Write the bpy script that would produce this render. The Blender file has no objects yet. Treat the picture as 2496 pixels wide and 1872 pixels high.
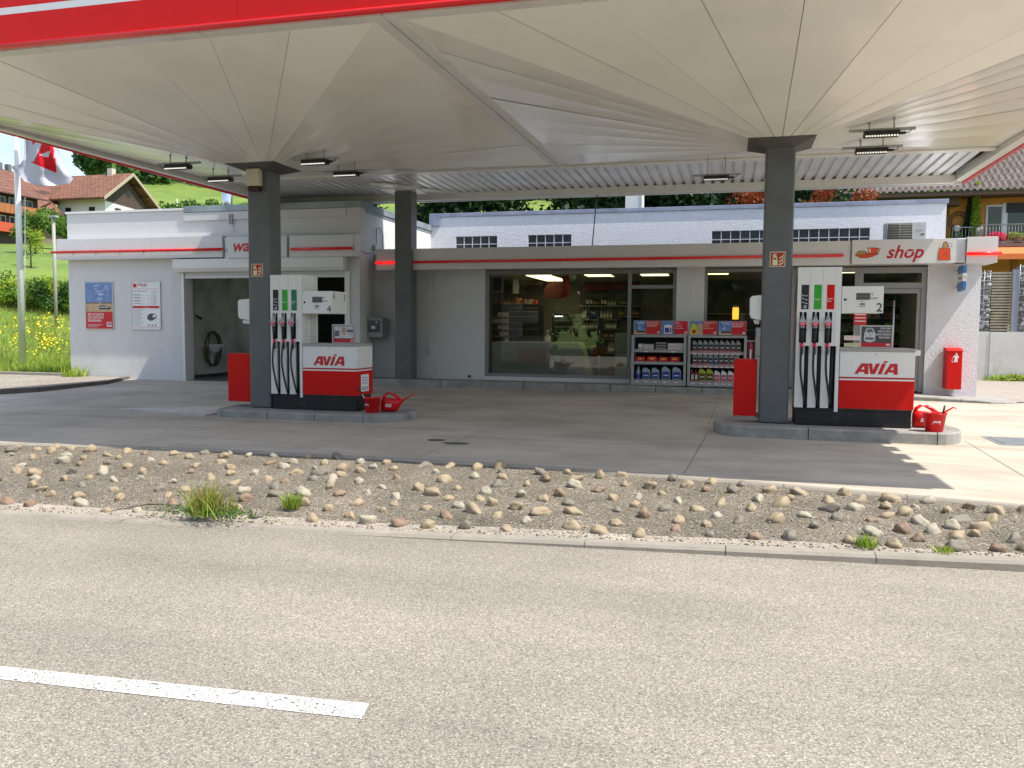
import bpy, bmesh, math, random
import numpy as np
from mathutils import Vector, Matrix
random.seed(7); rng = np.random.default_rng(7)
S = bpy.context.scene
COL = S.collection
R = math.radians
# ------------------------------------------------------------------ camera, sky, sun, exposure
CF, CP, CY, CR, CH = 2027.4, .06774, .2572, -.007412, 1.43
cy_, sy_ = math.cos(CY), math.sin(CY)
FWD = np.array([-sy_*math.cos(CP), cy_*math.cos(CP), -math.sin(CP)])
r_ = np.array([cy_, sy_, 0.]); d_ = np.cross(FWD, r_)
RT = math.cos(CR)*r_ + math.sin(CR)*d_
DN = -math.sin(CR)*r_ + math.cos(CR)*d_
cam = bpy.data.objects.new('camera', bpy.data.cameras.new('camera')); COL.objects.link(cam)
cam.matrix_world = Matrix(((RT[0], -DN[0], -FWD[0], 0), (RT[1], -DN[1], -FWD[1], 0), (RT[2], -DN[2], -FWD[2], CH), (0, 0, 0, 1)))
cam.data.sensor_width = 36; cam.data.lens = CF/2496*36; cam.data.clip_end = 3000; cam.data.clip_start = .05
S.camera = cam
SUND = Vector((.61, -.12, 1)).normalized()
SEL = math.asin(SUND.z); SAZ = math.atan2(SUND.x, SUND.y)
w = bpy.data.worlds.new('World'); S.world = w; w.use_nodes = True
nt = w.node_tree; nt.nodes.clear()
def N(t, k, **a):
    n = t.nodes.new(k)
    for q, v in a.items():
        if q.startswith('i_'): n.inputs[q[2:].replace('_', ' ')].default_value = v
        else: setattr(n, q, v)
    return n
sky = N(nt, 'ShaderNodeTexSky', sky_type='NISHITA', sun_disc=False)
sky.sun_elevation = SEL; sky.sun_rotation = SAZ; sky.air_density = 1.2; sky.dust_density = 1.0; sky.ozone_density = 1.5
tc = N(nt, 'ShaderNodeTexCoord'); mp = N(nt, 'ShaderNodeMapping'); mp.inputs['Scale'].default_value = (1, 1, 3.2)
nz = N(nt, 'ShaderNodeTexNoise', i_Scale=3.2, i_Detail=8, i_Roughness=.58)
rp = N(nt, 'ShaderNodeValToRGB'); rp.color_ramp.elements[0].position = .44; rp.color_ramp.elements[1].position = .68
mx = N(nt, 'ShaderNodeMix', data_type='RGBA')
cl = N(nt, 'ShaderNodeRGB'); cl.outputs[0].default_value = (6.0, 6.2, 6.8, 1)
bg = N(nt, 'ShaderNodeBackground'); bg.inputs['Strength'].default_value = .15
wo = N(nt, 'ShaderNodeOutputWorld')
L = nt.links.new
L(tc.outputs['Generated'], mp.inputs['Vector']); L(mp.outputs[0], nz.inputs['Vector']); L(nz.outputs['Fac'], rp.inputs[0])
L(rp.outputs[0], mx.inputs['Factor']); L(sky.outputs[0], mx.inputs['A']); L(cl.outputs[0], mx.inputs['B'])
L(mx.outputs['Result'], bg.inputs['Color']); L(bg.outputs[0], wo.inputs[0])
sl = bpy.data.lights.new('sun', 'SUN'); sl.energy = 4.4; sl.angle = R(.5); sl.color = (1, .94, .84)
so = bpy.data.objects.new('sun', sl); COL.objects.link(so); so.rotation_euler = SUND.to_track_quat('Z', 'Y').to_euler(); so.location = (20, -10, 40)
S.view_settings.view_transform = 'Standard'; S.view_settings.look = 'None'; S.view_settings.exposure = .7; S.view_settings.gamma = 1
S.render.engine = 'CYCLES'
S.cycles.max_bounces = 8; S.cycles.diffuse_bounces = 4; S.cycles.glossy_bounces = 4; S.cycles.transparent_max_bounces = 12
# ------------------------------------------------------------------ helpers
def P(u, v, X=None, Y=None, Z=None):
    g = (u-1248)/CF*RT + (v-936)/CF*DN + FWD
    t = X/g[0] if X is not None else Y/g[1] if Y is not None else (Z-CH)/g[2]
    return Vector((t*g[0], t*g[1], CH+t*g[2]))
def tag(o, label=None, cat=None, group=None, kind=None):
    if label: o['label'] = label
    if cat: o['category'] = cat
    if group: o['group'] = group
    if kind: o['kind'] = kind
    return o
def thing(name, loc, label, cat, group=None, rz=0):
    o = bpy.data.objects.new(name, None); COL.objects.link(o); o.location = loc; o.rotation_euler = (0, 0, rz)
    o.empty_display_size = .1
    return tag(o, label, cat, group)
def origin(o):
    v = Vector((0, 0, 0))
    while o is not None: v = v + o.location; o = o.parent
    return v
class MB:
    def __init__(s): s.v = []; s.f = []; s.m = []; s.s = []; s.cm = 0; s.cs = False
    def add(s, vs, fs, mi=None, sm=None):
        b = len(s.v); s.v += [tuple(v) for v in vs]; s.f += [tuple(b+i for i in f) for f in fs]
        s.m += [s.cm if mi is None else mi]*len(fs); s.s += [s.cs if sm is None else sm]*len(fs); return s
    def box(s, x0, x1, y0, y1, z0, z1, mi=None):
        return s.add([(x, y, z) for z in (z0, z1) for y in (y0, y1) for x in (x0, x1)],
                     [(0, 2, 3, 1), (4, 5, 7, 6), (0, 1, 5, 4), (2, 6, 7, 3), (0, 4, 6, 2), (1, 3, 7, 5)], mi)
    def quad(s, a, b, c, d, mi=None): return s.add([a, b, c, d], [(0, 1, 2, 3)], mi)
    def poly(s, pts, mi=None): return s.add(pts, [tuple(range(len(pts)))], mi)
    def xz(s, pts, y0, y1, mi=None):        # prism: polygon in x,z pushed from y0 (front) to y1
        n = len(pts); vs = [(x, y0, z) for x, z in pts]+[(x, y1, z) for x, z in pts]
        return s.add(vs, [tuple(range(n)), tuple(range(2*n-1, n-1, -1))]+[(i, i+n, (i+1) % n+n, (i+1) % n) for i in range(n)], mi)
    def yz(s, pts, x0, x1, mi=None):
        n = len(pts); vs = [(x0, y, z) for y, z in pts]+[(x1, y, z) for y, z in pts]
        return s.add(vs, [tuple(range(n-1, -1, -1)), tuple(range(n, 2*n))]+[(i, (i+1) % n, (i+1) % n+n, i+n) for i in range(n)], mi)
    def xy(s, pts, z0, z1, mi=None):
        n = len(pts); vs = [(x, y, z0) for x, y in pts]+[(x, y, z1) for x, y in pts]
        return s.add(vs, [tuple(range(n-1, -1, -1)), tuple(range(n, 2*n))]+[(i, (i+1) % n, (i+1) % n+n, i+n) for i in range(n)], mi)
    def tube(s, pts, r, n=8, mi=None, r1=None):
        pts = [Vector(p) for p in pts]; k = len(pts); vs = []; up = None
        for i, p in enumerate(pts):
            t = (pts[min(i+1, k-1)]-pts[max(i-1, 0)]).normalized()
            if up is None: up = Vector((0, 0, 1)) if abs(t.z) < .9 else Vector((1, 0, 0))
            a = t.cross(up).normalized(); b = t.cross(a).normalized(); up = b.cross(t) if False else up
            rr = r if not isinstance(r, (list, tuple)) else r[i]
            if r1 is not None: rr = r+(r1-r)*i/(k-1)
            vs += [p+a*rr*math.cos(2*math.pi*j/n)+b*rr*math.sin(2*math.pi*j/n) for j in range(n)]
        fs = [(i*n+j, i*n+(j+1) % n, (i+1)*n+(j+1) % n, (i+1)*n+j) for i in range(k-1) for j in range(n)]
        s.add(vs, fs, mi, True); b = len(s.v)-len(vs)
        s.f += [tuple(b+j for j in range(n-1, -1, -1)), tuple(b+(k-1)*n+j for j in range(n))]; s.m += [s.cm if mi is None else mi]*2; s.s += [False]*2
        return s
    def lathe(s, prof, c=(0, 0, 0), n=20, mi=None, sx=1, sy=1):
        vs = []; k = len(prof)
        for r, z in prof: vs += [(c[0]+r*sx*math.cos(2*math.pi*j/n), c[1]+r*sy*math.sin(2*math.pi*j/n), c[2]+z) for j in range(n)]
        return s.add(vs, [(i*n+j, i*n+(j+1) % n, (i+1)*n+(j+1) % n, (i+1)*n+j) for i in range(k-1) for j in range(n)], mi, True)
    def text(s, t, size, o, ux=(1, 0, 0), uz=(0, 0, 1), shear=0, off=0, mi=None, align='LEFT', fit=None):
        V, F, wd = textmesh(t, size, shear, off)
        o = Vector(o); ux = Vector(ux); uz = Vector(uz); k = 1
        if fit: k = fit/wd; wd = fit
        dx = {'LEFT': 0, 'CENTER': -wd/2, 'RIGHT': -wd}[align]
        return s.add([o+ux*(x*k+dx)+uz*y for x, y in V], F, mi, False)
    def build(s, name, mats, parent=None, bevel=0, seg=2):
        me = bpy.data.meshes.new(name); off = origin(parent) if parent else Vector((0, 0, 0))
        if s.v:
            a = np.array(s.v, float)-np.array(off); me.from_pydata(a.tolist(), [], s.f)
        mats = mats if isinstance(mats, (list, tuple)) else [mats]
        for m in mats: me.materials.append(m)
        me.polygons.foreach_set('material_index', s.m); me.polygons.foreach_set('use_smooth', s.s); me.update()
        o = bpy.data.objects.new(name, me); COL.objects.link(o); o.parent = parent
        if bevel:
            m = o.modifiers.new('bevel', 'BEVEL'); m.width = bevel; m.segments = seg; m.limit_method = 'ANGLE'; m.angle_limit = R(40); m.harden_normals = False
        return o
_tc = {}
def textmesh(t, size, shear=0, off=0):
    key = (t, shear, off)
    if key not in _tc:
        c = bpy.data.curves.new('txt', 'FONT'); c.body = t; c.size = 1; c.shear = shear; c.offset = off; c.resolution_u = 3; c.fill_mode = 'FRONT'
        o = bpy.data.objects.new('txt', c); COL.objects.link(o)
        me = bpy.data.meshes.new_from_object(o)
        V = [(v.co.x, v.co.y) for v in me.vertices]; F = [tuple(p.vertices) for p in me.polygons]
        bpy.data.objects.remove(o); bpy.data.curves.remove(c); bpy.data.meshes.remove(me)
        mnx = min(v[0] for v in V); V = [(a-mnx, b) for a, b in V]; _tc[key] = (V, F, max(v[0] for v in V))
    V, F, wd = _tc[key]
    return [(a*size, b*size) for a, b in V], F, wd*size
def children(o): return [c for c in bpy.data.objects if c.parent == o]
def copy_tree(o, parent=None, kids=None):
    kids = kids if kids is not None else kidmap()
    c = o.copy(); COL.objects.link(c)
    if parent is not None: c.parent = parent
    for ch in kids.get(o.name, []): copy_tree(ch, c, kids)
    return c
def kidmap():
    k = {}
    for o in bpy.data.objects:
        if o.parent: k.setdefault(o.parent.name, []).append(o)
    return k
# ------------------------------------------------------------------ materials
def M(name, col, rough=.6, metal=0, var=.06, scale=6, bump=0, bscale=60, emis=None, est=1, spec=.5, coat=0, dirt=None, dscale=1.2, dth=(.5, .75), stretch=None):
    m = bpy.data.materials.new(name); m.use_nodes = True; t = m.node_tree; b = t.nodes['Principled BSDF']
    b.inputs['Roughness'].default_value = rough; b.inputs['Metallic'].default_value = metal; b.inputs['Specular IOR Level'].default_value = spec
    b.inputs['Coat Weight'].default_value = coat; b.inputs['Coat Roughness'].default_value = .08
    tcn = N(t, 'ShaderNodeTexCoord'); src = tcn.outputs['Object']
    if stretch:
        q = N(t, 'ShaderNodeMapping'); q.inputs['Scale'].default_value = stretch; t.links.new(src, q.inputs[0]); src = q.outputs[0]
    n1 = N(t, 'ShaderNodeTexNoise', i_Scale=scale, i_Detail=6, i_Roughness=.6); t.links.new(src, n1.inputs['Vector'])
    mr = N(t, 'ShaderNodeMapRange'); mr.inputs['From Min'].default_value = .3; mr.inputs['From Max'].default_value = .7
    mr.inputs['To Min'].default_value = 1-var; mr.inputs['To Max'].default_value = 1+var
    t.links.new(n1.outputs['Fac'], mr.inputs['Value'])
    mm = N(t, 'ShaderNodeMix', data_type='RGBA', blend_type='MULTIPLY'); mm.inputs['Factor'].default_value = 1; mm.inputs['A'].default_value = (*col, 1)
    t.links.new(mr.outputs[0], mm.inputs['B']); out = mm.outputs['Result']
    if dirt:
        n2 = N(t, 'ShaderNodeTexNoise', i_Scale=dscale, i_Detail=7, i_Roughness=.62); t.links.new(src, n2.inputs['Vector'])
        rr = N(t, 'ShaderNodeMapRange'); rr.inputs['From Min'].default_value = dth[0]; rr.inputs['From Max'].default_value = dth[1]; t.links.new(n2.outputs['Fac'], rr.inputs['Value'])
        m2 = N(t, 'ShaderNodeMix', data_type='RGBA'); t.links.new(rr.outputs[0], m2.inputs['Factor']); t.links.new(out, m2.inputs['A']); m2.inputs['B'].default_value = (*dirt, 1); out = m2.outputs['Result']
    t.links.new(out, b.inputs['Base Color'])
    if bump:
        n3 = N(t, 'ShaderNodeTexNoise', i_Scale=bscale, i_Detail=5, i_Roughness=.6); t.links.new(src, n3.inputs['Vector'])
        bp = N(t, 'ShaderNodeBump'); bp.inputs['Strength'].default_value = min(1, bump); bp.inputs['Distance'].default_value = .01*max(1, bump)
        t.links.new(n3.outputs['Fac'], bp.inputs['Height']); t.links.new(bp.outputs[0], b.inputs['Normal'])
    if emis: b.inputs['Emission Color'].default_value = (*emis, 1); b.inputs['Emission Strength'].default_value = est
    return m
white = M('white_paint', (.74, .74, .72), .35, var=.03, dirt=(.55, .54, .5), dth=(.62, .95))
pumpwhite = M('pump_white', (.78, .78, .75), .3, var=.02, dirt=(.6, .59, .55), dth=(.62, .95), dscale=3)
red = M('red_paint', (.6, .006, .003), .45, var=.05, spec=.25)
redtube = M('red_tube', (.55, .008, .01), .3, emis=(1, .01, .01), est=.04)
redbright = M('red_lit_tube', (.8, .01, .01), .3, emis=(1, .01, .01), est=.7)
redplastic = M('red_plastic', (.62, .005, .008), .35, var=.05, spec=.4)
pink = M('pink_collar', (.75, .03, .1), .35)
darkgrey = M('column_grey', (.12, .128, .13), .45, var=.1, scale=2.5, dirt=(.08, .08, .075), dth=(.55, .9))
capgrey = M('capital_grey', (.09, .085, .08), .6, var=.08)
framegrey = M('frame_grey', (.24, .25, .25), .4, var=.05)
black = M('black_plastic', (.012, .012, .013), .45, var=.1)
rubber = M('black_rubber', (.01, .01, .011), .55)
wellblack = M('well_black', (.006, .006, .006), .7)
basegrey = M('base_dark', (.011, .011, .012), .6, var=.2, scale=8, dirt=(.06, .055, .05), dth=(.6, .9), dscale=3)
steel = M('galvanised', (.55, .56, .57), .35, .85, var=.12, scale=3)
alum = M('aluminium', (.6, .6, .6), .35, .7, var=.05)
chrome = M('chrome', (.7, .7, .7), .15, 1)
greyplastic = M('grey_plastic', (.33, .34, .35), .5)
lcd = M('lcd', (.13, .14, .13), .3)
green1 = M('green_label', (.03, .38, .02), .4); green2 = M('dark_green_label', (.01, .19, .09), .4)
ink = M('ink', (.02, .02, .02), .6); whiteink = M('white_ink', (.8, .8, .8), .6); greyink = M('grey_ink', (.3, .3, .32), .6)
redink = M('red_ink', (.55, .01, .02), .45); cream = M('cream_sign', (.72, .7, .45), .5)
plaster = M('plaster_white', (.68, .69, .72), .85, var=.04, bump=2.2, bscale=38, dirt=(.55, .56, .58), dth=(.6, .95), dscale=.8)
plaster_s = M('plaster_smooth', (.62, .62, .62), .8, var=.04, bump=.35, bscale=90, dirt=(.48, .48, .47), dth=(.55, .95), dscale=.8)
flash = M('flashing_blue_grey', (.27, .29, .37), .45, .3, var=.2, scale=4)
flash2 = M('flashing_zinc', (.3, .34, .36), .4, .4, var=.25, scale=2)
fasciaw = M('fascia_white', (.66, .66, .66), .3, var=.02, dirt=(.52, .51, .48), dth=(.55, 1), dscale=.7)
roofblack = M('roof_felt', (.06, .06, .06), .9, var=.2)
kerbm = M('kerb_concrete', (.31, .305, .28), .85, var=.2, scale=5, bump=.6, bscale=120, dirt=(.14, .14, .13), dth=(.5, .8), dscale=2.2)
kerbsand = M('kerb_weathered', (.3, .27, .225), .9, var=.15, scale=6, bump=.8, bscale=120, dirt=(.22, .2, .175), dth=(.5, .8), dscale=3)
pavem = M('pavement_slab', (.3, .29, .27), .85, var=.1, scale=3, bump=.3, bscale=120, dirt=(.2, .19, .18), dth=(.5, .85), dscale=1.2)
glass_int = None
def glassmat(name, tint=(.82, .86, .84), refl=1.0, base=.04):
    m = bpy.data.materials.new(name); m.use_nodes = True; t = m.node_tree; t.nodes.clear()
    tr = N(t, 'ShaderNodeBsdfTransparent'); tr.inputs[0].default_value = (*tint, 1)
    gl = N(t, 'ShaderNodeBsdfGlossy'); gl.inputs['Roughness'].default_value = .015; gl.inputs['Color'].default_value = (refl, refl, refl, 1)
    fr = N(t, 'ShaderNodeFresnel'); fr.inputs['IOR'].default_value = 1.5
    ad = N(t, 'ShaderNodeMath', operation='ADD'); ad.inputs[1].default_value = base; ad.use_clamp = True
    mi = N(t, 'ShaderNodeMixShader'); ou = N(t, 'ShaderNodeOutputMaterial')
    t.links.new(fr.outputs[0], ad.inputs[0]); t.links.new(ad.outputs[0], mi.inputs[0]); t.links.new(tr.outputs[0], mi.inputs[1]); t.links.new(gl.outputs[0], mi.inputs[2]); t.links.new(mi.outputs[0], ou.inputs[0])
    return m
glass = glassmat('shop_glass', base=.025)
glassdark = glassmat('house_glass', (.25, .3, .28), base=.05)
def glassblock():
    m = M('glass_block', (.04, .045, .05), .12, var=.5, scale=9, bump=1, bscale=16); return m
gblock = glassblock()
def leafm(name, col, tr=.25, var=.35, sc=.8):
    m = M(name, col, .6, var=var, scale=sc, spec=.25); t = m.node_tree; b = t.nodes['Principled BSDF']
    cs = b.inputs['Base Color'].links[0].from_socket
    tl = N(t, 'ShaderNodeBsdfTranslucent'); mi = N(t, 'ShaderNodeMixShader'); mi.inputs[0].default_value = tr
    t.links.new(cs, tl.inputs[0]); ou = t.nodes['Material Output']; t.links.new(b.outputs[0], mi.inputs[1]); t.links.new(tl.outputs[0], mi.inputs[2]); t.links.new(mi.outputs[0], ou.inputs[0])
    return m
LG = [leafm('leaf_mid', (.08, .16, .025)), leafm('leaf_light', (.16, .28, .04)), leafm('leaf_dark', (.035, .09, .02))]
LD = [leafm('leaf_conifer', (.012, .03, .012)), leafm('leaf_conifer2', (.02, .05, .015)), leafm('leaf_conifer3', (.03, .08, .015))]
LR = [leafm('leaf_red', (.2, .03, .015)), leafm('leaf_orange', (.32, .09, .03)), leafm('leaf_maroon', (.08, .012, .01))]
LY = [leafm('leaf_yellowgreen', (.34, .42, .04)), leafm('leaf_fresh', (.24, .36, .035)), leafm('leaf_fresh_dark', (.12, .22, .03))]
bark = M('bark', (.07, .055, .04), .9, var=.3, bump=1, bscale=20)
def speckle(name, dark, mid, light, vs, patch=.18, pscale=.5, bump=.5, dist=.006, tint=None, rough=.9, voc=(.25, .8)):
    m = bpy.data.materials.new(name); m.use_nodes = True; t = m.node_tree; b = t.nodes['Principled BSDF']; b.inputs['Roughness'].default_value = rough; b.inputs['Specular IOR Level'].default_value = .3
    tcn = N(t, 'ShaderNodeTexCoord'); o = tcn.outputs['Object']
    wn = N(t, 'ShaderNodeTexNoise', i_Scale=vs*.8, i_Detail=2); t.links.new(o, wn.inputs['Vector'])
    wm = N(t, 'ShaderNodeMix', data_type='RGBA', blend_type='LINEAR_LIGHT'); wm.inputs['Factor'].default_value = .006; t.links.new(o, wm.inputs['A']); t.links.new(wn.outputs['Color'], wm.inputs['B'])
    v = N(t, 'ShaderNodeTexVoronoi', i_Scale=vs); t.links.new(wm.outputs['Result'], v.inputs['Vector'])
    sp = N(t, 'ShaderNodeSeparateColor'); t.links.new(v.outputs['Color'], sp.inputs[0])
    cr = N(t, 'ShaderNodeValToRGB'); e = cr.color_ramp.elements; e[0].position = .0; e[0].color = (*dark, 1); e[1].position = 1; e[1].color = (*light, 1)
    q = cr.color_ramp.elements.new(voc[0]); q.color = (*mid, 1); q = cr.color_ramp.elements.new(voc[1]); q.color = (*[x*1.15 for x in mid], 1)
    t.links.new(sp.outputs[0], cr.inputs[0])
    ed = N(t, 'ShaderNodeMapRange'); ed.inputs['From Min'].default_value = .25; ed.inputs['From Max'].default_value = .75; ed.inputs['To Min'].default_value = 1.12; ed.inputs['To Max'].default_value = .5
    t.links.new(v.outputs['Distance'], ed.inputs['Value'])
    m1 = N(t, 'ShaderNodeMix', data_type='RGBA', blend_type='MULTIPLY'); m1.inputs['Factor'].default_value = .8; t.links.new(cr.outputs[0], m1.inputs['A']); t.links.new(ed.outputs[0], m1.inputs['B'])
    n = N(t, 'ShaderNodeTexNoise', i_Scale=pscale, i_Detail=8, i_Roughness=.62); t.links.new(o, n.inputs['Vector'])
    pr = N(t, 'ShaderNodeMapRange'); pr.inputs['From Min'].default_value = .3; pr.inputs['From Max'].default_value = .7; pr.inputs['To Min'].default_value = 1-patch; pr.inputs['To Max'].default_value = 1+patch
    t.links.new(n.outputs['Fac'], pr.inputs['Value'])
    m2 = N(t, 'ShaderNodeMix', data_type='RGBA', blend_type='MULTIPLY'); m2.inputs['Factor'].default_value = 1; t.links.new(m1.outputs['Result'], m2.inputs['A']); t.links.new(pr.outputs[0], m2.inputs['B'])
    t.links.new(m2.outputs['Result'], b.inputs['Base Color'])
    bp = N(t, 'ShaderNodeBump'); bp.inputs['Strength'].default_value = bump; bp.inputs['Distance'].default_value = dist; bp.invert = True; t.links.new(v.outputs['Distance'], bp.inputs['Height']); t.links.new(bp.outputs[0], b.inputs['Normal'])
    return m
def add_streak(m, amt, rot, sc=(.12, .9, 1)):
    t = m.node_tree; b = t.nodes['Principled BSDF']; src = b.inputs['Base Color'].links[0].from_socket
    q = N(t, 'ShaderNodeMapping'); q.inputs['Scale'].default_value = sc; q.inputs['Rotation'].default_value = (0, 0, rot); t.links.new(N(t, 'ShaderNodeTexCoord').outputs['Object'], q.inputs[0])
    n = N(t, 'ShaderNodeTexNoise', i_Scale=1.0, i_Detail=6, i_Roughness=.55); t.links.new(q.outputs[0], n.inputs['Vector'])
    r = N(t, 'ShaderNodeMapRange'); r.inputs['From Min'].default_value = .35; r.inputs['From Max'].default_value = .65; r.inputs['To Min'].default_value = 1-amt; r.inputs['To Max'].default_value = 1+amt*.6; t.links.new(n.outputs['Fac'], r.inputs['Value'])
    x = N(t, 'ShaderNodeMix', data_type='RGBA', blend_type='MULTIPLY'); x.inputs['Factor'].default_value = 1; t.links.new(src, x.inputs['A']); t.links.new(r.outputs[0], x.inputs['B']); t.links.new(x.outputs['Result'], b.inputs['Base Color'])
roadm = speckle('asphalt', (.19, .17, .14), (.288, .258, .215), (.47, .43, .37), 125, patch=.17, pscale=.3, bump=.4, dist=.003)
add_streak(roadm, .16, -.06)
bedm = speckle('gravelly_concrete', (.09, .078, .062), (.168, .146, .115), (.45, .4, .33), 85, patch=.3, pscale=1.3, bump=.7, voc=(.3, .86))
sandm = speckle('sandy_edge', (.22, .19, .16), (.34, .3, .25), (.5, .46, .4), 90, patch=.2, pscale=2, bump=.5)
def concrete(name, base=(.36, .34, .31), joints=True):
    m = bpy.data.materials.new(name); m.use_nodes = True; t = m.node_tree; b = t.nodes['Principled BSDF']; b.inputs['Roughness'].default_value = .85; b.inputs['Specular IOR Level'].default_value = .25
    tcn = N(t, 'ShaderNodeTexCoord'); o = tcn.outputs['Object']; out = None
    col = N(t, 'ShaderNodeRGB'); col.outputs[0].default_value = (*base, 1); out = col.outputs[0]
    def layer(scale, det, lo, hi, a, c, st=None, dist=0):
        nonlocal out
        s_ = o
        if st: q = N(t, 'ShaderNodeMapping'); q.inputs['Scale'].default_value = st; q.inputs['Rotation'].default_value = (0, 0, .12); t.links.new(o, q.inputs[0]); s_ = q.outputs[0]
        n = N(t, 'ShaderNodeTexNoise', i_Scale=scale, i_Detail=det, i_Roughness=.6, i_Distortion=dist); t.links.new(s_, n.inputs['Vector'])
        r = N(t, 'ShaderNodeMapRange'); r.inputs['From Min'].default_value = lo; r.inputs['From Max'].default_value = hi; r.inputs['To Max'].default_value = a; t.links.new(n.outputs['Fac'], r.inputs['Value'])
        x = N(t, 'ShaderNodeMix', data_type='RGBA'); t.links.new(r.outputs[0], x.inputs['Factor']); t.links.new(out, x.inputs['A']); x.inputs['B'].default_value = (*c, 1); out = x.outputs['Result']
    layer(.45, 8, .4, .66, .85, tuple(c*.58 for c in base))
    layer(1.1, 8, .5, .72, .6, (base[0]*.5, base[1]*.46, base[2]*.43), (.3, 1.5, 1), .6)
    layer(2.2, 6, .55, .75, .5, tuple(min(1, c*1.2) for c in base), (.3, 1.4, 1), .4)
    layer(30, 3, .3, .75, .25, tuple(c*.8 for c in base))
    layer(6, 8, .66, .72, .7, tuple(c*.35 for c in base))
    t.links.new(out, b.inputs['Base Color'])
    n = N(t, 'ShaderNodeTexNoise', i_Scale=160, i_Detail=4); t.links.new(o, n.inputs['Vector'])
    bp = N(t, 'ShaderNodeBump'); bp.inputs['Strength'].default_value = .35; bp.inputs['Distance'].default_value = .004; t.links.new(n.outputs['Fac'], bp.inputs['Height']); t.links.new(bp.outputs[0], b.inputs['Normal'])
    return m
conc = concrete('forecourt_concrete', (.5, .44, .365))
jointm = M('joint_seal', (.17, .155, .135), .8, var=.3, scale=3)
def grassm(name, a, bcol, sc=1.5):
    m = M(name, a, .9, var=.4, scale=2.2, bump=6, bscale=3.5, dirt=bcol, dth=(.4, .65), dscale=sc); return m
meadow = grassm('meadow_soil', (.085, .15, .02), (.16, .22, .03), .1)
# ------------------------------------------------------------------ terrain
RT_ = [0, 30, 33, 45, 60, 75, 100, 116, 150, 220, 300, 420, 700]
HT_ = [0, 0, .1, 1.9, 4.4, 7.0, 9.6, 11.1, 17.5, 36, 46, 52, 58]
def hterr(x, y):
    r = math.hypot(x, y); az = math.degrees(math.atan2(x, y))
    h = float(np.interp(r, RT_, HT_))
    if r > 120:
        f = float(np.interp(az, [-120, -60, -48, -41, 0, 25, 90], [.3, .5, .7, 1, 1, .6, .3])); h0 = 11.5; h = h0+(h-h0)*f
    if abs(az) > 100: h = float(np.interp(r, [0, 20, 60, 200], [0, 0, 3, 10]))
    else:
        s_ = min(1, max(0, (y-17.3)/1.2)) if x < -15 or r > 24 else min(1, max(0, (y-18.8)/.5))
        h = h-.26*(1-s_)
    if abs(az) > 100: h -= .26
    return h+(.25*math.sin(x*.11)*math.cos(y*.13) if r > 60 else 0)
mb = MB(); na = 220
rs = [0, 6, 12, 16, 17, 18, 19, 20, 21, 22, 23, 24, 25, 26, 27, 28, 29, 30, 31, 32, 33, 35, 38, 42, 46, 50, 55, 60, 66, 72, 80, 90, 100, 108, 116, 125, 140, 160, 185, 220, 260, 300, 360, 420, 550, 700, 1400]
for r in rs:
    for k in range(na):
        a = 2*math.pi*k/na; x, y = r*math.sin(a), r*math.cos(a); mb.v.append((x, y, hterr(x, y)))
for i in range(len(rs)-1):
    for k in range(na): mb.f.append((i*na+k, i*na+(k+1) % na, (i+1)*na+(k+1) % na, (i+1)*na+k)); mb.m.append(0); mb.s.append(True)
gr_ = mb.build('ground', meadow); tag(gr_, kind='structure')
# road
def fk(x): return 6.09+.076*max(-14, min(14, x))+.076*0
RK = [(-14.5, 7.3), (-11, 7.75), (-8.48, 8.04), (-6.87, 8.28), (-5.2, 8.36), (-2.2, 8.36), (-.28, 8.16), (1.14, 7.88), (2.36, 7.62), (4, 7.25), (6, 7.02)]
def rk(x): return float(np.interp(x, [p[0] for p in RK], [p[1] for p in RK]))
mb = MB(); mb.poly([(-90, -9, -.17), (90, -9, -.17), (90, fk(90), -.17), (14, fk(14), -.17), (-14, fk(-14), -.17), (-90, fk(-90), -.17)]); tag(mb.build('road', roadm), kind='structure')
# forecourt
xs = np.arange(-40, 30.1, .5); mb = MB(); 
def fz(y): return 0 if y < 12 else .05*min(1, (y-12)/5.9)
def ff(x): return rk(x) if -14.5 <= x <= 6 else fk(x)+.1
for i, x in enumerate(xs):
    ys = np.concatenate([np.linspace(ff(x), 12, 10), np.linspace(12.4, 18.2, 12)])
    for y in ys: mb.v.append((x, y, fz(y)-(0.17*max(0, min(1, (abs(x+4.5)-10)/3))*max(0, (10.-y)/3 if y < 10 else 0))))
ny = 22
for i in range(len(xs)-1):
    for j in range(ny-1): mb.f.append((i*ny+j, (i+1)*ny+j, (i+1)*ny+j+1, i*ny+j+1)); mb.m.append(0); mb.s.append(True)
tag(mb.build('forecourt', conc), kind='structure')
mb = MB()
def seam(a, b, wd=.007, n=12):
    a = Vector(a); b = Vector(b); d = (b-a); nrm = Vector((-d.y, d.x)).normalized()*wd/2
    for k in range(n):
        p = a+d*k/n; q = a+d*(k+1)/n
        mb.quad((p.x-nrm.x, p.y-nrm.y, fz(p.y)+.004), (q.x-nrm.x, q.y-nrm.y, fz(q.y)+.004), (q.x+nrm.x, q.y+nrm.y, fz(q.y)+.004), (p.x+nrm.x, p.y+nrm.y, fz(p.y)+.004))
for x0 in (-9.6, -6.4, -3.3): seam((x0, rk(x0)+.02), (x0+.1, 17.85))
seam((-.42, 8.3), (-.28, 11.9)); seam((-.3, 12.7), (-.2, 17.85)); seam((2.75, 7.7), (2.97, 11.9)); seam((2.97, 12.5), (3.1, 17.7)); seam((6.1, 7.2), (6.2, 17))
for y0 in (10.9, 13.6, 16.1): seam((-12.5, y0+.05), (-7.9 if y0 < 13 else -.2, y0), n=4); seam((-4.7, y0), (-.3, y0+.02), n=2); seam((2.9, y0+.2), (9, y0+.1), n=2)
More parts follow.
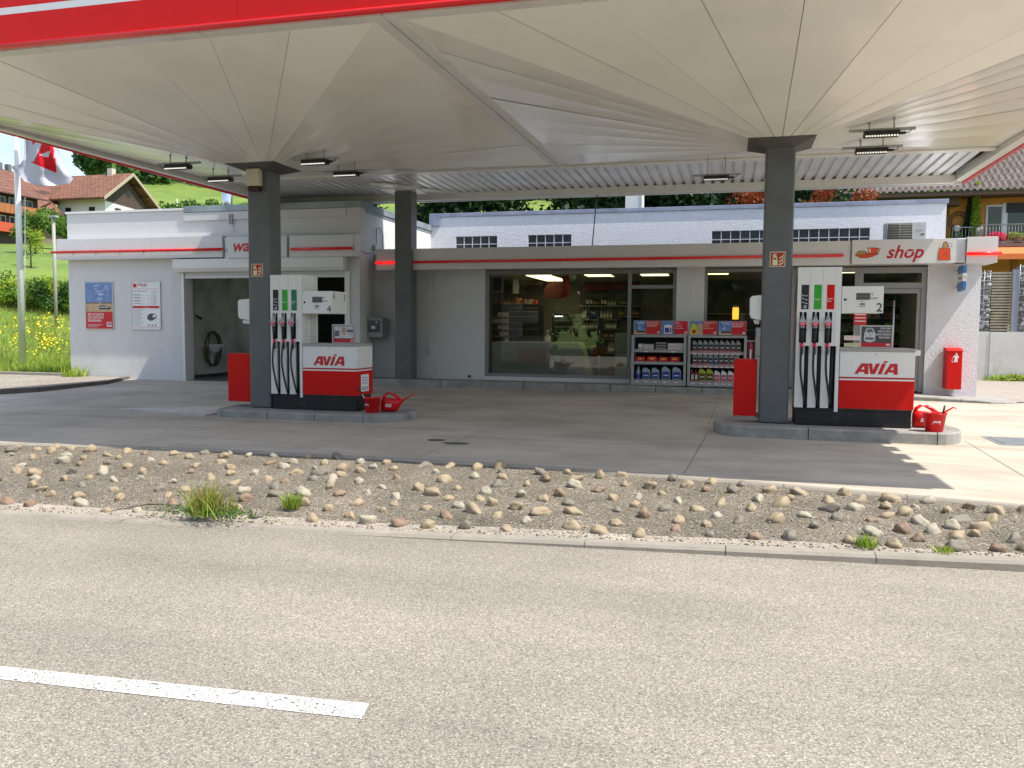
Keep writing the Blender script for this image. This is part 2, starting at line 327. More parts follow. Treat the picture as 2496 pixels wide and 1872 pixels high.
tag(mb.build('expansion_joints', jointm), kind='structure')
# concrete verge bed between road kerb and forecourt
xs = np.arange(-14.5, 6.01, .25); mb = MB()
def bedz(x, y):
    y0, y1 = fk(x), rk(x); t = max(0, min(1, (y-y0)/(y1-y0))); kt = -.153+.05*max(0, min(1, (x+3)/5)); return kt-kt*t**.8+.02*math.sin(3*x)*math.sin(math.pi*t)-.006
for x in xs:
    for j in range(13):
        y = fk(x)+(rk(x)-fk(x))*j/12; mb.v.append((x, y, bedz(x, y)))
for i in range(len(xs)-1):
    for j in range(12): mb.f.append((i*13+j, (i+1)*13+j, (i+1)*13+j+1, i*13+j+1)); mb.m.append(1 if j < 1 else 0); mb.s.append(True)
tag(mb.build('verge', [bedm, sandm]), kind='structure')
# kerbs of the verge
def kerbline(name, f, x0, x1, wd, zt, zb, mat, step=1.0, gap=.012, sub=2, cham=.02):
    mb = MB(); x = x0
    while x < x1:
        xe = x+step-gap; n = sub
        for k in range(n):
            a = x+(xe-x)*k/n; b = x+(xe-x)*(k+1)/n
            ya, yb = f(a), f(b); za, zbb = zt(a), zt(b)
            v = [(a, ya, zb), (b, yb, zb), (a, ya, za-cham), (b, yb, zbb-cham), (a, ya+cham, za), (b, yb+cham, zbb), (a, ya+wd, za), (b, yb+wd, zbb), (a, ya+wd, zb), (b, yb+wd, zb)]
            mb.add(v, [(0, 1, 3, 2), (2, 3, 5, 4), (4, 5, 7, 6), (6, 7, 9, 8)] + ([(0, 2, 4, 6, 8)] if k == 0 else [])+([(1, 9, 7, 5, 3)] if k == n-1 else []))
        x += step
    return tag(mb.build(name, mat), kind='structure')
kerbline('road_kerb', lambda x: fk(x)-.1, -40, 24, .12, lambda x: -.15+.05*max(0, min(1, (x+3)/5)), -.25, kerbsand, 1.0, .006)
kerbline('forecourt_kerb', lambda x: rk(x)-.1, -14.5, 6, .11, lambda x: .008, -.2, kerbsand, 1.0, .006)
mb = MB(); mb.poly([(-3.9, 2.905, -.166), (-1.42, 3.03, -.166), (-1.45, 3.165, -.166), (-3.9, 3.02, -.166)])
mb.poly([(2.6, 3.25, -.166), (5.6, 3.43, -.166), (5.6, 3.55, -.166), (2.6, 3.37, -.166)]); mb.poly([(-10.9, 2.46, -.166), (-7.9, 2.63, -.166), (-7.9, 2.75, -.166), (-10.9, 2.58, -.166)])
def worn(name):
    m = bpy.data.materials.new(name); m.use_nodes = True; t = m.node_tree; b = t.nodes['Principled BSDF']; b.inputs['Base Color'].default_value = (.78, .78, .76, 1); b.inputs['Roughness'].default_value = .7
    tcn = N(t, 'ShaderNodeTexCoord'); v = N(t, 'ShaderNodeTexVoronoi', feature='DISTANCE_TO_EDGE', i_Scale=45); t.links.new(tcn.outputs['Object'], v.inputs['Vector'])
    n = N(t, 'ShaderNodeTexNoise', i_Scale=9, i_Detail=5); t.links.new(tcn.outputs['Object'], n.inputs['Vector'])
    a = N(t, 'ShaderNodeMath', operation='MULTIPLY'); a.inputs[1].default_value = .13; t.links.new(n.outputs['Fac'], a.inputs[0])
    g = N(t, 'ShaderNodeMath', operation='GREATER_THAN'); t.links.new(v.outputs['Distance'], g.inputs[0]); t.links.new(a.outputs[0], g.inputs[1])
    tr = N(t, 'ShaderNodeBsdfTransparent'); mi = N(t, 'ShaderNodeMixShader'); t.links.new(g.outputs[0], mi.inputs[0]); t.links.new(tr.outputs[0], mi.inputs[1]); t.links.new(b.outputs[0], mi.inputs[2]); t.links.new(mi.outputs[0], t.nodes['Material Output'].inputs[0])
    return m
tag(mb.build('road_markings', worn('marking_paint')), kind='structure')
# raised path on the left, beyond a low kerb
pl = [(-40, 12.2), (-14.6, 12.7), (-14.0, 14.2), (-14.2, 16.4), (-14.9, 17.95), (-40, 17.95)]
mb = MB(); mb.xy([(x, y) for x, y in pl], -.1, .1); tag(mb.build('path', speckle('path_paving', (.2, .17, .14), (.3, .265, .22), (.42, .38, .33), 30, patch=.15, pscale=.6)), kind='structure')
mb = MB()
for a, b in zip(pl[1:4], pl[2:5]):
    n = max(1, int(math.dist(a, b)/.95))
    for k in range(n):
        p = Vector(a).lerp(Vector(b), k/n); q = Vector(a).lerp(Vector(b), (k+1)/n); d = (q-p).normalized(); nn = Vector((d.y, -d.x))*.09; q = q-d*.012
        mb.xy([tuple(p), tuple(p+nn), tuple(q+nn), tuple(q)], -.05, .115)
tag(mb.build('path_kerb', M('kerb_brown', (.13, .11, .1), .9, var=.2, bump=.5, bscale=90)), kind='structure')
mb = MB(); x = -30
while x < -16.8: mb.box(x, x+.985, 17.78, 17.9, .0, .17); x += 1
t_ = thing('edging_wall', (-20, 17.8, 0), 'low pale concrete edging in front of the meadow by the flagpole', 'edging'); mb.build('edging_stone', kerbsand, t_, .008)
# pavement in front of the shop
def pz(x): return float(np.interp(x, [-8.4, -2, 3, 5.6], [.2, .19, .15, .06]))
def pf(x): return float(np.interp(x, [-8.5, -8.4, -2, 2.6, 3.7, 4.9, 5.6], [18.0, 18.03, 18.03, 18.0, 17.85, 17.6, 17.9]))
mb = MB(); xs = np.arange(-8.42, 5.61, .25)
for a, b in zip(xs[:-1], xs[1:]):
    mb.quad((a, pf(a)+.1, pz(a)), (b, pf(b)+.1, pz(b)), (b, 19.0, pz(b)), (a, 19.0, pz(a)))
mb.box(-8.42, 4.8, 18.99, 23, .0, .05)
tag(mb.build('pavement', pavem), kind='structure')
kerbline('pavement_kerb', pf, -8.4, 5.2, .11, lambda x: pz(x)+.005, -.05, kerbm, .98, .014, 4, .018)
mb = MB(); mb.xy([(4.7, 18.6), (5.6, 17.9), (14, 19.5), (14, 28.5), (4.7, 28.5)], -.05, .068)
pv = M('paving_beige', (.36, .32, .27), .9, var=.1, scale=3); t = pv.node_tree; b_ = t.nodes['Principled BSDF']
bk = N(t, 'ShaderNodeTexBrick', i_Scale=1); bk.inputs['Brick Width'].default_value = .22; bk.inputs['Row Height'].default_value = .11; bk.inputs['Mortar Size'].default_value = .008
bk.inputs['Color1'].default_value = (.36, .32, .27, 1); bk.inputs['Color2'].default_value = (.29, .25, .21, 1); bk.inputs['Mortar'].default_value = (.13, .115, .1, 1)
t.links.new(N(t, 'ShaderNodeTexCoord').outputs['Object'], bk.inputs['Vector']); t.links.new(bk.outputs['Color'], b_.inputs['Base Color'])
tag(mb.build('paved_yard', pv), kind='structure')
# drain cover on the forecourt
t_ = thing('drain_cover', (3.7, 12, 0), 'grey metal inspection cover set flush in the sunlit concrete at right', 'drain cover')
mb = MB(); mb.box(3.3, 4.35, 11.6, 12.45, -.01, .008); mb.build('frame', steel, t_)
mb = MB(); mb.box(3.36, 4.29, 11.66, 12.39, -.01, .013)
for k in range(14): mb.box(3.38+.066*k, 3.4+.066*k, 11.68, 12.37, .0125, .017)
mb.build('lid', steel, t_)
# cobbles set in the verge
stones = {'pale': M('stone_pale', (.33, .295, .225), .65, var=.2, scale=18, bump=.3, bscale=60), 'tan': M('stone_tan', (.3, .235, .15), .6, var=.25, scale=15, bump=.3, bscale=60),
          'grey': M('stone_grey', (.18, .158, .125), .65, var=.25, scale=18, bump=.3, bscale=60), 'brown': M('stone_brown', (.22, .15, .1), .6, var=.25, scale=15, bump=.3, bscale=60)}
protos = []
for k in range(9):
    bm = bmesh.new(); bmesh.ops.create_icosphere(bm, subdivisions=3, radius=1)
    o1 = Vector((random.random()*9, random.random()*9, random.random()*9))
    from mathutils import noise
    for v in bm.verts:
        n_ = v.co.normalized(); s_ = 1+.36*noise.noise(n_*1.2+o1)+.1*noise.noise(n_*2.7+o1)+.02*noise.noise(n_*6+o1); v.co = n_*s_
        if k % 3 == 0: v.co.x *= 1+.25*v.co.y
    me = bpy.data.meshes.new('cobblestone'); bm.to_mesh(me); bm.free(); me.polygons.foreach_set('use_smooth', [True]*len(me.polygons)); me.materials.append(stones['tan']); protos.append(me)
pts = []; tries = 0
while len(pts) < 292 and tries < 60000:
    tries += 1; x = random.uniform(-8.9, 3.3); y = random.uniform(fk(x)+.14, rk(x)-.14)
    if y > rk(x)-.5 and x > 1.6 and random.random() < .3: continue
    if -3.95 < x-(-0) < -3.3 and 6.0 < y < 6.25: continue
    mind = .232 if x < 1 else .2
    if all((x-a)**2+((y-b)*1.05)**2 > mind**2 for a, b in pts): pts.append((x, y))
meshes_by = {}
for i, (x, y) in enumerate(pts):
    c = random.choices(['pale', 'tan', 'grey', 'brown'], [2.8, 4.6, 2.0, .9])[0]; k = random.randrange(9)
    if (c, k) not in meshes_by: me = protos[k].copy(); me.name = 'cobblestone'; me.materials[0] = stones[c]; meshes_by[(c, k)] = me
    o = bpy.data.objects.new('cobblestone', meshes_by[(c, k)]); COL.objects.link(o)
    a = random.uniform(.032, .051)*(1.12 if x > 0 else 1); b = a*random.uniform(1.0, 1.9)
    o.scale = (b, a, a*random.uniform(.85, 1.2)); o.location = (x, y, bedz(x, y)+o.scale[2]*random.uniform(-.1, .4)); o.rotation_euler = (random.uniform(-.5, .5), random.uniform(-.7, .7), random.gauss(.1, .9))
    ds = {'pale': 'off-white rounded river stone', 'tan': 'yellowish tan rounded river stone', 'grey': 'dark grey rounded river stone', 'brown': 'reddish brown rounded river stone'}[c]
    tt = (y-fk(x))/(rk(x)-fk(x)); row = 'close to the road kerb' if tt < .33 else 'midway across the verge' if tt < .67 else 'close to the forecourt kerb'
    zone = 'left of the big weed clump' if x < -4.1 else 'between big weed and right column' if x < .3 else 'in front of the right pump'
    tag(o, ds.replace(' rounded', '')+' '+row+', '+zone, 'cobblestone', 'river stones set in the concrete verge')
# weeds
def leaves(mb, pts, size, mats=3, asp=1.0, up=.3):
    n = len(pts); a = rng.normal(size=(n, 3)); a[:, 2] += up; a /= np.linalg.norm(a, axis=1)[:, None]
    b = rng.normal(size=(n, 3)); u = np.cross(a, b); u /= np.linalg.norm(u, axis=1)[:, None]; v = np.cross(a, u)
    s_ = (size*(.6+.8*rng.random(n)))[:, None]; p = np.asarray(pts)
    q = np.stack([p-u*s_*.5, p-v*s_*.28*asp, p+u*s_*.5, p+v*s_*.28*asp], 1).reshape(-1, 3); base = len(mb.v)
    mb.v += [tuple(x) for x in q]; mb.f += [(base+4*i, base+4*i+1, base+4*i+2, base+4*i+3) for i in range(n)]
    mb.m += rng.integers(0, mats, n).tolist() if isinstance(mats, int) else list(mats); mb.s += [False]*n
def blades(mb, c, rad, n, h, wd=.006, lean=.35, mats=3):
    for i in range(n):
        a = random.uniform(0, 6.28); r = rad*math.sqrt(random.random()); x, y = c[0]+r*math.cos(a), c[1]+r*math.sin(a); hh = h*random.uniform(.5, 1.1)
        lx, ly = random.gauss(0, lean)*hh, random.gauss(0, lean)*hh; t_ = random.uniform(0, 3.14); dx, dy = wd*math.cos(t_), wd*math.sin(t_); z = c[2]
        mb.add([(x-dx, y-dy, z), (x+dx, y+dy, z), (x+lx*.4+dx*.7, y+ly*.4+dy*.7, z+hh*.6), (x+lx*.4-dx*.7, y+ly*.4-dy*.7, z+hh*.6), (x+lx, y+ly, z+hh)], [(0, 1, 2, 3), (3, 2, 4)], random.randrange(mats))
straw = leafm('dry_stem', (.25, .2, .06))
w1 = P(490, 1255, Z=-.1); t_ = thing('weed_clump', w1, 'tall grassy weed clump growing at the road kerb, the biggest one', 'weed')
mb = MB(); blades(mb, (w1.x, w1.y+.06, w1.z), .12, 230, .28, .0032, .3, 4); blades(mb, (w1.x+.1, w1.y+.04, w1.z), .2, 120, .22, .003, .5, 4); mb.build('stems', [LG[1], straw, LY[0], straw], t_)
mb = MB(); pts_ = [(w1.x+random.gauss(.08, .22), w1.y+random.gauss(0, .06), w1.z+abs(random.gauss(.03, .025))) for _ in range(1100)]; leaves(mb, pts_, .022); mb.build('leaves', LG, t_)
for u, v, n, h, lab in [(713, 1238, 170, .13, 'small bright green grass tuft on the verge right of the big weed clump'), (2110, 1332, 120, .09, 'small grass tuft among the stones at the right of the verge'), (2300, 1345, 60, .05, 'thin low weed beside the kerb near the right edge')]:
    w_ = P(u, v, Z=-.1); mb = MB(); blades(mb, w_, .07, n, h, .004, .5, 3); tag(mb.build('weed_tuft', LY), lab, 'weed')
w_ = P(190, 922, Z=.05); mb = MB(); blades(mb, (w_.x, w_.y-.1, .1), .3, 160, .3, .008, .5); tag(mb.build('weed_tuft', LY), 'green weed growing at the white wall corner by the path', 'weed')
mb = MB(); p0, p1, p2, p3 = P(585, 1232, Z=-.08), P(640, 1228, Z=-.06), P(700, 1222, Z=-.06), P(505, 1240, Z=-.09)
a_, b_2, c_ = P(270, 1246, Z=-.06), P(360, 1229, Z=-.03), P(437, 1231, Z=-.06); mb.tube([a_, b_2, c_], [.003, .006, .004], 6); mb.tube([b_2, b_2+Vector((.12, -.05, .02))], [.004, .002], 5)
tag(mb.build('twig', bark), 'thin dry twig lying on the verge left of the big weed', 'twig')
# ------------------------------------------------------------------ canopy
CX = (-7.29, .58); CYc = 12.03; XL, XR, XM = -11.22, 4.51, -3.355; YF, YB, YE = 7.7, 16.28, 19.15
ZR = 4.455; ZRB = 4.6; ZC = 3.95
soff = M('soffit_panel', (.84, .82, .73), .18, var=.03, scale=1.2, spec=.5, coat=.15, dirt=(.66, .64, .57), dth=(.5, .95), dscale=.5)
trimw = M('trim_white', (.7, .69, .64), .3, var=.04, dirt=(.42, .4, .37), dth=(.55, .9), dscale=1.5)
deckm = M('deck_sheet', (.72, .73, .73), .34, .45, var=.1, scale=1.5)
seamd = M('panel_gap', (.3, .29, .25), .9)
can = thing('canopy', (-3.355, 12, 0), 'large white forecourt canopy with red edge standing on three dark grey columns', 'canopy')
def zr(y): return ZR+(ZRB-ZR)*(y-YF)/(YB-YF)
rim = .16
for cx, xa, xb, mid in ((CX[0], XL, XM, 1), (CX[1], XM, XR, 0)):
    x0 = xa+(rim if mid else .14); x1 = xb-(.14 if mid else rim); y0, y1 = YF+rim, YB-.12
    mb = MB(); h = .41
    outer = [((x0, y0), (x1, y0)), ((x1, y0), (x1, y1)), ((x1, y1), (x0, y1)), ((x0, y1), (x0, y0))]
    inner = [((cx-h, CYc-h), (cx+h, CYc-h)), ((cx+h, CYc-h), (cx+h, CYc+h)), ((cx+h, CYc+h), (cx-h, CYc+h)), ((cx-h, CYc+h), (cx-h, CYc-h))]
    for (a, b), (c, d) in zip(outer, inner):
        n = 8 if abs(b[0]-a[0]) < 1 else 8
        for k in range(n):
            gg = random.choice((.0014, .0025, .0032)); g = gg/math.dist(a, b); g2 = gg/math.dist(c, d)
            def lp(p, q, t): return (p[0]+(q[0]-p[0])*t, p[1]+(q[1]-p[1])*t)
            A, B = lp(a, b, k/n+g), lp(a, b, (k+1)/n-g); C_, D_ = lp(c, d, (k+1)/n-g2), lp(c, d, k/n+g2)
            j1, j2 = random.uniform(-.004, .004), random.uniform(-.004, .004)
            m_ = 8; vs = []
            for q in range(m_+1):
                t = q/m_; L_ = lp(A, D_, t); R_ = lp(B, C_, t); cm = lp(L_, R_, .5); e = .0025*math.sin(math.pi*t*2.5+k)+.008*math.sin(math.pi*t)
                z1_, z2_ = zr(A[1])*(1-t)+ZC*t, zr(B[1])*(1-t)+ZC*t
                vs += [(*L_, z1_+j1*(1-t)), (*cm, (z1_+z2_)/2+e+(j1+j2)/2*(1-t)), (*R_, z2_+j2*(1-t))]
            mb.add(vs, [(3*q+i, 3*q+i+3, 3*q+i+4, 3*q+i+1) for q in range(m_) for i in (0, 1)], 0, True)
    mb.build('soffit', soff, can)
    mb = MB()
    for (a, b), (c, d) in zip(outer, inner): mb.quad((*a, zr(a[1])+.03), (*b, zr(b[1])+.03), (*d, ZC+.03), (*c, ZC+.03))
    mb.build('soffit_backing', seamd, can)
mb = MB()      # trims below the rim and between the modules
mb.add([(XM-.14, YF+rim, ZR-.01), (XM+.14, YF+rim, ZR-.01), (XM+.14, YB, ZRB-.01), (XM-.14, YB, ZRB-.01), (XM-.14, YF+rim, ZR+.05), (XM+.14, YF+rim, ZR+.05), (XM+.14, YB, ZRB+.05), (XM-.14, YB, ZRB+.05)], [(0, 1, 2, 3), (4, 7, 6, 5), (0, 4, 5, 1), (1, 5, 6, 2), (2, 6, 7, 3), (3, 7, 4, 0)])
mb.build('joint_cover', trimw, can, .004)
mb = MB(); mb.add([(XM-.006, YF+rim, ZR-.013), (XM+.006, YF+rim, ZR-.013), (XM+.006, YB, ZRB-.013), (XM-.006, YB, ZRB-.013)], [(0, 1, 2, 3)]); mb.build('joint_gap', seamd, can)
mb = MB()
for x0, x1 in ((XL, XL+1.9), (XL+1.91, -7.4), (-7.39, -5.4), (-5.39, XM-.01), (XM, -1.4), (-1.39, .6), (.61, 2.6), (2.61, XR)): mb.box(x0, x1, YF, YF+rim-.004, ZR-.012, ZR+.05)
mb.build('front_trim', trimw, can, .004)
for xa, xb in ((XL, XL+rim-.004), (XR-rim+.004, XR)):
    mb = MB(); mb.add([(xa, YF+rim, ZR-.012), (xb, YF+rim, ZR-.012), (xb, YE, ZRB-.1), (xa, YE, ZRB-.1), (xa, YF+rim, ZR+.1), (xb, YF+rim, ZR+.1), (xb, YE, ZRB+.1), (xa, YE, ZRB+.1)], [(0, 1, 2, 3), (4, 7, 6, 5), (0, 4, 5, 1), (1, 5, 6, 2), (2, 6, 7, 3), (3, 7, 4, 0)]); mb.build('side_trim', trimw, can, .004)
for ya, yb in ((7.67, 8.5), (8.72, 9.22), (9.44, 9.88), (10.1, 10.5), (10.72, 11.1)): mb = MB(); mb.box(XR+.034, XR+.21, ya, yb, 4.485, 4.5); mb.build('shadow_notch_plate', trimw, can)  # plates added out of view to cut notches into the canopy's ground shadow
mb = MB(); mb.box(XL+rim, XR-rim, YB-.11, YB+.12, ZRB-.035, ZRB+.08); mb.build('gutter_beam', trimw, can, .006)
mb = MB(); mb.box(XL+rim, XR-rim, YE-.16, YE, 4.46, 4.62); mb.build('rear_beam', trimw, can, .006)
mb = MB(); mb.box(XL, XR, YE+.001, YE+.07, 4.44, 4.9); mb.build('rear_fascia', fasciaw, can, .004)
mb = MB(); x = XL+rim; pitch = .207; zt = 4.69
while x < XR-rim-pitch:
    pr = [(x, zt-.01), (x+.05, zt-.01), (x+.064, zt-.055), (x+.193, zt-.055), (x+pitch, zt-.01)]
    for (a, za), (b, zb) in zip(pr[:-1], pr[1:]): mb.quad((a, YB+.12, za+.02), (a, YE-.02, za-.02), (b, YE-.02, zb-.02), (b, YB+.12, zb+.02))
    x += pitch
mb.build('roof_deck', deckm, can)
mb = MB(); mb.box(XL+.05, XR-.05, YF+.03, YE-.03, 5.0, 5.06); mb.build('roof_sheet', roofblack, can)
mb = MB()      # diagonal brace trims near the rear pillar
p = [(-7.9, 17.4), (-7.55, 17.4), (-6.35, 19.0), (-6.7, 19.0)]; mb.xy(p, 4.585, 4.622); mb.build('brace_plate', trimw, can)
mb = MB(); mb.box(-7.86, -7.02, 17.95, 18.75, 4.56, 4.66); mb.build('pillar_head', trimw, can, .006)
# fascia: red band with white stripes all round
def fasc(name, a, b, n_, mat, z0, z1, t=.03, parent=can):
    mb = MB(); a = Vector(a); b = Vector(b); n_ = Vector(n_)*t
    for za, zb in ((z0, z1),): mb.xy([tuple((a)[:2]), tuple((b)[:2]), tuple((b+n_)[:2]), tuple((a+n_)[:2])], za, zb)
    return mb.build(name, mat, parent)
bands = [(4.48, 4.825, red), (4.825, 4.9, fasciaw), (4.9, 5.01, red), (5.01, 5.5, fasciaw)]
sides = [((XL, YF, 0), (XR, YF, 0), (0, -1, 0)), ((XR, YF, 0), (XR, YE, 0), (1, 0, 0)), ((XL, YE, 0), (XL, YF, 0), (-1, 0, 0))]
for a, b, n_ in sides:
    L_ = math.dist(a, b); nseg = round(L_/3.2)
    for z0, z1, m_ in bands:
        mb = MB(); A = Vector(a); B = Vector(b); d = (B-A).normalized(); nn = Vector(n_)*.03
        for k in range(nseg):
            p = A+(B-A)*k/nseg+d*.002; q = A+(B-A)*(k+1)/nseg-d*.002; p0 = p+nn; q0 = q+nn
            if n_[1] == -1: p = p-(d*.03 if k == 0 else d*0); q = q+(d*.03 if k == nseg-1 else d*0); p0 = p+nn; q0 = q+nn
            mb.xy([tuple(p[:2]), tuple(q[:2]), tuple(q0[:2]), tuple(p0[:2])], z0, z1-.001)
        mb.build('fascia_band', m_, can)
    nn = Vector(n_)*.05; pa = Vector(a)+nn; pb = Vector(b)+nn
    mb = MB(); mb.tube([(pa.x, pa.y, 4.48), (pb.x, pb.y, 4.48)], .032, 10); mb.build('light_tube', redtube, can)
mb = MB()
# big name on the canopy front (above the picture) is left plain
for i, cx in enumerate(CX):
    zb = (.115, .15)[i]
    mb = MB(); mb.box(cx-.19, cx+.19, CYc-.19, CYc+.19, zb, ZC); mb.build('column', darkgrey, can, .03, 3)
    mb = MB(); h = .43; mb.add([(cx-h, CYc-h, ZC), (cx+h, CYc-h, ZC), (cx+h, CYc+h, ZC), (cx-h, CYc+h, ZC), (cx-.2, CYc-.2, ZC-.09), (cx+.2, CYc-.2, ZC-.09), (cx+.2, CYc+.2, ZC-.09), (cx-.2, CYc+.2, ZC-.09), (cx-h, CYc-h, ZC+.012), (cx+h, CYc-h, ZC+.012), (cx+h, CYc+h, ZC+.012), (cx-h, CYc+h, ZC+.012)],
                                [(0, 1, 5, 4), (1, 2, 6, 5), (2, 3, 7, 6), (3, 0, 4, 7), (4, 5, 6, 7), (0, 8, 9, 1), (1, 9, 10, 2), (2, 10, 11, 3), (3, 11, 8, 0), (8, 11, 10, 9)]); mb.build('capital', capgrey, can)
mb = MB(); mb.box(-7.63, -7.22, 18.18, 18.55, .19, 4.56); mb.build('column', darkgrey, can, .015)
# lamps under the canopy
def lampthing(x, y, z, zs, flip, lab):
    t_ = thing('canopy_lamp', (x, y, z), lab, 'lamp', 'floodlights hanging under the canopy')
    mb = MB(); mb.box(x-.39, x+.39, y-.025, y+.025, z, z+.03); mb.build('mounting_bar', greyplastic, t_)
    for dx in (-.15, .14):
        mb = MB(); mb.tube([(x+dx, y, z+.03), (x+dx, y, zs(x+dx, y)-.0)], .009, 6); mb.tube([(x+dx, y, zs(x+dx, y)-.02), (x+dx, y, zs(x+dx, y))], .018, 6); mb.build('hanger_rod', greyplastic, t_)
    mb = MB(); mb.box(x-.215, x+.205, y-.07, y+.07, z-.065, z-.004); mb.build('housing', black, t_, .006)
    mb = MB(); mb.box(x-.205, x+.195, y-.07, y+.06, z-.074, z-.066); mb.build('bottom_plate', black, t_); mb = MB()
    for k in range(12): mb.box(x-.2+.033*k, x-.18+.033*k, y-.085, y-.0705, z-.082, z-.066)
    mb.build('lens_strip', M('lamp_lens', (.8, .8, .75), .3, emis=(1, .97, .88), est=.5) if 'lamp_lens' not in bpy.data.materials else bpy.data.materials['lamp_lens'], t_)
    s_ = -1 if flip else 1
    mb = MB(); mb.tube([(x+s_*.205, y, z-.035), (x+s_*.28, y, z-.035)], .018, 8); mb.tube([(x+s_*.28, y, z-.035), (x+s_*.32, y, z-.03), (x+s_*.345, y, z+.0)], .006, 6); mb.build('cable', black, t_)
def soffz(x, y):
    cx = CX[0] if x < XM else CX[1]; tx = (abs(x-cx)-.41)/(3.79-.41); ty = (abs(y-CYc)-.41)/(4.1-.41); return ZC+(zr(y)-ZC)*max(tx, ty, 0)
lampthing(-8.47, 11.5, 3.95, soffz, 1, 'slim black floodlight under the canopy left of the left column, front one of its pair')
lampthing(-8.48, 12.64, 3.95, soffz, 1, 'slim black floodlight under the canopy left of the left column, rear one of its pair')
lampthing(-6.17, 11.64, 3.95, soffz, 0, 'slim black floodlight under the canopy right of the left column, front one of its pair')
lampthing(-6.14, 12.64, 3.95, soffz, 0, 'slim black floodlight under the canopy right of the left column, rear one of its pair')
lampthing(-.31, 14.75, 4.03, soffz, 0, 'slim black floodlight left of the right column, seen against the ribbed deck')
lampthing(1.78, 11.57, 3.95, soffz, 0, 'slim black floodlight under the canopy right of the right column, the higher and nearer one')
lampthing(1.82, 12.62, 3.95, soffz, 0, 'slim black floodlight under the canopy right of the right column, the lower and farther one')
# ------------------------------------------------------------------ things fixed to the columns
def fesign(cx, zc, lab):
    x, y = cx, CYc-.19-.004; t_ = thing('fire_extinguisher_sign', (x, y, zc), lab, 'sign')
    mb = MB(); mb.box(x-.1, x+.1, y-.003, y+.003, zc-.1, zc+.1); mb.build('border', cream, t_)
    mb = MB(); mb.box(x-.09, x+.09, y-.005, y-.001, zc-.09, zc+.09); mb.build('field', M('sign_red', (.4, .02, .01), .4), t_)
    mb = MB(); yy = y-.0065
    def q(pts): mb.poly([(x+a, yy, zc+b) for a, b in pts])
    q([(-.065, -.08), (.0, -.08), (.0, -.005), (-.065, -.005)]); q([(-.06, .02), (-.005, .02), (-.01, .04), (-.055, .04)]); q([(-.06, -.004), (-.05, -.004), (-.05, .019), (-.06, .019)]); q([(-.015, -.004), (-.005, -.004), (-.005, .019), (-.015, .019)])
    q([(-.045, .041), (-.02, .041), (-.02, .055), (-.045, .055)]); q([(-.07, .04), (-.062, .04), (-.046, .058), (-.02, .056), (-.01, .07), (-.05, .072), (-.066, .058)])
    for k in range(3): z0 = -.08+.044*k; q([(.012+.004*k, z0), (.045, z0+.006), (.07, z0+.022), (.078, z0+.05), (.074, z0+.062), (.06, z0+.036), (.04, z0+.024), (.018+.004*k, z0+.02)])
    mb.build('pictogram', cream, t_)
fesign(.575, 2.375, 'red fire extinguisher sign on the right canopy column'); fesign(-7.315, 2.31, 'red fire extinguisher sign on the left canopy column')
for x0, x1, z0, z1, lab in ((-7.915, -7.49, .2, .975, 'plain red metal box on the left side of the left column'), (.045, .352, .235, 1.015, 'plain red metal box on the left side of the right column')):
    t_ = thing('red_box', ((x0+x1)/2, CYc, z0), lab, 'waste box'); mb = MB(); mb.box(x0, x1, 11.9, 12.16, z0, z1); mb.build('body', red, t_, .006); mb = MB(); mb.box(x0+.02, x1-.02, 11.93, 12.13, z1-.001, z1+.004); mb.build('lid', red, t_)
    mb = MB(); mb.box(x1-.01, x1+.035, 12.0, 12.06, z0-.03, z0+.04); mb.build('bracket', greyplastic, t_)
for x0, x1, z1, lab in ((-7.7, -7.48, 1.86, 'white paper towel dispenser on the left side of the left column'), (.235, .39, 1.9, 'white paper towel dispenser on the left side of the right column')):
    t_ = thing('paper_towel_dispenser', ((x0+x1)/2, CYc, z1-.4), lab, 'dispenser')
    z0 = z1-.35; pr = [(x1, z0), (x0+.02, z0+.03), (x0, z0+.08), (x0-.004, z1-.05), (x0+.02, z1-.015), (x1, z1)]
    mb = MB(); mb.xz(pr, 11.88, 12.14); mb.build('cover', pumpwhite, t_, .012); mb = MB(); mb.poly([(x0+.05, 11.93, z0+.01), (x1-.02, 11.93, z0+.01), (x1-.03, 11.95, z0-.05), (x0+.07, 11.92, z0-.045)]); mb.poly([(x0+.05, 12.05, z0+.01), (x0+.05, 11.93, z0+.01), (x0+.07, 11.92, z0-.045), (x0+.07, 12.04, z0-.04)]); mb.build('paper_end', whiteink, t_)
a_ = P(606.5, 413.5, Y=11.8); b_2 = P(637, 459, Y=11.8); t_ = thing('speaker_box', (a_.x+.1, 11.8, a_.z-.3), 'cream siren box high on the left canopy column', 'siren box')
mb = MB(); mb.box(a_.x, b_2.x, 11.72, 11.84, a_.z-.33+.065, a_.z); mb.build('housing', M('cream_box', (.58, .54, .4), .5), t_, .01); mb = MB(); mb.box(a_.x+.01, b_2.x-.01, 11.73, 11.84, a_.z-.36+.02, a_.z-.266); mb.build('lens', M('dark_red_lens', (.04, .008, .005), .3), t_, .006)
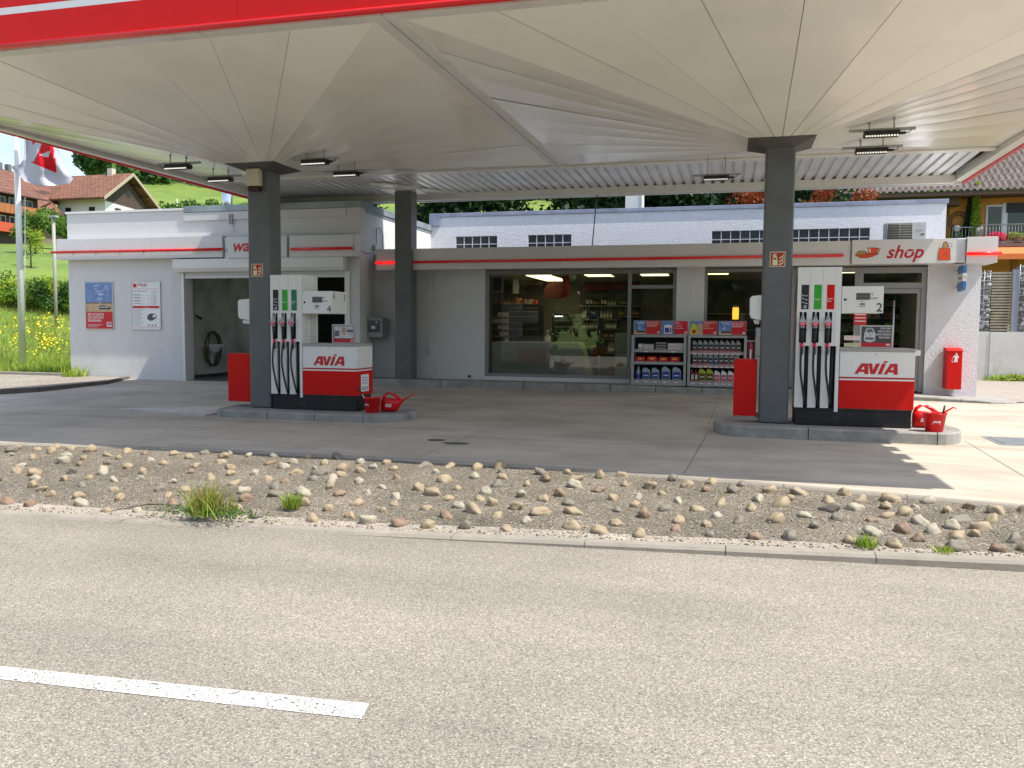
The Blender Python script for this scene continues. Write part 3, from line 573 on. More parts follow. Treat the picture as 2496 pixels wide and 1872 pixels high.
# ------------------------------------------------------------------ pump islands
def island(x0, x1, y0, y1, zt, lab, rl, rr):
    t_ = thing('pump_island', ((x0+x1)/2, 12, 0), lab, 'pump island')
    def outline(ins):
        pts = []; r0 = rl-ins; r1 = rr-ins; ym = (y0+y1)/2; hy = (y1-y0)/2-ins
        for k in range(13): a = -math.pi/2+math.pi*k/12; pts.append((x1-rr+r1*math.cos(a), ym+hy*math.sin(a)))
        for k in range(13): a = math.pi/2+math.pi*k/12; pts.append((x0+rl+r0*math.cos(a), ym+hy*math.sin(a)))
        return pts
    o_, i_, c_ = outline(0), outline(.14), outline(.02); n = len(o_)
    cuts = {12: 4, 25: 4}; seq = []
    for k in range(n):
        a, b = o_[k], o_[(k+1) % n]; d = math.dist(a, b); m_ = max(1, round(d/.9))
        for q in range(m_): seq.append((k, q/m_, (q+1)/m_))
    groups = []; cur = []; acc = 0
    for k, t0, t1 in seq:
        d = math.dist(o_[k], o_[(k+1) % n])*(t1-t0); cur.append((k, t0, t1)); acc += d
        if acc > .78: groups.append(cur); cur = []; acc = 0
    if cur: groups.append(cur)
    def at(A, k, t): a, b = A[k], A[(k+1) % n]; return (a[0]+(b[0]-a[0])*t, a[1]+(b[1]-a[1])*t)
    for g in groups:
        mb = MB(); P_ = [(k, t) for k, t, _ in g]+[(g[-1][0], g[-1][2])]; m_ = len(P_); e = .006
        for idx, (k, t) in enumerate(P_):
            po, pc, pi = at(o_, k, t), at(c_, k, t), at(i_, k, t)
            if idx in (0, m_-1):
                kk, tt = P_[1 if idx == 0 else m_-2]; qo = at(o_, kk, tt); v = Vector(qo)-Vector(po); v = v.normalized()*e; po = tuple(Vector(po)+v); pc = tuple(Vector(pc)+v); pi = tuple(Vector(pi)+v)
            mb.v += [(*po, 0-.03), (*po, zt-.02), (*pc, zt), (*pi, zt), (*pi, -.03)]
        for idx in range(m_-1):
            b = idx*5
            for j in range(4): mb.f.append((b+j, b+5+j, b+6+j, b+1+j)); mb.m.append(0); mb.s.append(False)
        mb.f += [(0, 1, 2, 3, 4), tuple((m_-1)*5+j for j in (4, 3, 2, 1, 0))]; mb.m += [0, 0]; mb.s += [False]*2
        mb.build('kerb_stone', kerbm, t_)
    mb = MB(); mb.xy(outline(.13), -.02, zt-.004); mb.build('infill', pavem, t_)
    return t_
island(-.22, 2.93, 11.38, 12.75, .15, 'raised concrete kerb island under the right pump with rounded ends', .45, .4)
island(-7.95, -4.72, 11.33, 12.72, .115, 'raised concrete kerb island under the left pump with rounded ends', .3, .55)
a_ = P(280, 1010, Z=0); mb = MB(); mb.xy([(-9.9, 11.75), (-7.98, 11.35), (-7.98, 12.7), (-8.6, 12.6)], -.02, .03); tag(mb.build('concrete_ramp', M('ramp_concrete', (.52, .49, .46), .85, var=.15, scale=3, bump=.3, bscale=90)), kind='structure')
# ------------------------------------------------------------------ the name letters used on pumps, cans and cards
AVIA = []
def _A(dx):
    o = lambda *p: [(x+dx, y) for x, y in p]
    return [o((0, 0), (.33, 0), (.42, .2), (.56, .42), (.82, .78), (.82, .8), (.9, 1), (.59, 1)), o((.42, .2), (.86, .2), (.87, .42), (.56, .42)), o((.88, 0), (1.23, 0), (1.19, 1), (.9, 1), (.82, .8), (.82, .78), (.87, .42), (.86, .2))]
AVIA = _A(0)+[[(1.02+.25, 1), (1.40, 0), (1.75, 0), (1.78, .1), (1.66, .42), (1.58, 1)], [(1.7, .42), (1.785, .12), (2.16, 1), (1.86, 1)], [(2.03, 0), (2.36, 0), (2.72, 1), (2.39, 1)], [(2.48, 1.07), (2.8, 1.07), (2.87, 1.24), (2.55, 1.24)]]+_A(2.53)
AVIA[3] = [(1.2, 1), (1.42, 0), (1.56, 0), (1.6, .36), (1.54, 1)]; AVIA[4] = [(1.565, 0), (1.78, 0), (2.22, 1), (1.87, 1), (1.605, .37)]
def avia(mb, o, h, ux=(1, 0, 0), uz=(0, 0, 1), mi=None):
    o = Vector(o); ux = Vector(ux); uz = Vector(uz)
    for p in AVIA: mb.poly([o+ux*(x*h)+uz*(y*h) for x, y in p], mi)
def logo(mb, o, h, ux=(1, 0, 0), uz=(0, 0, 1), mi=None):       # small letters over two bars
    avia(mb, o, h, ux, uz, mi); o = Vector(o); ux = Vector(ux); uz = Vector(uz)
    for a, b in ((-.28, -.16), (-.72, -.34)): mb.poly([o+uz*a*h, o+ux*3.76*h+uz*a*h, o+ux*3.76*h+uz*b*h, o+uz*b*h], mi)
# ------------------------------------------------------------------ fuel pump
def make_pump():
    t_ = thing('fuel_pump', (0, 0, 0), None, 'fuel pump', 'fuel pumps')
    xs = [0, .035, .11, .125, .165, .195, .27, .285, .325, .355, .43, .445, .488, .505, .55]; zs = [.237, 1.065, 1.11, 1.517, 2.11]
    wells = [(.035, .125), (.195, .285), (.355, .445)]; slots = [(.11, .165), (.27, .325), (.43, .505)]
    mb = MB()
    # front skin, left open at the nozzle wells and hose slots
    def strip(a, b, z0, z1, dz=0): mb.box(a, b, 0, .05, z0, z1)
    mb.box(0, .55, 0, .05, 1.517, 2.11)
    X_ = [0, .035]; prev = 0
    for a, b in wells: strip(prev, a, 1.11, 1.516); prev = b
    strip(prev, .55, 1.11, 1.516); mb.box(0, .55, .0, .05, 1.066, 1.109)
    prev = 0
    for i, (a, b) in enumerate(slots): mb.box(prev, a, 0, .05, .237, 1.065); prev = b
    mb.box(.505, .55, 0, .05, .19, 1.065)
    mb.box(.002, .03, .051, .49, .237, 2.11); mb.box(.52, .548, .051, .49, .237, 2.11); mb.box(.031, .519, .051, .49, 1.6, 2.108)
    mb.box(0, .55, .491, .52, .237, 2.11)
    mb.build('column_casing', pumpwhite, t_)
    mb = MB()
    for k in (1, 2): mb.box(.16*k-.001, .16*k+.001, -.0012, .001, 1.9, 2.108); mb.box(.16*k-.001, .16*k+.001, -.0012, .001, 1.52, 1.89)
    mb.box(.479, .481, -.0012, .001, 1.07, 2.108); mb.build('panel_joints', greyink, t_)
    mb = MB(); mb.box(.031, .519, .09, .48, .237, 1.599); mb.build('inner_housing', wellblack, t_)
    for i in range(3):
        x = .16*i; lm = (black, green1, None)[i]
        if lm:
            mb = MB(); mb.box(x+.05, x+.145, -.003, .001, 1.553, 1.878); l_ = mb.build('fuel_label', lm, t_)
            mb = MB()
            if i == 0:
                mb.text('Diesel', .032, (x+.056, -.0045, 1.725))
                for k in range(2): mb.box(x+.062, x+.085, -.0045, -.0035, 1.69-.05*k, 1.7-.05*k); mb.box(x+.095, x+.135, -.0045, -.0035, 1.675-.05*k, 1.68-.05*k); mb.box(x+.1, x+.115, -.0045, -.0035, 1.683-.05*k, 1.69-.05*k)
                c = [(x+.1+.02*math.cos(a), 1.585+.02*math.sin(a)) for a in np.linspace(0, 6.283, 17)]; d = [(x+.1+.012*math.cos(a), 1.585+.012*math.sin(a)) for a in np.linspace(0, 6.283, 17)]
                for k in range(16): mb.poly([(c[k][0], -.0045, c[k][1]), (c[k+1][0], -.0045, c[k+1][1]), (d[k+1][0], -.0045, d[k+1][1]), (d[k][0], -.0045, d[k][1])])
            else: mb.text('Super', .034, (x+.056, -.0045, 1.675))
            mb.build('lettering', whiteink, l_)
        # nozzle
        mb = MB(); cx = x+.072
        mb.tube([(cx, -.012, 1.1), (cx, -.02, 1.2), (cx+.004, -.03, 1.3)], [.02, .024, .028], 10, 0)
        mb.box(cx-.03, cx+.03, -.005, .05, 1.14, 1.33, 0); mb.tube([(cx, -.035, 1.3), (cx, -.02, 1.42), (cx+.004, .01, 1.47)], [.03, .03, .018], 10, 2)
        mb.tube([(cx+.004, .01, 1.46), (cx+.008, .02, 1.52), (cx+.012, .035, 1.56)], [.014, .011, .009], 8, 3)
        n = 20; c = [(cx+.046*math.cos(a), 1.375+.046*math.sin(a)) for a in np.linspace(math.pi, 2*math.pi, n)]; mb.poly([(a, -.068, b) for a, b in c], 1)
        c2 = [(cx+.046*math.cos(a), 1.376+.046*math.sin(a)) for a in np.linspace(0, math.pi, n)]; mb.poly([(a, -.066, b) for a, b in c2], 4)
        mb.xz([(cx+.045*math.cos(a), 1.375+.045*math.sin(a)) for a in np.linspace(0, 2*math.pi, 24, endpoint=False)], -.065, -.03, 2)
        mb.box(cx-.022, cx+.022, -.07, -.0685, 1.352, 1.36, 5)
        mb.tube([(cx+.055, -.004, 1.28), (cx+.055, .02, 1.28)], .009, 8, 3)
        mb.build('nozzle', [black, pink, greyplastic, chrome, M('badge_silver', (.42, .42, .44), .4) if 'badge_silver' not in bpy.data.materials else bpy.data.materials['badge_silver'], whiteink], t_)
        sx = x+.138
        mb = MB(); pts = [(cx, -.014, 1.13)]; 
        for q in range(15):
            t = q/14; z = 1.08-.8*t; bulge = -.012*math.sin(math.pi*min(1, t*1.5)); xx = cx+bulge+(sx-cx)*max(0, (t-.35)/.65)**1.9; pts.append((xx, -.02-.035*math.sin(math.pi*t), z))
        pts.append((sx, .03, .27)); mb.tube(pts, .0145, 8); h_ = mb.build('hose', rubber, t_)
        mb = MB(); mb.tube([(cx, -.013, 1.045), (cx, -.013, 1.1)], .024, 10); mb.build('hose_collar', pink, h_)
        mb = MB(); mb.tube([(cx, -.014, .95), (cx, -.014, 1.05)], .019, 10); mb.build('hose_sleeve', black, h_)
        mb = MB(); mb.tube([(sx, .045, .26), (sx+.002, .04, .6), (sx+.006, .03, .9), (sx+.012, .03, 1.04)], [.02, .022, .02, .014], 8); mb.build('return_hose', rubber, t_)
        for xg_ in (slots[i][0]-.008, slots[i][1]-.004): mb = MB(); mb.box(xg_, xg_+.012, -.006, .03, .97, 1.055); mb.build('hose_guide', greyplastic, t_)
    # display head
    mb = MB(); mb.box(.556, 1.067, .0, .515, 1.506, 1.855); dh = mb.build('display_head', pumpwhite, t_, .006)
    mb = MB(); mb.box(.732, .905, -.003, .001, 1.677, 1.767); mb.build('screen', lcd, dh)
    mb = MB()
    for k in range(6):
        for zz in (1.735, 1.69): mb.box(.745+.025*k, .763+.025*k, -.0045, -.0035, zz, zz+.022)
    mb.build('digits', M('lcd_digit', (.07, .075, .07), .4), dh)
    mb = MB(); mb.box(.78, .845, -.003, .001, 1.61, 1.632); mb.build('small_screen', lcd, dh)
    mb = MB(); mb.text('€', .045, (.915, -.003, 1.735)); mb.text('Liter', .045, (.913, -.003, 1.687)); mb.box(.78, .845, -.003, -.002, 1.655, 1.658); mb.box(.765, .845, -.003, -.002, 1.588, 1.594)
    mb.poly([(.575, -.003, 1.68), (.6, -.003, 1.66), (.625, -.003, 1.68), (.6, -.003, 1.7)]); mb.build('markings', ink, dh)
    # cabinet
    mb = MB(); mb.box(.558, 1.475, 0, .59, .238, 1.0); cb = mb.build('cabinet', pumpwhite, t_, .006)
    mb = MB(); mb.box(.556, 1.478, -.012, .6, 1.001, 1.042); mb.build('cabinet_top', M('cabinet_top_grey', (.36, .35, .32), .5) if 'cabinet_top_grey' not in bpy.data.materials else bpy.data.materials['cabinet_top_grey'], t_, .006)
    mb = MB(); mb.box(.557, 1.4775, -.0025, .5925, .24, .618); mb.build('red_panel', red, cb, .004)
    mb = MB(); mb.box(.557, 1.4775, -.0025, .5925, .64, .662); mb.build('red_stripe', M('stripe_red', (.45, .01, .02), .4) if 'stripe_red' not in bpy.data.materials else bpy.data.materials['stripe_red'], cb)
    mb = MB(); avia(mb, (.742, -.0035, .703), .141); mb.build('lettering', redink, cb)
    mb = MB(); mb.tube([(1.0, -.004, .965), (1.0, .002, .965)], .009, 10); mb.build('lock', greyplastic, cb)
    mb = MB(); mb.box(.015, 1.46, .02, .56, -.0, .205); mb.box(.005, 1.465, .012, .57, .206, .237); mb.build('plinth', basegrey, t_, .004)
    return t_
pump = make_pump(); pump.location = (.84, 11.78, .15); tag(pump, 'white and red fuel pump numbered 2 beside the right column, with a red third label')
km = kidmap(); pump2 = copy_tree(pump, None, km); pump2.location = (-7.055, 11.78, .118); tag(pump2, 'white and red fuel pump numbered 4 beside the left column, with two green labels')
km = kidmap()
def kid(t_, n): return [c for c in km[t_.name] if c.name.startswith(n)][0]
for pm, lm, tx, num in ((pump, red, ('Super', 'Plus'), '2'), (pump2, green2, ('Super', 'E10'), '4')):
    o = pm.location; mb = MB(); mb.box(o.x+.37, o.x+.465, o.y-.003, o.y+.001, o.z+1.553, o.z+1.878); l_ = mb.build('fuel_label', lm, pm)
    mb = MB(); mb.text(tx[0], .034, (o.x+.376, o.y-.0045, o.z+1.685)); mb.text(tx[1], .034, (o.x+.376, o.y-.0045, o.z+1.65)); mb.build('lettering', whiteink, l_)
    dh = kid(pm, 'display_head'); mb = MB(); mb.text(num, .158, (o.x+1.055, o.y-.0035, o.z+1.525), off=.007 if num == '2' else 0, align='RIGHT')
    if num == '4':
        mb.text('4', .15, (o.x+1.0685, o.y+.03, o.z+1.725), ux=(0, 1, 0)); mb.text('3', .15, (o.x+1.0685, o.y+.4, o.z+1.715), ux=(0, 1, 0))
    mb.build('number', ink, dh)
    if num == '4':
        mb = MB(); mb.box(o.x+.5515, o.x+.553, o.y+.05, o.y+.5, o.z+1.05, o.z+1.48, 0)
        for r0 in range(22): mb.box(o.x+.553, o.x+.554, o.y+.25, o.y+.45, o.z+1.47-.019*r0-.004, o.z+1.47-.019*r0, 1)
        for r0 in range(9): mb.box(o.x+.553, o.x+.554, o.y+.09, o.y+.17, o.z+1.46-.045*r0-.006, o.z+1.46-.045*r0, 1)
        mb.build('notice', [pumpwhite, M('faint_ink', (.35, .22, .22), .6)], pm)
        mb = MB(); mb.box(o.x+1.4785, o.x+1.48, o.y+.15, o.y+.44, o.z+.29, o.z+.56, 0)
        for r0 in range(3): mb.box(o.x+1.4805, o.x+1.481, o.y+.18, o.y+.4, o.z+.5-.04*r0, o.z+.512-.04*r0, 1)
        for k in range(4): mb.lathe([(.001, 0), (.02, 0)], (0, 0, 0), 3, 1) if False else mb.box(o.x+1.4805, o.x+1.481, o.y+.18+.06*k, o.y+.21+.06*k, o.z+.31, o.z+.37, 1)
        mb.build('sticker', [whiteink, M('sticker_ink', (.3, .25, .4), .6)], pm)
# advertising frames on the pump tops
def adframe(x0, x1, y, z0, z1, lab, kind):
    t_ = thing('advert_frame', ((x0+x1)/2, y, z0), lab, 'advert frame'); b = .017
    mb = MB(); mb.box(x0, x1, y, y+.02, z0, z0+b); mb.box(x0, x1, y, y+.02, z1-b, z1); mb.box(x0, x0+b, y, y+.02, z0+b, z1-b); mb.box(x1-b, x1, y, y+.02, z0+b, z1-b); mb.build('frame', alum, t_)
    zr_ = z0+.07; mb = MB(); mb.box(x0+b, x1-b, y+.006, y+.018, z0+b, z1-b, 0); mb.box(x0+b, x1-b, y+.004, y+.0055, z0+b, zr_, 1)
    w_ = x1-x0
    if kind == 'car':
        X = lambda a: x0+w_*a; Z = lambda a: zr_+(z1-b-zr_)*a
        mb.poly([(X(.12), y+.004, Z(.12)), (X(.13), y+.004, Z(.6)), (X(.2), y+.004, Z(.92)), (X(.38), y+.004, Z(.92)), (X(.46), y+.004, Z(.6)), (X(.47), y+.004, Z(.12)), (X(.3), y+.004, Z(.02))], 2)
        mb.poly([(X(.19), y+.003, Z(.65)), (X(.22), y+.003, Z(.86)), (X(.36), y+.003, Z(.86)), (X(.4), y+.003, Z(.65))], 3); mb.box(X(.17), X(.42), y+.0025, y+.003, Z(.2), Z(.33), 3)
        for k, s_ in enumerate(('ICH GEH', 'MICH MAL', 'KURZ FRISCH', 'MACHEN.')): mb.text(s_, .033, (x1-b-.012, y+.003, Z(.84)-.04*k), off=.01, mi=4, align='RIGHT')
        logo(mb, (x1-.085, y+.0035, z0+.045), .014, mi=4)
    else:
        X = lambda a: x0+w_*a; Z = lambda a: zr_+(z1-b-zr_)*a
        mb.box(X(.08), X(.92), y+.0045, y+.0055, Z(.05), Z(.95), 2)
        mb.poly([(X(.42), y+.004, Z(.3)), (X(.42), y+.004, Z(.7)), (X(.46), y+.004, Z(.92)), (X(.52), y+.004, Z(.92)), (X(.56), y+.004, Z(.7)), (X(.58), y+.004, Z(.3))], 5)
        mb.box(X(.62), X(.9), y+.0035, y+.004, Z(.5), Z(.7), 3); mb.box(X(.1), X(.3), y+.0035, y+.004, Z(.2), Z(.6), 3)
        mb.text('ICH GEH', .026, (X(.4), y+.003, Z(.38)), off=.01, mi=4); mb.text('MICH MAL', .026, (X(.4), y+.003, Z(.24)), off=.01, mi=4); mb.text('FRISCH MACHEN', .026, (X(.34), y+.003, Z(.1)), off=.01, mi=4)
        logo(mb, (x1-.085, y+.0035, z0+.045), .014, mi=4)
    mb.build('poster', [M('ad_dark', (.06, .06, .065), .4), redink, M('ad_pale', (.5, .52, .54), .5, var=.4, scale=30), M('ad_grey', (.12, .12, .13), .4), whiteink, M('ad_rose', (.5, .22, .2), .5, var=.3, scale=30)], t_)
    mb = MB(); mb.box(x0+.05, x0+.09, y+.02, y+.1, z0, z0+.01); mb.box(x1-.09, x1-.05, y+.02, y+.1, z0, z0+.01); mb.build('foot', alum, t_)
adframe(1.645, 2.05, 11.84, 1.194, 1.495, 'framed advert with a soapy white car standing on the right pump', 'car')
adframe(-6.09, -5.69, 11.98, 1.162, 1.46, 'framed advert with a pale photo standing on the left pump', 'man')
t_ = thing('order_slip_box', (2.36, 12.02, 1.15), 'small white box jutting from the right end of the right pump top', 'box'); mb = MB(); mb.box(2.32, 2.4, 11.9, 12.1, 1.1, 1.17); mb.build('body', pumpwhite, t_, .004); mb = MB(); mb.box(2.321, 2.399, 11.905, 12.095, 1.1705, 1.174); mb.build('lid', fasciaw, t_)
# ------------------------------------------------------------------ buckets, squeegees, watering cans
def make_bucket():
    t_ = thing('bucket', (0, 0, 0), None, 'bucket', 'red wash buckets by the pumps')
    mb = MB(); mb.lathe([(.0, .0), (.098, 0), (.104, .006), (.136, .225), (.146, .228), (.146, .24), (.138, .24), (.13, .226), (.1, .012), (0, .01)], (0, 0, 0), 32); mb.build('body', redplastic, t_)
    mb = MB(); mb.lathe([(0, .17), (.118, .17)], (0, 0, 0), 24); mb.build('water', M('grey_water', (.1, .1, .1), .1) if 'grey_water' not in bpy.data.materials else bpy.data.materials['grey_water'], t_)
    mb = MB(); mb.tube([(.14*math.cos(a), .142*math.sin(a), .225+.012*abs(math.sin(a))) for a in np.linspace(.1, math.pi-.1, 14)], .004, 6); mb.build('handle', steel, t_)
    mb = MB(); V = []
    m2 = MB(); logo(m2, (0, 0, 0), .024)
    for x, y, z in m2.v: a = -1.95+x/.12; rr = .104+(.12+z)/.225*.032+.0015; V.append((rr*math.cos(a), rr*math.sin(a), .12+z))
    mb.add(V, m2.f); mb.build('lettering', whiteink, t_)
    return t_
def make_can():
    t_ = thing('watering_can', (0, 0, 0), None, 'watering can', 'red watering cans by the pumps')
    mb = MB(); prof = [(-.13, .0), (.1, .0), (.135, .1), (.15, .15), (.19, .195), (.26, .235), (.33, .285), (.36, .275), (.345, .3), (.31, .295), (.22, .235), (.12, .205), (.06, .2), (-.07, .2), (-.12, .16), (-.145, .05)]
    def body(x, z):
        pass
    # body: rounded block narrowing into the spout
    secs = [(-.145, .02, .14, .03), (-.142, .008, .18, .06), (-.12, 0, .21, .078), (-.06, 0, .215, .085), (.02, 0, .21, .085), (.08, .0, .205, .082), (.115, .03, .2, .07), (.15, .09, .195, .05), (.185, .14, .2, .032), (.22, .175, .213, .02), (.27, .21, .238, .014), (.315, .245, .27, .012), (.34, .262, .283, .011), (.365, .262, .278, .01), (.385, .245, .26, .009)]
    n = 14; vs = []
    for x, z0, z1, hw in secs:
        for j in range(n):
            a = 2*math.pi*j/n; c, s_ = math.cos(a), math.sin(a); e = .6 if x < .12 else 1
            vs.append((x, hw*math.copysign(abs(c)**e, c), (z0+z1)/2+(z1-z0)/2*math.copysign(abs(s_)**e, s_)))
    fs = [(i*n+j, i*n+(j+1) % n, (i+1)*n+(j+1) % n, (i+1)*n+j) for i in range(len(secs)-1) for j in range(n)]
    mb.add(vs, fs, 0, True); mb.f += [tuple(range(n-1, -1, -1)), tuple((len(secs)-1)*n+j for j in range(n))]; mb.m += [0, 0]; mb.s += [True, False]; mb.build('body', redplastic, t_)
    mb = MB(); mb.tube([(-.12, 0, .17), (-.1, 0, .25), (-.05, 0, .285), (.02, 0, .28), (.08, 0, .25), (.14, 0, .205), (.17, 0, .18)], [.03, .025, .022, .022, .024, .026, .016], 12); mb.build('handle', redplastic, t_)
    mb = MB(); logo(mb, (-.06, -.087, .1), .026); mb.build('lettering', whiteink, t_)
    return t_
def squeegee(x, y, z, tip, lab):
    t_ = thing('squeegee', (x, y, z), lab, 'squeegee'); a = Vector((x, y, z)); b = Vector(tip); m_ = a.lerp(b, .62)
    mb = MB(); mb.tube([a, m_], .007, 8); mb.build('stick', M('stick_white', (.7, .68, .66), .4) if 'stick_white' not in bpy.data.materials else bpy.data.materials['stick_white'], t_)
    mb = MB(); mb.tube([m_, b], [.011, .013], 8); mb.build('grip', black, t_)
b0 = make_bucket(); c0 = make_can(); km = kidmap(); b1 = copy_tree(b0, None, km); c1 = copy_tree(c0, None, km)
b0.location = (2.525, 11.56, .15); tag(b0, 'red bucket in full sun at the right end of the right pump island'); c0.location = (2.50, 12.02, .15); tag(c0, 'red watering can with curved spout half behind the sunlit bucket at the right pump')
b1.location = (-5.32, 11.78, .112); b1.rotation_euler.z = -.45; tag(b1, 'red bucket in the shade beside the left pump'); c1.location = (-5.1, 11.98, .112); c1.rotation_euler.z = .12; tag(c1, 'red watering can with curved spout in the shade right of the left pump')
b1.scale = (.96,)*3
g_ = P(2200+545/5.926, 960+300/5.926, Y=11.56); g2 = P(2200+612/5.926, 960+168/5.926, Y=11.6); squeegee(g_.x, g_.y, .2, g2, 'squeegee with steel stick leaning in the sunlit red bucket')
g_ = P(560+1220/3.606, 600+1338/3.606, Y=11.78); g2 = P(560+1120/3.606, 600+1232/3.606, Y=11.72); squeegee(g_.x+.02, g_.y, .2, g2, 'squeegee with black grip leaning out of the shaded red bucket')
# ------------------------------------------------------------------ wash building
def blockwall(name, col, bw=.125, bh=.285, dirt=(.5, .51, .53)):
    m = M(name, col, .7, var=.03, dirt=dirt, dth=(.6, .95), dscale=.8); t = m.node_tree; b = t.nodes['Principled BSDF']
    tcn = N(t, 'ShaderNodeTexCoord'); q = N(t, 'ShaderNodeMapping'); q.inputs['Rotation'].default_value = (math.pi/2, 0, 0); t.links.new(tcn.outputs['Object'], q.inputs[0])
    bk = N(t, 'ShaderNodeTexBrick', i_Scale=1, offset=0); bk.inputs['Brick Width'].default_value = bw; bk.inputs['Row Height'].default_value = bh; bk.inputs['Mortar Size'].default_value = .007; bk.inputs['Mortar Smooth'].default_value = .6
    t.links.new(q.outputs[0], bk.inputs['Vector'])
    n3 = N(t, 'ShaderNodeTexNoise', i_Scale=60, i_Detail=5); t.links.new(tcn.outputs['Object'], n3.inputs['Vector'])
    s1 = N(t, 'ShaderNodeMath', operation='MULTIPLY'); s1.inputs[1].default_value = -1; t.links.new(bk.outputs['Fac'], s1.inputs[0])
    s2 = N(t, 'ShaderNodeMath', operation='MULTIPLY_ADD'); s2.inputs[1].default_value = .25; t.links.new(n3.outputs['Fac'], s2.inputs[0]); t.links.new(s1.outputs[0], s2.inputs[2])
    bp = N(t, 'ShaderNodeBump'); bp.inputs['Strength'].default_value = .5; bp.inputs['Distance'].default_value = .006; t.links.new(s2.outputs[0], bp.inputs['Height']); t.links.new(bp.outputs[0], b.inputs['Normal'])
    return m
blockw = blockwall('painted_block_wall', (.64, .64, .64))
wb = thing('wash_building', (-12.5, 18, 0), 'low flat-roofed white car wash building with open roller door at the left', 'building')
Yw = 17.97; WL, WR, WT = -16.58, -8.42, 4.3; OL, OR, OT = -13.12, -8.79, 2.6
mb = MB(); mb.box(WL, OL-.0, Yw, Yw+.3, .0, WT-.06); mb.build('wall', blockw, wb)
mb = MB(); mb.box(-13.495, OL-.003, Yw-.02, Yw-.001, .05, 3.06); mb.build('door_pilaster', plaster_s, wb)
mb = MB(); mb.box(OL, OR, Yw, Yw+.3, OT+.12, WT-.06); mb.box(OR, WR-.301, Yw, Yw+.3, 0, WT-.06); mb.build('wall', plaster_s, wb)
mb = MB(); mb.box(WR-.3, WR, Yw, 22.7, 0, WT-.06); mb.build('wall', plaster_s, wb)
mb = MB(); mb.box(WL, WL+.25, Yw+.301, 25.5, 0, WT-.06); mb.box(WL, WR, 25.5, 25.7, 0, WT-.06); mb.build('wall', plaster_s, wb)
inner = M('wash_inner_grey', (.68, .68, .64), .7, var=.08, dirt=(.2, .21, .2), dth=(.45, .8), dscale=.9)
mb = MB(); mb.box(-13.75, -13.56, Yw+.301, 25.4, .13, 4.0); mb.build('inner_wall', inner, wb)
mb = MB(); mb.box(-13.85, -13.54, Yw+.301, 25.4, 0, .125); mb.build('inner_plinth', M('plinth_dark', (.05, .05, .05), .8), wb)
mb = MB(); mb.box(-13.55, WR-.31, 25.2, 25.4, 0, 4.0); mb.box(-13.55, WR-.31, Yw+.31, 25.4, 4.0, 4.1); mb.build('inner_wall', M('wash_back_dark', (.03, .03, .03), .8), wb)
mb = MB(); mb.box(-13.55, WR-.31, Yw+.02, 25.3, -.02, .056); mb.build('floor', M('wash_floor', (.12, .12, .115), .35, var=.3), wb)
mb = MB(); mb.box(-12.6, -11.5, Yw+.9, Yw+1.5, .055, .062); mb.build('floor_drain', black, wb)
mb = MB(); mb.box(WL-.03, -13.1, Yw-.03, Yw+.35, WT-.055, WT+.0); mb.build('roof_edge', white, wb, .004)
mb = MB(); mb.box(-13.09, WR+.05, Yw-.045, Yw+.35, WT-.11, WT+.04); mb.build('roof_edge', flash2, wb, .006)
mb = MB(); mb.box(WR-.3, WR+.04, Yw+.36, 22.72, WT-.13, WT+.03); mb.box(WR-.1, WR+.015, Yw+.36, 22.72, WT-.2, WT-.135); mb.build('roof_edge', flash2, wb, .006)
mb = MB(); mb.box(WL+.1, WR-.31, Yw+.36, 25.6, WT-.1, WT-.02); mb.build('roof', roofblack, wb)
mb = MB(); a_ = P(380+290/4.254, 400+590/4.254, Y=Yw); b_2 = P(380+1980/4.254, 400+575/4.254, Y=Yw); mb.box(-13.1, -8.76, Yw-.035, Yw-.001, a_.z, WT-.12); mb.build('parapet_band', plaster_s, wb)
# fascia boxes
Yq = Yw-.24
def fbox(p, q, y=Yq, d=.28): a = P(*p, Y=y); b = P(*q, Y=y); return a.x, b.x, b.z, a.z
cbx = lambda x, y: (x/2.37, 250+y/2.37); c8x = lambda x, y: (380+x/4.254, 400+y/4.254)
for (p, q, nm) in ((cbx(325, 790), cbx(1285, 893), 'fascia'), (c8x(1395, 742), c8x(2050, 955), 'fascia')):
    x0, x1, z0, z1 = fbox(p, q); fb = None
    mb = MB(); xm = x0+(x1-x0)*.5
    if x1-x0 > 3:
        xm = x0+(x1-x0)*.58; mb.box(x0, xm-.003, Yq, Yw-.037, z0, z1); mb.box(xm+.003, x1, Yq, Yw-.037, z0, z1)
    else: mb.box(x0, x1, Yq, Yw-.037, z0, z1)
    fb = mb.build(nm, fasciaw, wb, .006); z = z0+(z1-z0)*.36
    mb = MB(); mb.tube([(x0-(.12 if x1-x0 > 3 else -.03), Yq-.045, z), (x1+(.03 if x1-x0 > 3 else -.01), Yq-.045, z)], .032, 10); mb.build('light_tube', redtube, fb)
    mb = MB()
    for k in range(int((x1-x0)/.7)): mb.box(x0+.5+.7*k, x0+.52+.7*k, Yq-.07, Yq-.001, z-.05, z-.03)
    mb.build('tube_bracket', alum, fb); zz0, zz1 = z0, z1
x0, x1, z0, z1 = fbox(c8x(748, 757), c8x(1358, 965)); mb = MB(); mb.box(x0, x1, Yq-.01, Yw-.05, zz0, zz1); sg = mb.build('wash_sign', fasciaw, wb, .004)
mb = MB(); o_ = P(*c8x(803, 905), Y=Yq-.015); mb.text('wash', .4, (o_.x, Yq-.016, o_.z), shear=.25, off=.016); mb.build('lettering', redink, sg)
def blob(mb, pts, y, mi): mb.poly([(x, y, z) for x, z in pts], mi)
xk = x1-.38; mb = MB()
for k in range(7): mb.box(xk+.0+.05*(k % 2), xk+.22, Yq-.017, Yq-.012, z0+.08+.05*k, z0+.105+.05*k)
mb.build('brush_picture', darkgrey, sg)
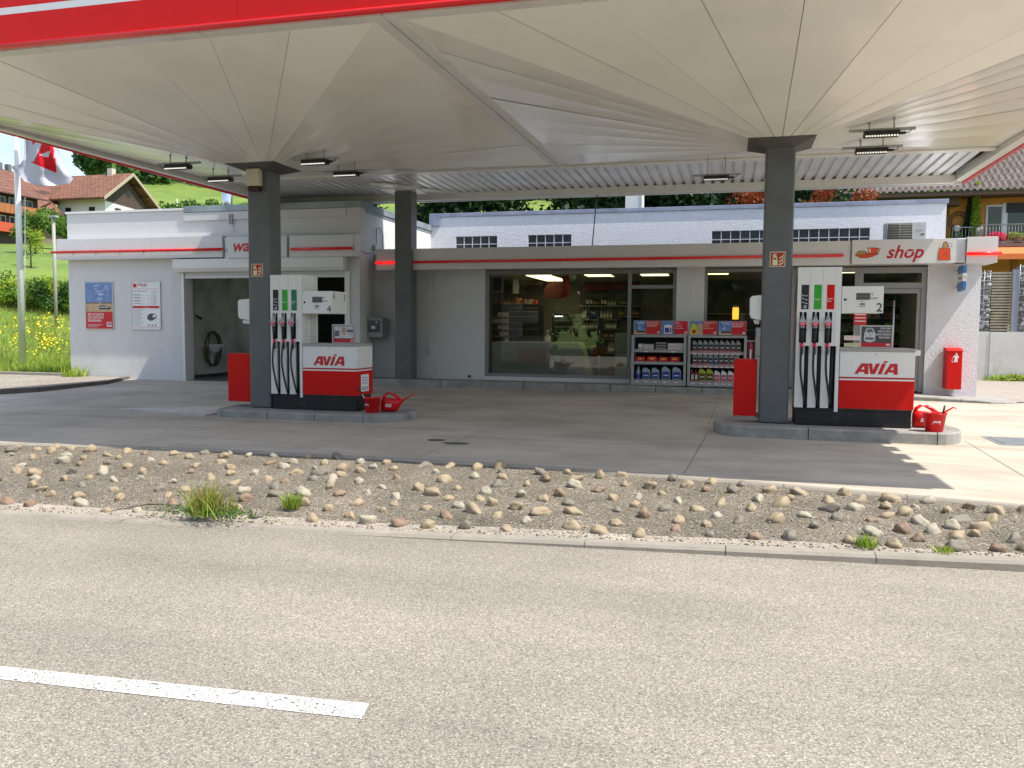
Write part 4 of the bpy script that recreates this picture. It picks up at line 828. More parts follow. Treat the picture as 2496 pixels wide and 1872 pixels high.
for xa, xb in ((P(*cbx(1285, 776), Y=Yq).x+.01, x0-.01), (x1+.01, P(*c8x(1395, 742), Y=Yq).x-.01)):
    mb = MB(); mb.box(xa, xb, Yq+.06, Yw-.04, zz0, zz1); mb.build('fascia_joint', alum, wb)
mb = MB(); a_ = P(*c8x(2080, 730), Y=Yq+.1); mb.box(P(*c8x(2053, 742), Y=Yq).x, P(*c8x(2085, 742), Y=Yq).x, Yq+.002, Yw-.037, zz0, zz1+.01); mb.build('fascia_end', fasciaw, wb, .01)
# roller door box and rolled up curtain
x0, x1 = P(*cbx(990, 905), Y=Yw-.26).x, P(*c8x(1935, 965), Y=Yw-.26).x
mb = MB(); mb.yz([(Yw-.22, 3.06-.02), (Yw-.22, 2.82), (Yw-.16, 2.73), (Yw-.021, 2.73), (Yw-.021, 3.04)], x0, x1); rb = mb.build('roller_box', white, wb, .008)
mb = MB(); mb.box(OL-.0, OR, Yw-.02, Yw+.04, 2.58, 2.66); mb.box(OL, OR, Yw-.01, Yw+.03, 2.665, 2.73); mb.build('door_curtain', fasciaw, wb, .004)
for xa, xb, ya, yb in ((OR, OR+.13, Yw-.03, Yw-.001), (OL-.06, OL-.001, Yw-.05, Yw-.021)): mb = MB(); mb.box(xa, xb, ya, yb, .05, 2.72); mb.build('door_rail', white, wb, .003)
pp = P(*c8x(775, 570), Y=Yw-.06); t_ = thing('wall_lamp', (pp.x, Yw, pp.z), 'small vertical lamp with cable on the white wall left of the left column', 'wall lamp'); mb = MB(); mb.box(pp.x-.05, pp.x-.02, Yw-.07, Yw-.036, pp.z-.12, pp.z+.12); mb.box(pp.x+.01, pp.x+.04, Yw-.07, Yw-.036, pp.z-.12, pp.z+.12); mb.build('body', greyplastic, t_); mb = MB(); mb.tube([(pp.x+.05, Yw-.04, pp.z-.1), (pp.x+.08, Yw-.04, pp.z-.25), (pp.x+.05, Yw-.04, pp.z-.29)], .006, 6); mb.build('cable', greyplastic, t_)
# posters
def poster_frame(p, q, lab):
    a, b = P(*p, Y=Yw-.03), P(*q, Y=Yw-.03); t_ = thing('poster', ((a.x+b.x)/2, Yw, b.z), lab, 'poster'); f = .022; x0, x1, z0, z1 = a.x, b.x, b.z, a.z
    mb = MB(); mb.box(x0, x1, Yw-.03, Yw-.001, z0, z0+f); mb.box(x0, x1, Yw-.03, Yw-.001, z1-f, z1); mb.box(x0, x0+f, Yw-.03, Yw-.001, z0+f, z1-f); mb.box(x1-f, x1, Yw-.03, Yw-.001, z0+f, z1-f); mb.build('frame', alum, t_, .004)
    return t_, x0+f, x1-f, z0+f, z1-f
t_, x0, x1, z0, z1 = poster_frame(cbx(487, 1035), cbx(657, 1312), 'framed poster with blue sky and red lower part on the white wash wall')
W_, H_ = x1-x0, z1-z0; y = Yw-.016; mb = MB()
def pq(a, b, c, d, mi, dy=0): mb.box(x0+W_*a, x0+W_*b, y-dy-.001, y-dy, z0+H_*c, z0+H_*d, mi)
pq(0, 1, 0, .365, 0, .001); pq(0, 1, .365, .545, 1, .001); pq(0, 1, .545, .575, 2, .001); pq(0, 1, .575, 1, 3, .001)
def cloudy(cx, cz, n, sx, sz, r):
    for _ in range(n):
        a, b = cx+random.gauss(0, sx), cz+random.gauss(0, sz); k = random.uniform(.4, .8)*r
        mb.poly([(x0+W_*a+k*math.cos(q)*W_*1.3, y-.003-random.random()*.002, z0+H_*b+k*.6*math.sin(q)*H_) for q in np.linspace(0, 6.283, 9)[:-1]], 4)
for a, b in ((.35, .92), (.38, .86), (.43, .82), (.5, .8), (.58, .8), (.64, .83), (.7, .88), (.77, .91), (.82, .86), (.45, .93), (.54, .95)): cloudy(a, b, 3, .012, .008, .025)
cloudy(.55, .745, 14, .07, .012, .025); cloudy(.54, .65, 12, .04, .015, .022); cloudy(.54, .57, 8, .015, .02, .015)
mb.poly([(x0+W_*a, y-.004, z0+H_*b) for a, b in ((.5, .42), (.52, .49), (.62, .5), (.9, .48), (.92, .44), (.86, .42))], 5); pq(.54, .86, .455, .475, 4, .005)
for k, s_ in enumerate(('RECHTZEITIG', 'DIE ZEICHEN', 'ERKENNEN.')): mb.text(s_, .085, (x0+W_*.06, y-.003, z0+H_*(.285-.067*k)), mi=6, off=.01, fit=W_*(.6, .58, .52)[k])
for k in range(3): pq(.06, .6-.1*k, .085-.025*k, .092-.025*k, 4, .002)
pq(.76, .95, .045, .145, 4, .002); logo(mb, (x0+W_*.785, y-.0045, z0+H_*.1), .034, mi=0)
mb.build('print', [redink, M('poster_sand', (.5, .36, .22), .5, var=.2, scale=12), M('poster_far', (.15, .12, .12), .5), M('poster_sky', (.16, .25, .5), .4, var=.3, scale=5), M('poster_cloud', (.6, .65, .75), .5), ink, whiteink], t_)
t_, x0, x1, z0, z1 = poster_frame(cbx(755, 1032), cbx(930, 1313), 'framed white price list headed Wash on the white wash wall')
W_, H_ = x1-x0, z1-z0; mb = MB(); pq(0, 1, 0, 1, 0, .001); pq(.04, .97, .855, .86, 1, .003); pq(.02, .97, .44, .49, 1, .003); pq(.04, .97, .035, .042, 1, .003); pq(.04, .17, .885, .965, 1, .003)
mb.text('Wash', .13, (x0+W_*.2, y-.005, z0+H_*.905), mi=1, off=.012, fit=W_*.34); mb.text('Unsere Waschprogramme', .04, (x0+W_*.05, y-.005, z0+H_*.8), mi=2, off=.01, fit=W_*.5)
for k in range(4): pq(.05, .3, .725-.06*k, .735-.06*k, 2, .003); pq(.05, .48, .71-.06*k, .715-.06*k, 3, .003); pq(.55, .62, .71-.06*k, .718-.06*k, 3, .003)
for k in range(9): pq(.68, .7, .815-.035*k, .825-.035*k, 2, .003); pq(.73, .93-.05*(k % 3), .812-.035*k, .818-.035*k, 3, .003); pq(.73, .9, .802-.035*k, .806-.035*k, 3, .003)
for k in range(16): pq(.05, .4-.04*(k % 4), .41-.022*k, .416-.022*k, 3, .003)
mb.text('Funktionen', .03, (x0+W_*.4, y-.0065, z0+H_*.455), mi=0, fit=W_*.22)
mb.poly([(x0+W_*a, y-.005, z0+H_*b) for a, b in ((.53, .22), (.55, .29), (.64, .33), (.78, .33), (.87, .28), (.86, .23), (.72, .18), (.62, .17))], 4); mb.poly([(x0+W_*a, y-.006, z0+H_*b) for a, b in ((.73, .25), (.74, .3), (.83, .3), (.84, .25))], 0)
for k in range(3): mb.poly([(x0+W_*(a+.12*k), y-.005, z0+H_*b) for a, b in ((.56, .06), (.62, .06), (.59, .105))], 2)
mb.build('print', [whiteink, redink, ink, greyink, M('list_car', (.08, .08, .1), .5)], t_)
# inside the wash bay: hose coil, basin, drop pipe
t_ = thing('hose_reel', (-13.5, 19, 1), 'coiled brown hose hanging on the grey wall inside the wash bay', 'hose'); mb = MB(); X0 = -13.45
hc = P(420+495/5.186, 640+1090/5.186, X=X0)
for k in range(7):
    ry, rz = .28+.02*k*random.random(), .44+.03*random.random()
    mb.tube([(X0+.02*k*.6+.02*math.sin(3*a+k), hc.y+ry*math.cos(a)+.02*k*.3, hc.z+rz*math.sin(a)) for a in np.linspace(0, 6.283, 30)], .013, 6)
mb.build('hose_coil', M('hose_brown', (.12, .1, .05), .6), t_)
mb = MB(); mb.box(X0-.1, X0+.02, hc.y-.03, hc.y+.03, hc.z+.36, hc.z+.44); mb.build('hook', steel, t_)
t_ = thing('wash_basin', (-13.3, 19.2, .85), 'small white basin on the grey wall behind the coiled hose', 'basin'); bs = P(420+560/5.186, 640+1045/5.186, X=-13.2); mb = MB(); mb.xy([(-13.55, bs.y-.15), (-13.55, bs.y+.3), (-13.15, bs.y+.25), (-13.05, bs.y+.1), (-13.12, bs.y-.12)], bs.z-.02, bs.z+.02); mb.lathe([(.06, -.2), (.16, -.12), (.2, 0)], (-13.3, bs.y+.05, bs.z), 16); mb.build('bowl', white, t_); mb = MB(); mb.tube([(-13.4, bs.y+.1, bs.z-.1), (-13.42, bs.y+.1, .3)], .025, 8); mb.build('drain_pipe', white, t_)
t_ = thing('wall_pipe', (-13.5, 18.6, 1.7), 'thin white conduit with a black nozzle on the wall inside the wash bay', 'pipe'); p1, p2 = P(420+275/5.186, 640+210/5.186, X=-13.54), P(420+285/5.186, 640+660/5.186, X=-13.54); mb = MB(); mb.tube([p1, p2, p2+Vector((.03, .06, -.05))], .012, 6); mb.build('conduit', fasciaw, t_); mb = MB(); mb.tube([p2+Vector((.03, 0, -.02)), p2+Vector((.1, .14, -.1))], [.02, .035], 8); mb.build('spray_head', black, t_)
mb = MB(); p1 = P(420+215/5.186, 640+580/5.186, X=-13.54); mb.box(-13.555, -13.52, p1.y-.04, p1.y+.05, p1.z-.15, p1.z+.14); tag(mb.build('switch_box', greyplastic, None), 'grey double switch on the wall at the left inside the wash bay', 'switch')
# payment box on the side wall
a_, b_2 = P(560+1145/3.606, 600+612/3.606, X=-8.3), P(560+1285/3.606, 600+800/3.606, X=-8.3)
t_ = thing('payment_box', (-8.3, (a_.y+b_2.y)/2, b_2.z), 'grey metal payment box on the side wall between the left pump and the rear pillar', 'payment box')
y0 = a_.y+.02; mb = MB(); mb.xz([(0, 0)]*0 or [(-8.42, b_2.z), (-8.02, b_2.z), (-8.02, a_.z-.05), (-8.42, a_.z)], 18.35, 18.75); bx_ = mb.build('housing', greyplastic, t_, .01)
mb = MB(); mb.box(-8.38, -8.07, 18.34, 18.349, b_2.z+.12, a_.z-.1, 0); mb.box(-8.3, -8.2, 18.332, 18.3395, b_2.z+.2, b_2.z+.27, 1); mb.box(-8.3, -8.28, 18.332, 18.3395, b_2.z+.3, b_2.z+.31, 1); mb.box(-8.18, -8.15, 18.332, 18.3395, b_2.z+.34, b_2.z+.38, 1); mb.build('panel', [M('dark_panel', (.1, .11, .12), .4), whiteink], t_)
mb = MB(); mb.tube([(-8.0, 18.5, b_2.z+.02), (-7.95, 18.5, b_2.z-.06), (-8.0, 18.5, b_2.z-.1)], .012, 6); mb.build('hook', steel, t_)
t_ = thing('flue_pipe', (-13.9, 21, 4.2), 'shiny steel flue rising from the wash roof left of the left column', 'flue'); mb = MB(); mb.tube([(-13.9, 21, 4.15), (-13.9, 21, 5.7)], .14, 20); mb.build('pipe', M('flue_steel', (.55, .6, .68), .2, .9), t_); mb = MB(); mb.tube([(-13.9, 21, 4.2), (-13.9, 21, 4.26)], .2, 20); mb.build('collar', flash2, t_)
# ------------------------------------------------------------------ shop building
sb = thing('shop_building', (-1.7, 19, 0), 'low white filling station shop with grey window frames, flat roof and red stripe', 'building')
Ys, Yf = 18.8, 18.3; SR = 4.86
WX0, WX1, WX2 = -5.62, -1.2, -.6; DX0, DX1 = 2.55, 3.87; WT_, WB = 2.74, .28
mb = MB(); mb.box(WR+.001, WX0, Ys, Ys+.25, .1, 3.2); mb.build('wall', plaster_s, sb)
mb = MB(); mb.box(WX0, WX1-1.0, Ys, Ys+.25, .1, WB); mb.build('window_base', fasciaw, sb)
mb = MB(); mb.box(WX1, WX2-.3, Ys-.01, Ys+.22, .1, 2.8); mb.box(WX2-.298, WX2, Ys-.01, Ys+.22, .1, 2.8); mb.build('pier', fasciaw, sb)
mb = MB(); mb.box(DX1, SR, Ys-.0, 22.7, .0, 3.2); mb.build('wall', plaster, sb)
mb = MB(); mb.box(WR, SR, Ys+.3, Ys+.32, 2.76, 3.2); mb.build('lintel', plaster_s, sb)
for x_ in (-7.02, -6.88):
    mb = MB(); mb.tube([(x_, Ys-.01, 2.1), (x_, Ys-.01, 2.74)], .006, 5); mb.build('conduit', plaster_s, sb)
# fascia panels
zt, zb_ = 3.245, 2.76; cuts = [-8.157, -5.454, -3.565, -1.655, .25, 2.3]
mb = MB()
for a, b in zip(cuts[:-1], cuts[1:]): mb.box(a+.002, b-.002, Yf, Yf+.06, zb_, zt)
fs_ = mb.build('fascia', fasciaw, sb); mb = MB(); mb.box(-8.157, 5.0, Yf+.061, Ys+.24, zb_+.02, zt-.03); mb.build('fascia_soffit', fasciaw, sb)
mb = MB(); mb.tube([(-7.42, Yf-.03, 2.93), (2.17, Yf-.03, 2.95)], .03, 10); mb.build('light_tube', redtube, fs_)
mb = MB(); mb.tube([(-8.157, Yf-.03, 2.927), (-7.43, Yf-.03, 2.93)], .03, 10); mb.build('light_tube', redbright, fs_)
mb = MB(); mb.box(2.33, 4.24, Yf-.04, Yf+.06, zb_+.01, 3.255); sg = mb.build('shop_sign', fasciaw, sb, .004)
mb = MB(); mb.box(4.244, 4.436, Yf-.01, Yf+.3, zb_+.02, 3.26); mb.build('corner_cover', alum, sb, .02)
mb = MB(); mb.box(4.44, 4.99, Yf-.04, Ys+.24, zb_+.01, 3.275); fe = mb.build('fascia_end', fasciaw, sb, .006)
mb = MB(); mb.tube([(4.44, Yf-.075, 2.945), (5.05, Yf-.075, 2.945)], .033, 10); mb.build('light_tube', redbright, fe)
mb = MB(); yy = Yf-.0425; mb.text('shop', .36, (2.98, yy, 2.885), shear=.3, off=.02, fit=.69); mb.build('lettering', M('sign_red2', (.5, .01, .02), .4), sg)
mb = MB(); mb.box(3.34, 3.5, yy-.002, yy-.0005, 3.0, 3.012); mb.build('letter_gap', fasciaw, sg)
orr = M('picture_orange', (.72, .07, .01), .5); bun = M('picture_bun', (.42, .25, .1), .5); pen = M('picture_outline', (.05, .03, .02), .5); gr2 = M('picture_green', (.12, .12, .03), .5)
mb = MB()
def C1(x, y): p = P(2040+x/9.217, 560+y/9.217, Y=yy); return (p.x, p.z)
def pp_(pts, mi, k, out=.008):
    Q = [C1(*p) for p in pts]; cx_ = sum(q[0] for q in Q)/len(Q); cz_ = sum(q[1] for q in Q)/len(Q)
    mb.poly([(cx_+(x-cx_)*1.0+math.copysign(out, x-cx_), yy-.001*k, cz_+(z-cz_)+math.copysign(out, z-cz_)) for x, z in Q], 3); mb.poly([(x, yy-.001*k-.0005, z) for x, z in Q], mi)
pp_([(430, 560), (440, 520), (480, 490), (540, 475), (600, 480), (650, 505), (675, 545), (670, 560)], 1, 1)
pp_([(640, 555), (655, 530), (940, 525), (900, 555), (830, 575)], 0, 2)
pp_([(395, 570), (860, 562), (800, 600), (710, 612), (690, 628), (530, 625), (510, 610), (440, 600)], 0, 3)
pp_([(880, 430), (930, 425), (965, 450), (930, 490), (885, 500)], 0, 2); pp_([(900, 455), (930, 450), (925, 470), (900, 478)], 2, 3, .001)
pp_([(695, 410), (905, 412), (870, 525), (725, 525)], 0, 4); mb.poly([(C1(*p)[0], yy-.006, C1(*p)[1]) for p in ((715, 425), (740, 425), (765, 515), (740, 515))], 2)
def C2(x, y): p = P(2250+x/8.967, 560+y/8.967, Y=yy); return (p.x, p.z)
mb.build('food_picture', [orr, bun, whiteink, pen, gr2], sg); mb = MB()
C1 = C2
pp_([(440, 410), (435, 340), (455, 280), (490, 262), (525, 280), (540, 330), (530, 410)], 1, 1); pp_([(385, 400), (365, 330), (390, 320), (405, 370), (420, 405)], 2, 2, .005); pp_([(400, 405), (420, 375), (450, 410)], 4, 3, .002)
pp_([(560, 340), (580, 310), (610, 310), (625, 340), (600, 370), (575, 365)], 2, 2); pp_([(560, 405), (600, 370), (612, 380), (580, 412)], 2, 3, .005)
pp_([(355, 415), (583, 412), (588, 655), (328, 655)], 0, 4)
mb.poly([(C1(*p)[0], yy-.006, C1(*p)[1]) for p in ((410, 580), (525, 480), (530, 490), (418, 586))], 3); mb.poly([(C1(*p)[0], yy-.006, C1(*p)[1]) for p in ((510, 575), (540, 525), (546, 530), (518, 580))], 3)
mb.build('bag_picture', [orr, bun, whiteink, pen, gr2], sg)
# windows and door
def window(name, x0, x1, z0, z1, bars_x=(), bars_z=(), f=.055, y=None, mat=None, gl=None):
    y = y if y is not None else Ys+.04; mat = mat or framegrey; mb = MB()
    mb.box(x0, x0+f, y, y+.09, z0, z1); mb.box(x1-f, x1, y, y+.09, z0, z1); mb.box(x0+f, x1-f, y, y+.09, z0, z0+f); mb.box(x0+f, x1-f, y, y+.09, z1-f, z1)
    for b in bars_x: mb.box(b-f/2, b+f/2, y+.002, y+.088, z0+f, z1-f)
    for (bz, xa, xb) in bars_z: mb.box(xa, xb, y+.004, y+.086, bz-f/2, bz+f/2)
    w_ = mb.build(name, mat, sb); mb = MB(); mb.box(x0+f, x1-f, y+.04, y+.05, z0+f, z1-f); g_ = mb.build('pane', gl or glass, w_); return w_
window('shop_window', WX0, WX1, WB, WT_, (-2.24, ), ((2.36, -2.21, WX1-.055),), .075)
window('shop_window', WX2, 1.28, .2, WT_, (), (), .065)
window('shop_window', 1.285, DX0-.0, .2, WT_, (1.9,), (), .065)
# door with fanlight
mb = MB(); y = Ys+.05; f = .1
mb.box(DX0+.001, DX0+f, y, y+.1, .15, WT_); mb.box(DX1-f, DX1, y, y+.1, .15, WT_); mb.box(DX0+f, DX1-f, y, y+.1, WT_-.12, WT_); mb.box(DX0+f, DX1-f, y, y+.1, 2.3, 2.42); dr = mb.build('door', framegrey, sb)
mb = MB(); mb.box(DX0+f, DX1-f, y+.04, y+.05, 2.42, WT_-.12); mb.build('fanlight', glass, dr)
mb = MB(); x0, x1 = DX0+f+.004, DX1-f-.004; y2 = y+.02; mb.box(x0, x0+.07, y2, y2+.06, .17, 2.29); mb.box(x1-.07, x1, y2, y2+.06, .17, 2.29); mb.box(x0+.07, x1-.07, y2, y2+.06, .17, .29); mb.box(x0+.07, x1-.07, y2, y2+.06, 2.2, 2.29); mb.build('door_leaf', framegrey, dr)
mb = MB(); mb.box(x0+.07, x1-.07, y2+.025, y2+.035, .29, 2.2); mb.build('pane', glass, dr)
mb = MB(); mb.tube([(3.25, y-.05, .95), (3.25, y-.05, 2.05)], .016, 8); mb.tube([(3.25, y-.05, 1.0), (3.25, y+.02, 1.0)], .01, 6); mb.tube([(3.25, y-.05, 2.0), (3.25, y+.02, 2.0)], .01, 6); mb.build('handle', alum, dr)
# stickers on the glass
for i, (u0, v0, u1, v1, mi, lab) in enumerate(((2082, 760, 2112, 792, 0, 'red'), (2058, 818, 2096, 829, 1, 'white'), (2058, 836, 2096, 845, 2, 'yellow'))):
    a_, b_2 = P(u0, v0, Y=Ys+.03), P(u1, v1, Y=Ys+.03); mb = MB(); mb.box(a_.x, b_2.x, Ys+.03, Ys+.034, b_2.z, a_.z, 0)
    for k in range(3): mb.box(a_.x+.02, b_2.x-.02, Ys+.028, Ys+.0295, a_.z-(a_.z-b_2.z)*(.25+.25*k), a_.z-(a_.z-b_2.z)*(.18+.25*k), 1)
    t2 = mb.build('door_notice', [(redink, whiteink, cream)[mi], (whiteink, redink, ink)[mi]], None); tag(t2, ('red opening hours notice', 'white strip notice', 'pale yellow strip notice')[i]+' on the shop glass left of the door behind the pump', 'notice')
# roof, back wall with glass blocks, parapet flashing
mb = MB(); mb.box(WR, SR-.0, Ys+.25, 22.7, 3.05, 3.12); mb.build('roof', roofblack, sb)
BY = 22.7; BR = 5.03
gb = [(-7.657, -6.431, 3.56, 4.0), (-5.542, -4.314, 3.56, 4.0), (-.569, 3.3, 3.56, 4.0)]
mb = MB(); xs = [WR]+[v for g in gb for v in g[:2]]+[BR]
for k in range(0, 8, 2): mb.box(xs[k], xs[k+1], BY, BY+.3, 3.0, 4.56)
for g in gb: mb.box(g[0], g[1], BY, BY+.3, g[3], 4.56); mb.box(g[0], g[1], BY, BY+.3, 3.0, g[2])
mb.box(BR-.3, BR, BY+.301, 27, 0, 4.56)
mb.build('rear_wall', plaster, sb)
mb = MB(); mb.box(WR-.03, BR+.04, BY-.035, BY+.35, 4.555, 4.66); mb.box(WR-.03, WR+.3, BY-.04, BY-.001, 4.3, 4.554); mb.build('parapet_flashing', flash, sb, .008)
gbm = M('block_mortar', (.62, .64, .68), .7)
for g in gb:
    mb = MB(); n = round((g[1]-g[0])/.245); p_ = (g[1]-g[0])/n
    for r0 in range(2):
        for k in range(n): mb.box(g[0]+p_*k+.012, g[0]+p_*(k+1)-.012, BY+.03, BY+.1, g[3]-.225*(r0+1)+.012, g[3]-.225*r0-.012)
    w_ = mb.build('glass_block_window', gblock, sb, .01); mb = MB(); mb.box(g[0], g[1], BY+.05, BY+.08, g[2], g[3])
    for k in range(n+1): mb.box(max(g[0], g[0]+p_*k-.009), min(g[1], g[0]+p_*k+.009), BY+.01, BY+.049, g[2], g[3])
    mb.box(g[0], g[1], BY+.012, BY+.048, g[3]-.234, g[3]-.216); mb.build('mortar_grid', gbm, w_)
mb = MB(); mb.box(-3.13, -2.66, 24.9, 25.4, 4.3, 5.5); t_ = thing('roof_stack', (-2.9, 25, 4.4), 'plain white rectangular chimney stack behind the shop parapet', 'chimney'); mb.build('stack', plaster_s, t_); mb = MB(); mb.box(-2.66, -2.63, 24.88, 25.42, 4.3, 5.5); mb.build('edge_trim', white, t_)
# interior
it = M('interior_wall', (.22, .21, .2), .8); inf = M('interior_floor', (.2, .19, .17), .4); cei = M('interior_ceiling', (.4, .38, .34), .8)
mb = MB(); mb.box(WR+.1, SR-.1, Ys+.26, 22.69, .1, .17); mb.build('floor', inf, sb)
mb = MB(); mb.box(WR+.1, SR-.1, Ys+.33, 22.69, 2.665, 2.75); mb.build('ceiling', cei, sb)
mb = MB(); mb.box(WR+.1, SR-.1, 22.5, 22.68, .17, 2.66); mb.box(-6.6, -6.5, Ys+.34, 22.5, .17, 2.66); mb.build('interior_wall', it, sb)
# ------------------------------------------------------------------ outdoor display racks with goods
cr3 = lambda x, y: (1500+x/6.144, 740+y/6.144)
RY = 18.16
rackm = M('rack_grey', (.36, .37, .38), .45, .2, var=.06)
def rack(xl, xr, lab):
    x0, x1 = P(*cr3(xl, 700), Y=RY).x, P(*cr3(xr, 700), Y=RY).x; zb, zt, zh = .2, P(*cr3(600, 470), Y=RY).z, P(*cr3(600, 257), Y=RY).z
    t_ = thing('display_rack', ((x0+x1)/2, RY+.25, .19), lab, 'rack'); p = .055
    mb = MB(); mb.box(x0, x0+p, RY, RY+.45, zb, zt); mb.box(x1-p, x1, RY, RY+.45, zb, zt); mb.box(x0+p, x1-p, RY, RY+.45, zt-.05, zt); mb.box(x0+p, x1-p, RY+.01, RY+.45, zb, zb+.06); mb.build('frame', rackm, t_, .006)
    mb = MB(); mb.box(x0+p, x1-p, RY+.43, RY+.445, zb+.06, zt-.05); mb.build('back_panel', M('rack_back', (.02, .02, .022), .6) if 'rack_back' not in bpy.data.materials else bpy.data.materials['rack_back'], t_)
    hw = (x1-x0)/2
    return t_, x0, x1, zt, zh
def shelf(t_, x0, x1, ytop, ybot, tags=0):
    zt_ = P(*cr3(600, ytop), Y=RY+.02).z; zb_ = P(*cr3(600, ybot), Y=RY+.02).z
    mb = MB(); mb.box(x0+.056, x1-.056, RY+.02, RY+.42, zt_-.02, zt_); mb.box(x0+.056, x1-.056, RY+.015, RY+.03, zb_, zt_-.0205+.01); s_ = mb.build('shelf', rackm, t_)
    if tags:
        mb = MB()
        for a in tags: xx = P(*cr3(a, 700), Y=RY).x; mb.box(xx-.035, xx+.035, RY+.009, RY+.0145, zb_+.004, zb_+.028, 0); mb.box(xx-.035, xx+.035, RY+.009, RY+.0145, zb_+.03, zb_+.044, 1)
        mb.build('price_tags', [whiteink, pink], s_)
    return zt_
adpale = M('ad_sky', (.1, .22, .5), .4, var=.5, scale=9); adsand = M('ad_sand', (.5, .38, .25), .5)
def header(t_, spans, zt, zh):
    for xa, xb, kind in spans:
        x0, x1 = P(*cr3(xa, 350), Y=RY).x, P(*cr3(xb, 350), Y=RY).x; mb = MB()
        mb.box(x0, x1, RY+.02, RY+.03, zt+.012, zh); h_ = mb.build('header_panel', alum, t_); xm = x0+(x1-x0)*.47; y = RY+.018; mb = MB()
        zz0, zz1 = zt+.02, zh-.006; H = zz1-zz0
        mb.box(x0+.006, xm, y-.001, y, zz0, zz1, 0); mb.box(xm, x1-.006, y-.001, y, zz0, zz1, 1)
        if kind == 'oil':
            mb.box(x0+.006, xm, y-.002, y-.0011, zz0, zz0+H*.28, 2); mb.box(x0+.06, xm-.01, y-.003, y-.0021, zz0+H*.12, zz0+H*.25, 5)
            for k in range(14): a = x0+.06+.012*k; b_ = zz0+H*(.82+.07*math.cos(k*.9)); mb.box(a, a+.014, y-.0025, y-.0015, b_, b_+H*.05, 3)
            for k in range(5): mb.box(x0+.08+.012*k, x0+.14, y-.0025, y-.0015, zz0+H*(.4+.06*k), zz0+H*(.42+.06*k), 3)
        elif kind == 'blue': mb.poly([(x0+.06, y-.003, zz0+.01), (xm-.04, y-.003, zz0+.01), (xm-.04, y-.003, zz0+H*.62), (xm-.07, y-.003, zz0+H*.72), (x0+.07, y-.003, zz0+H*.7), (x0+.06, y-.003, zz0+H*.6)], 3); mb.box(x0+.075, xm-.1, y-.004, y-.0031, zz0+.03, zz0+H*.5, 6); mb.box(xm-.085, xm-.055, y-.004, y-.0031, zz0+.03, zz0+H*.5, 6)
        else: mb.poly([(x0+.01, y-.003, zz0), (x0+.15, y-.003, zz0), (x0+.15, y-.003, zz0+H*.5), (x0+.11, y-.003, zz0+H*.75), (x0+.07, y-.003, zz0+H*.88), (x0+.04, y-.003, zz0+H*.75), (x0+.01, y-.003, zz0+H*.45)], 4); mb.box(x0+.04, x0+.12, y-.004, y-.0031, zz0+.02, zz0+H*.36, 1); mb.box(x0+.15, xm, y-.002, y-.0011, zz0, zz0+H*.8, 2)
        tl = {'oil': ('RECHTZEITIG', 'DIE ZEICHEN', 'ERKENNEN.'), 'blue': ('AdBlue', 'Hier bei uns in', 'verschiedenen', 'Größen erhältlich.'), 'sun': ('GENIESSEN SIE', 'IHRE FAHRT', 'AUCH BEI', 'SONNENSCHEIN.')}[kind]
        for k, s_ in enumerate(tl): mb.text(s_, .036 if kind == 'oil' or k == 0 else .026, (xm+.015, y-.003, zz1-.045-.038*k), off=.008, mi=3, fit=None if kind != 'oil' else (x1-xm)*(.8, .76, .7)[k])
        mb.box(x1-.07, x1-.02, y-.003, y-.002, zz0+.02, zz0+.06, 3); logo(mb, (x1-.066, y-.0045, zz0+.044), .0105, mi=1)
        mb.build('print', [adpale, M('head_red', (.55, .01, .02), .4) if 'head_red' not in bpy.data.materials else bpy.data.materials['head_red'], adsand, whiteink, M('jug_yellow', (.6, .6, .03), .4) if 'jug_yellow' not in bpy.data.materials else bpy.data.materials['jug_yellow'], ink, M('label_blue', (.03, .06, .35), .4) if 'label_blue' not in bpy.data.materials else bpy.data.materials['label_blue']], h_)
labblue = bpy.data.materials.get('label_blue') or M('label_blue', (.03, .06, .35), .4)
rA, ax0, ax1, azt, azh = rack(238, 1062, 'grey display rack with boxes, red bags and blue canisters below the large shop window')
header(rA, [(275, 675, 'oil'), (688, 1088, 'blue')], azt, azh)
rB, bx0, bx1, bzt, bzh = rack(1082, 1965, 'grey display rack full of grey oil bottles, half behind the red box')
header(rB, [(1120, 1525, 'sun'), (1545, 1960, 'oil')], bzt, bzh)
labblue = bpy.data.materials['label_blue']
z1a = shelf(rA, ax0, ax1, 688, 730, (455, 860)); z2a = shelf(rA, ax0, ax1, 868, 912); z3a = shelf(rA, ax0, ax1, 1140, 1185, (330, 460, 597, 745, 918))
tb = [1190+82*k for k in range(9)]
z1b = shelf(rB, bx0, bx1, 706, 752, tb); z2b = shelf(rB, bx0, bx1, 898, 945, tb); z3b = shelf(rB, bx0, bx1, 1145, 1192, (1170, 1300, 1410, 1525, 1625, 1725, 1830))
def jug(w_, h, d, body, label, accent, cap=None, slant=.5, neck=.2, name='oil_bottle'):
    t_ = thing(name, (0, 0, 0), None, 'bottle'); a = w_/2
    mb = MB(); mb.xz([(-a, 0), (a, 0), (a, h*.62), (a-w_*.12, h*.78), (a-w_*.55, h*.95), (-a+w_*.34, h*.95), (-a+w_*.08, h*.9), (-a, h*.8)], -d/2, d/2); mb.build('body', body, t_, min(.012, w_*.12), 3)
    mb = MB(); mb.tube([(-a+w_*neck, 0, h*.93), (-a+w_*neck, 0, h)], w_*.13, 10); mb.build('cap', cap or body, t_)
    mb = MB(); mb.box(-a*.86, a*.86, -d/2-.003, -d/2-.0005, h*.06, h*.6, 0); mb.box(-a*.6, a*.6, -d/2-.004, -d/2-.0031, h*.3, h*.36, 1); mb.box(-a*.86, a*.86, -d/2-.0038, -d/2-.0031, h*.06, h*.14, 2); mb.build('label', [label, whiteink, accent], t_)
    return t_
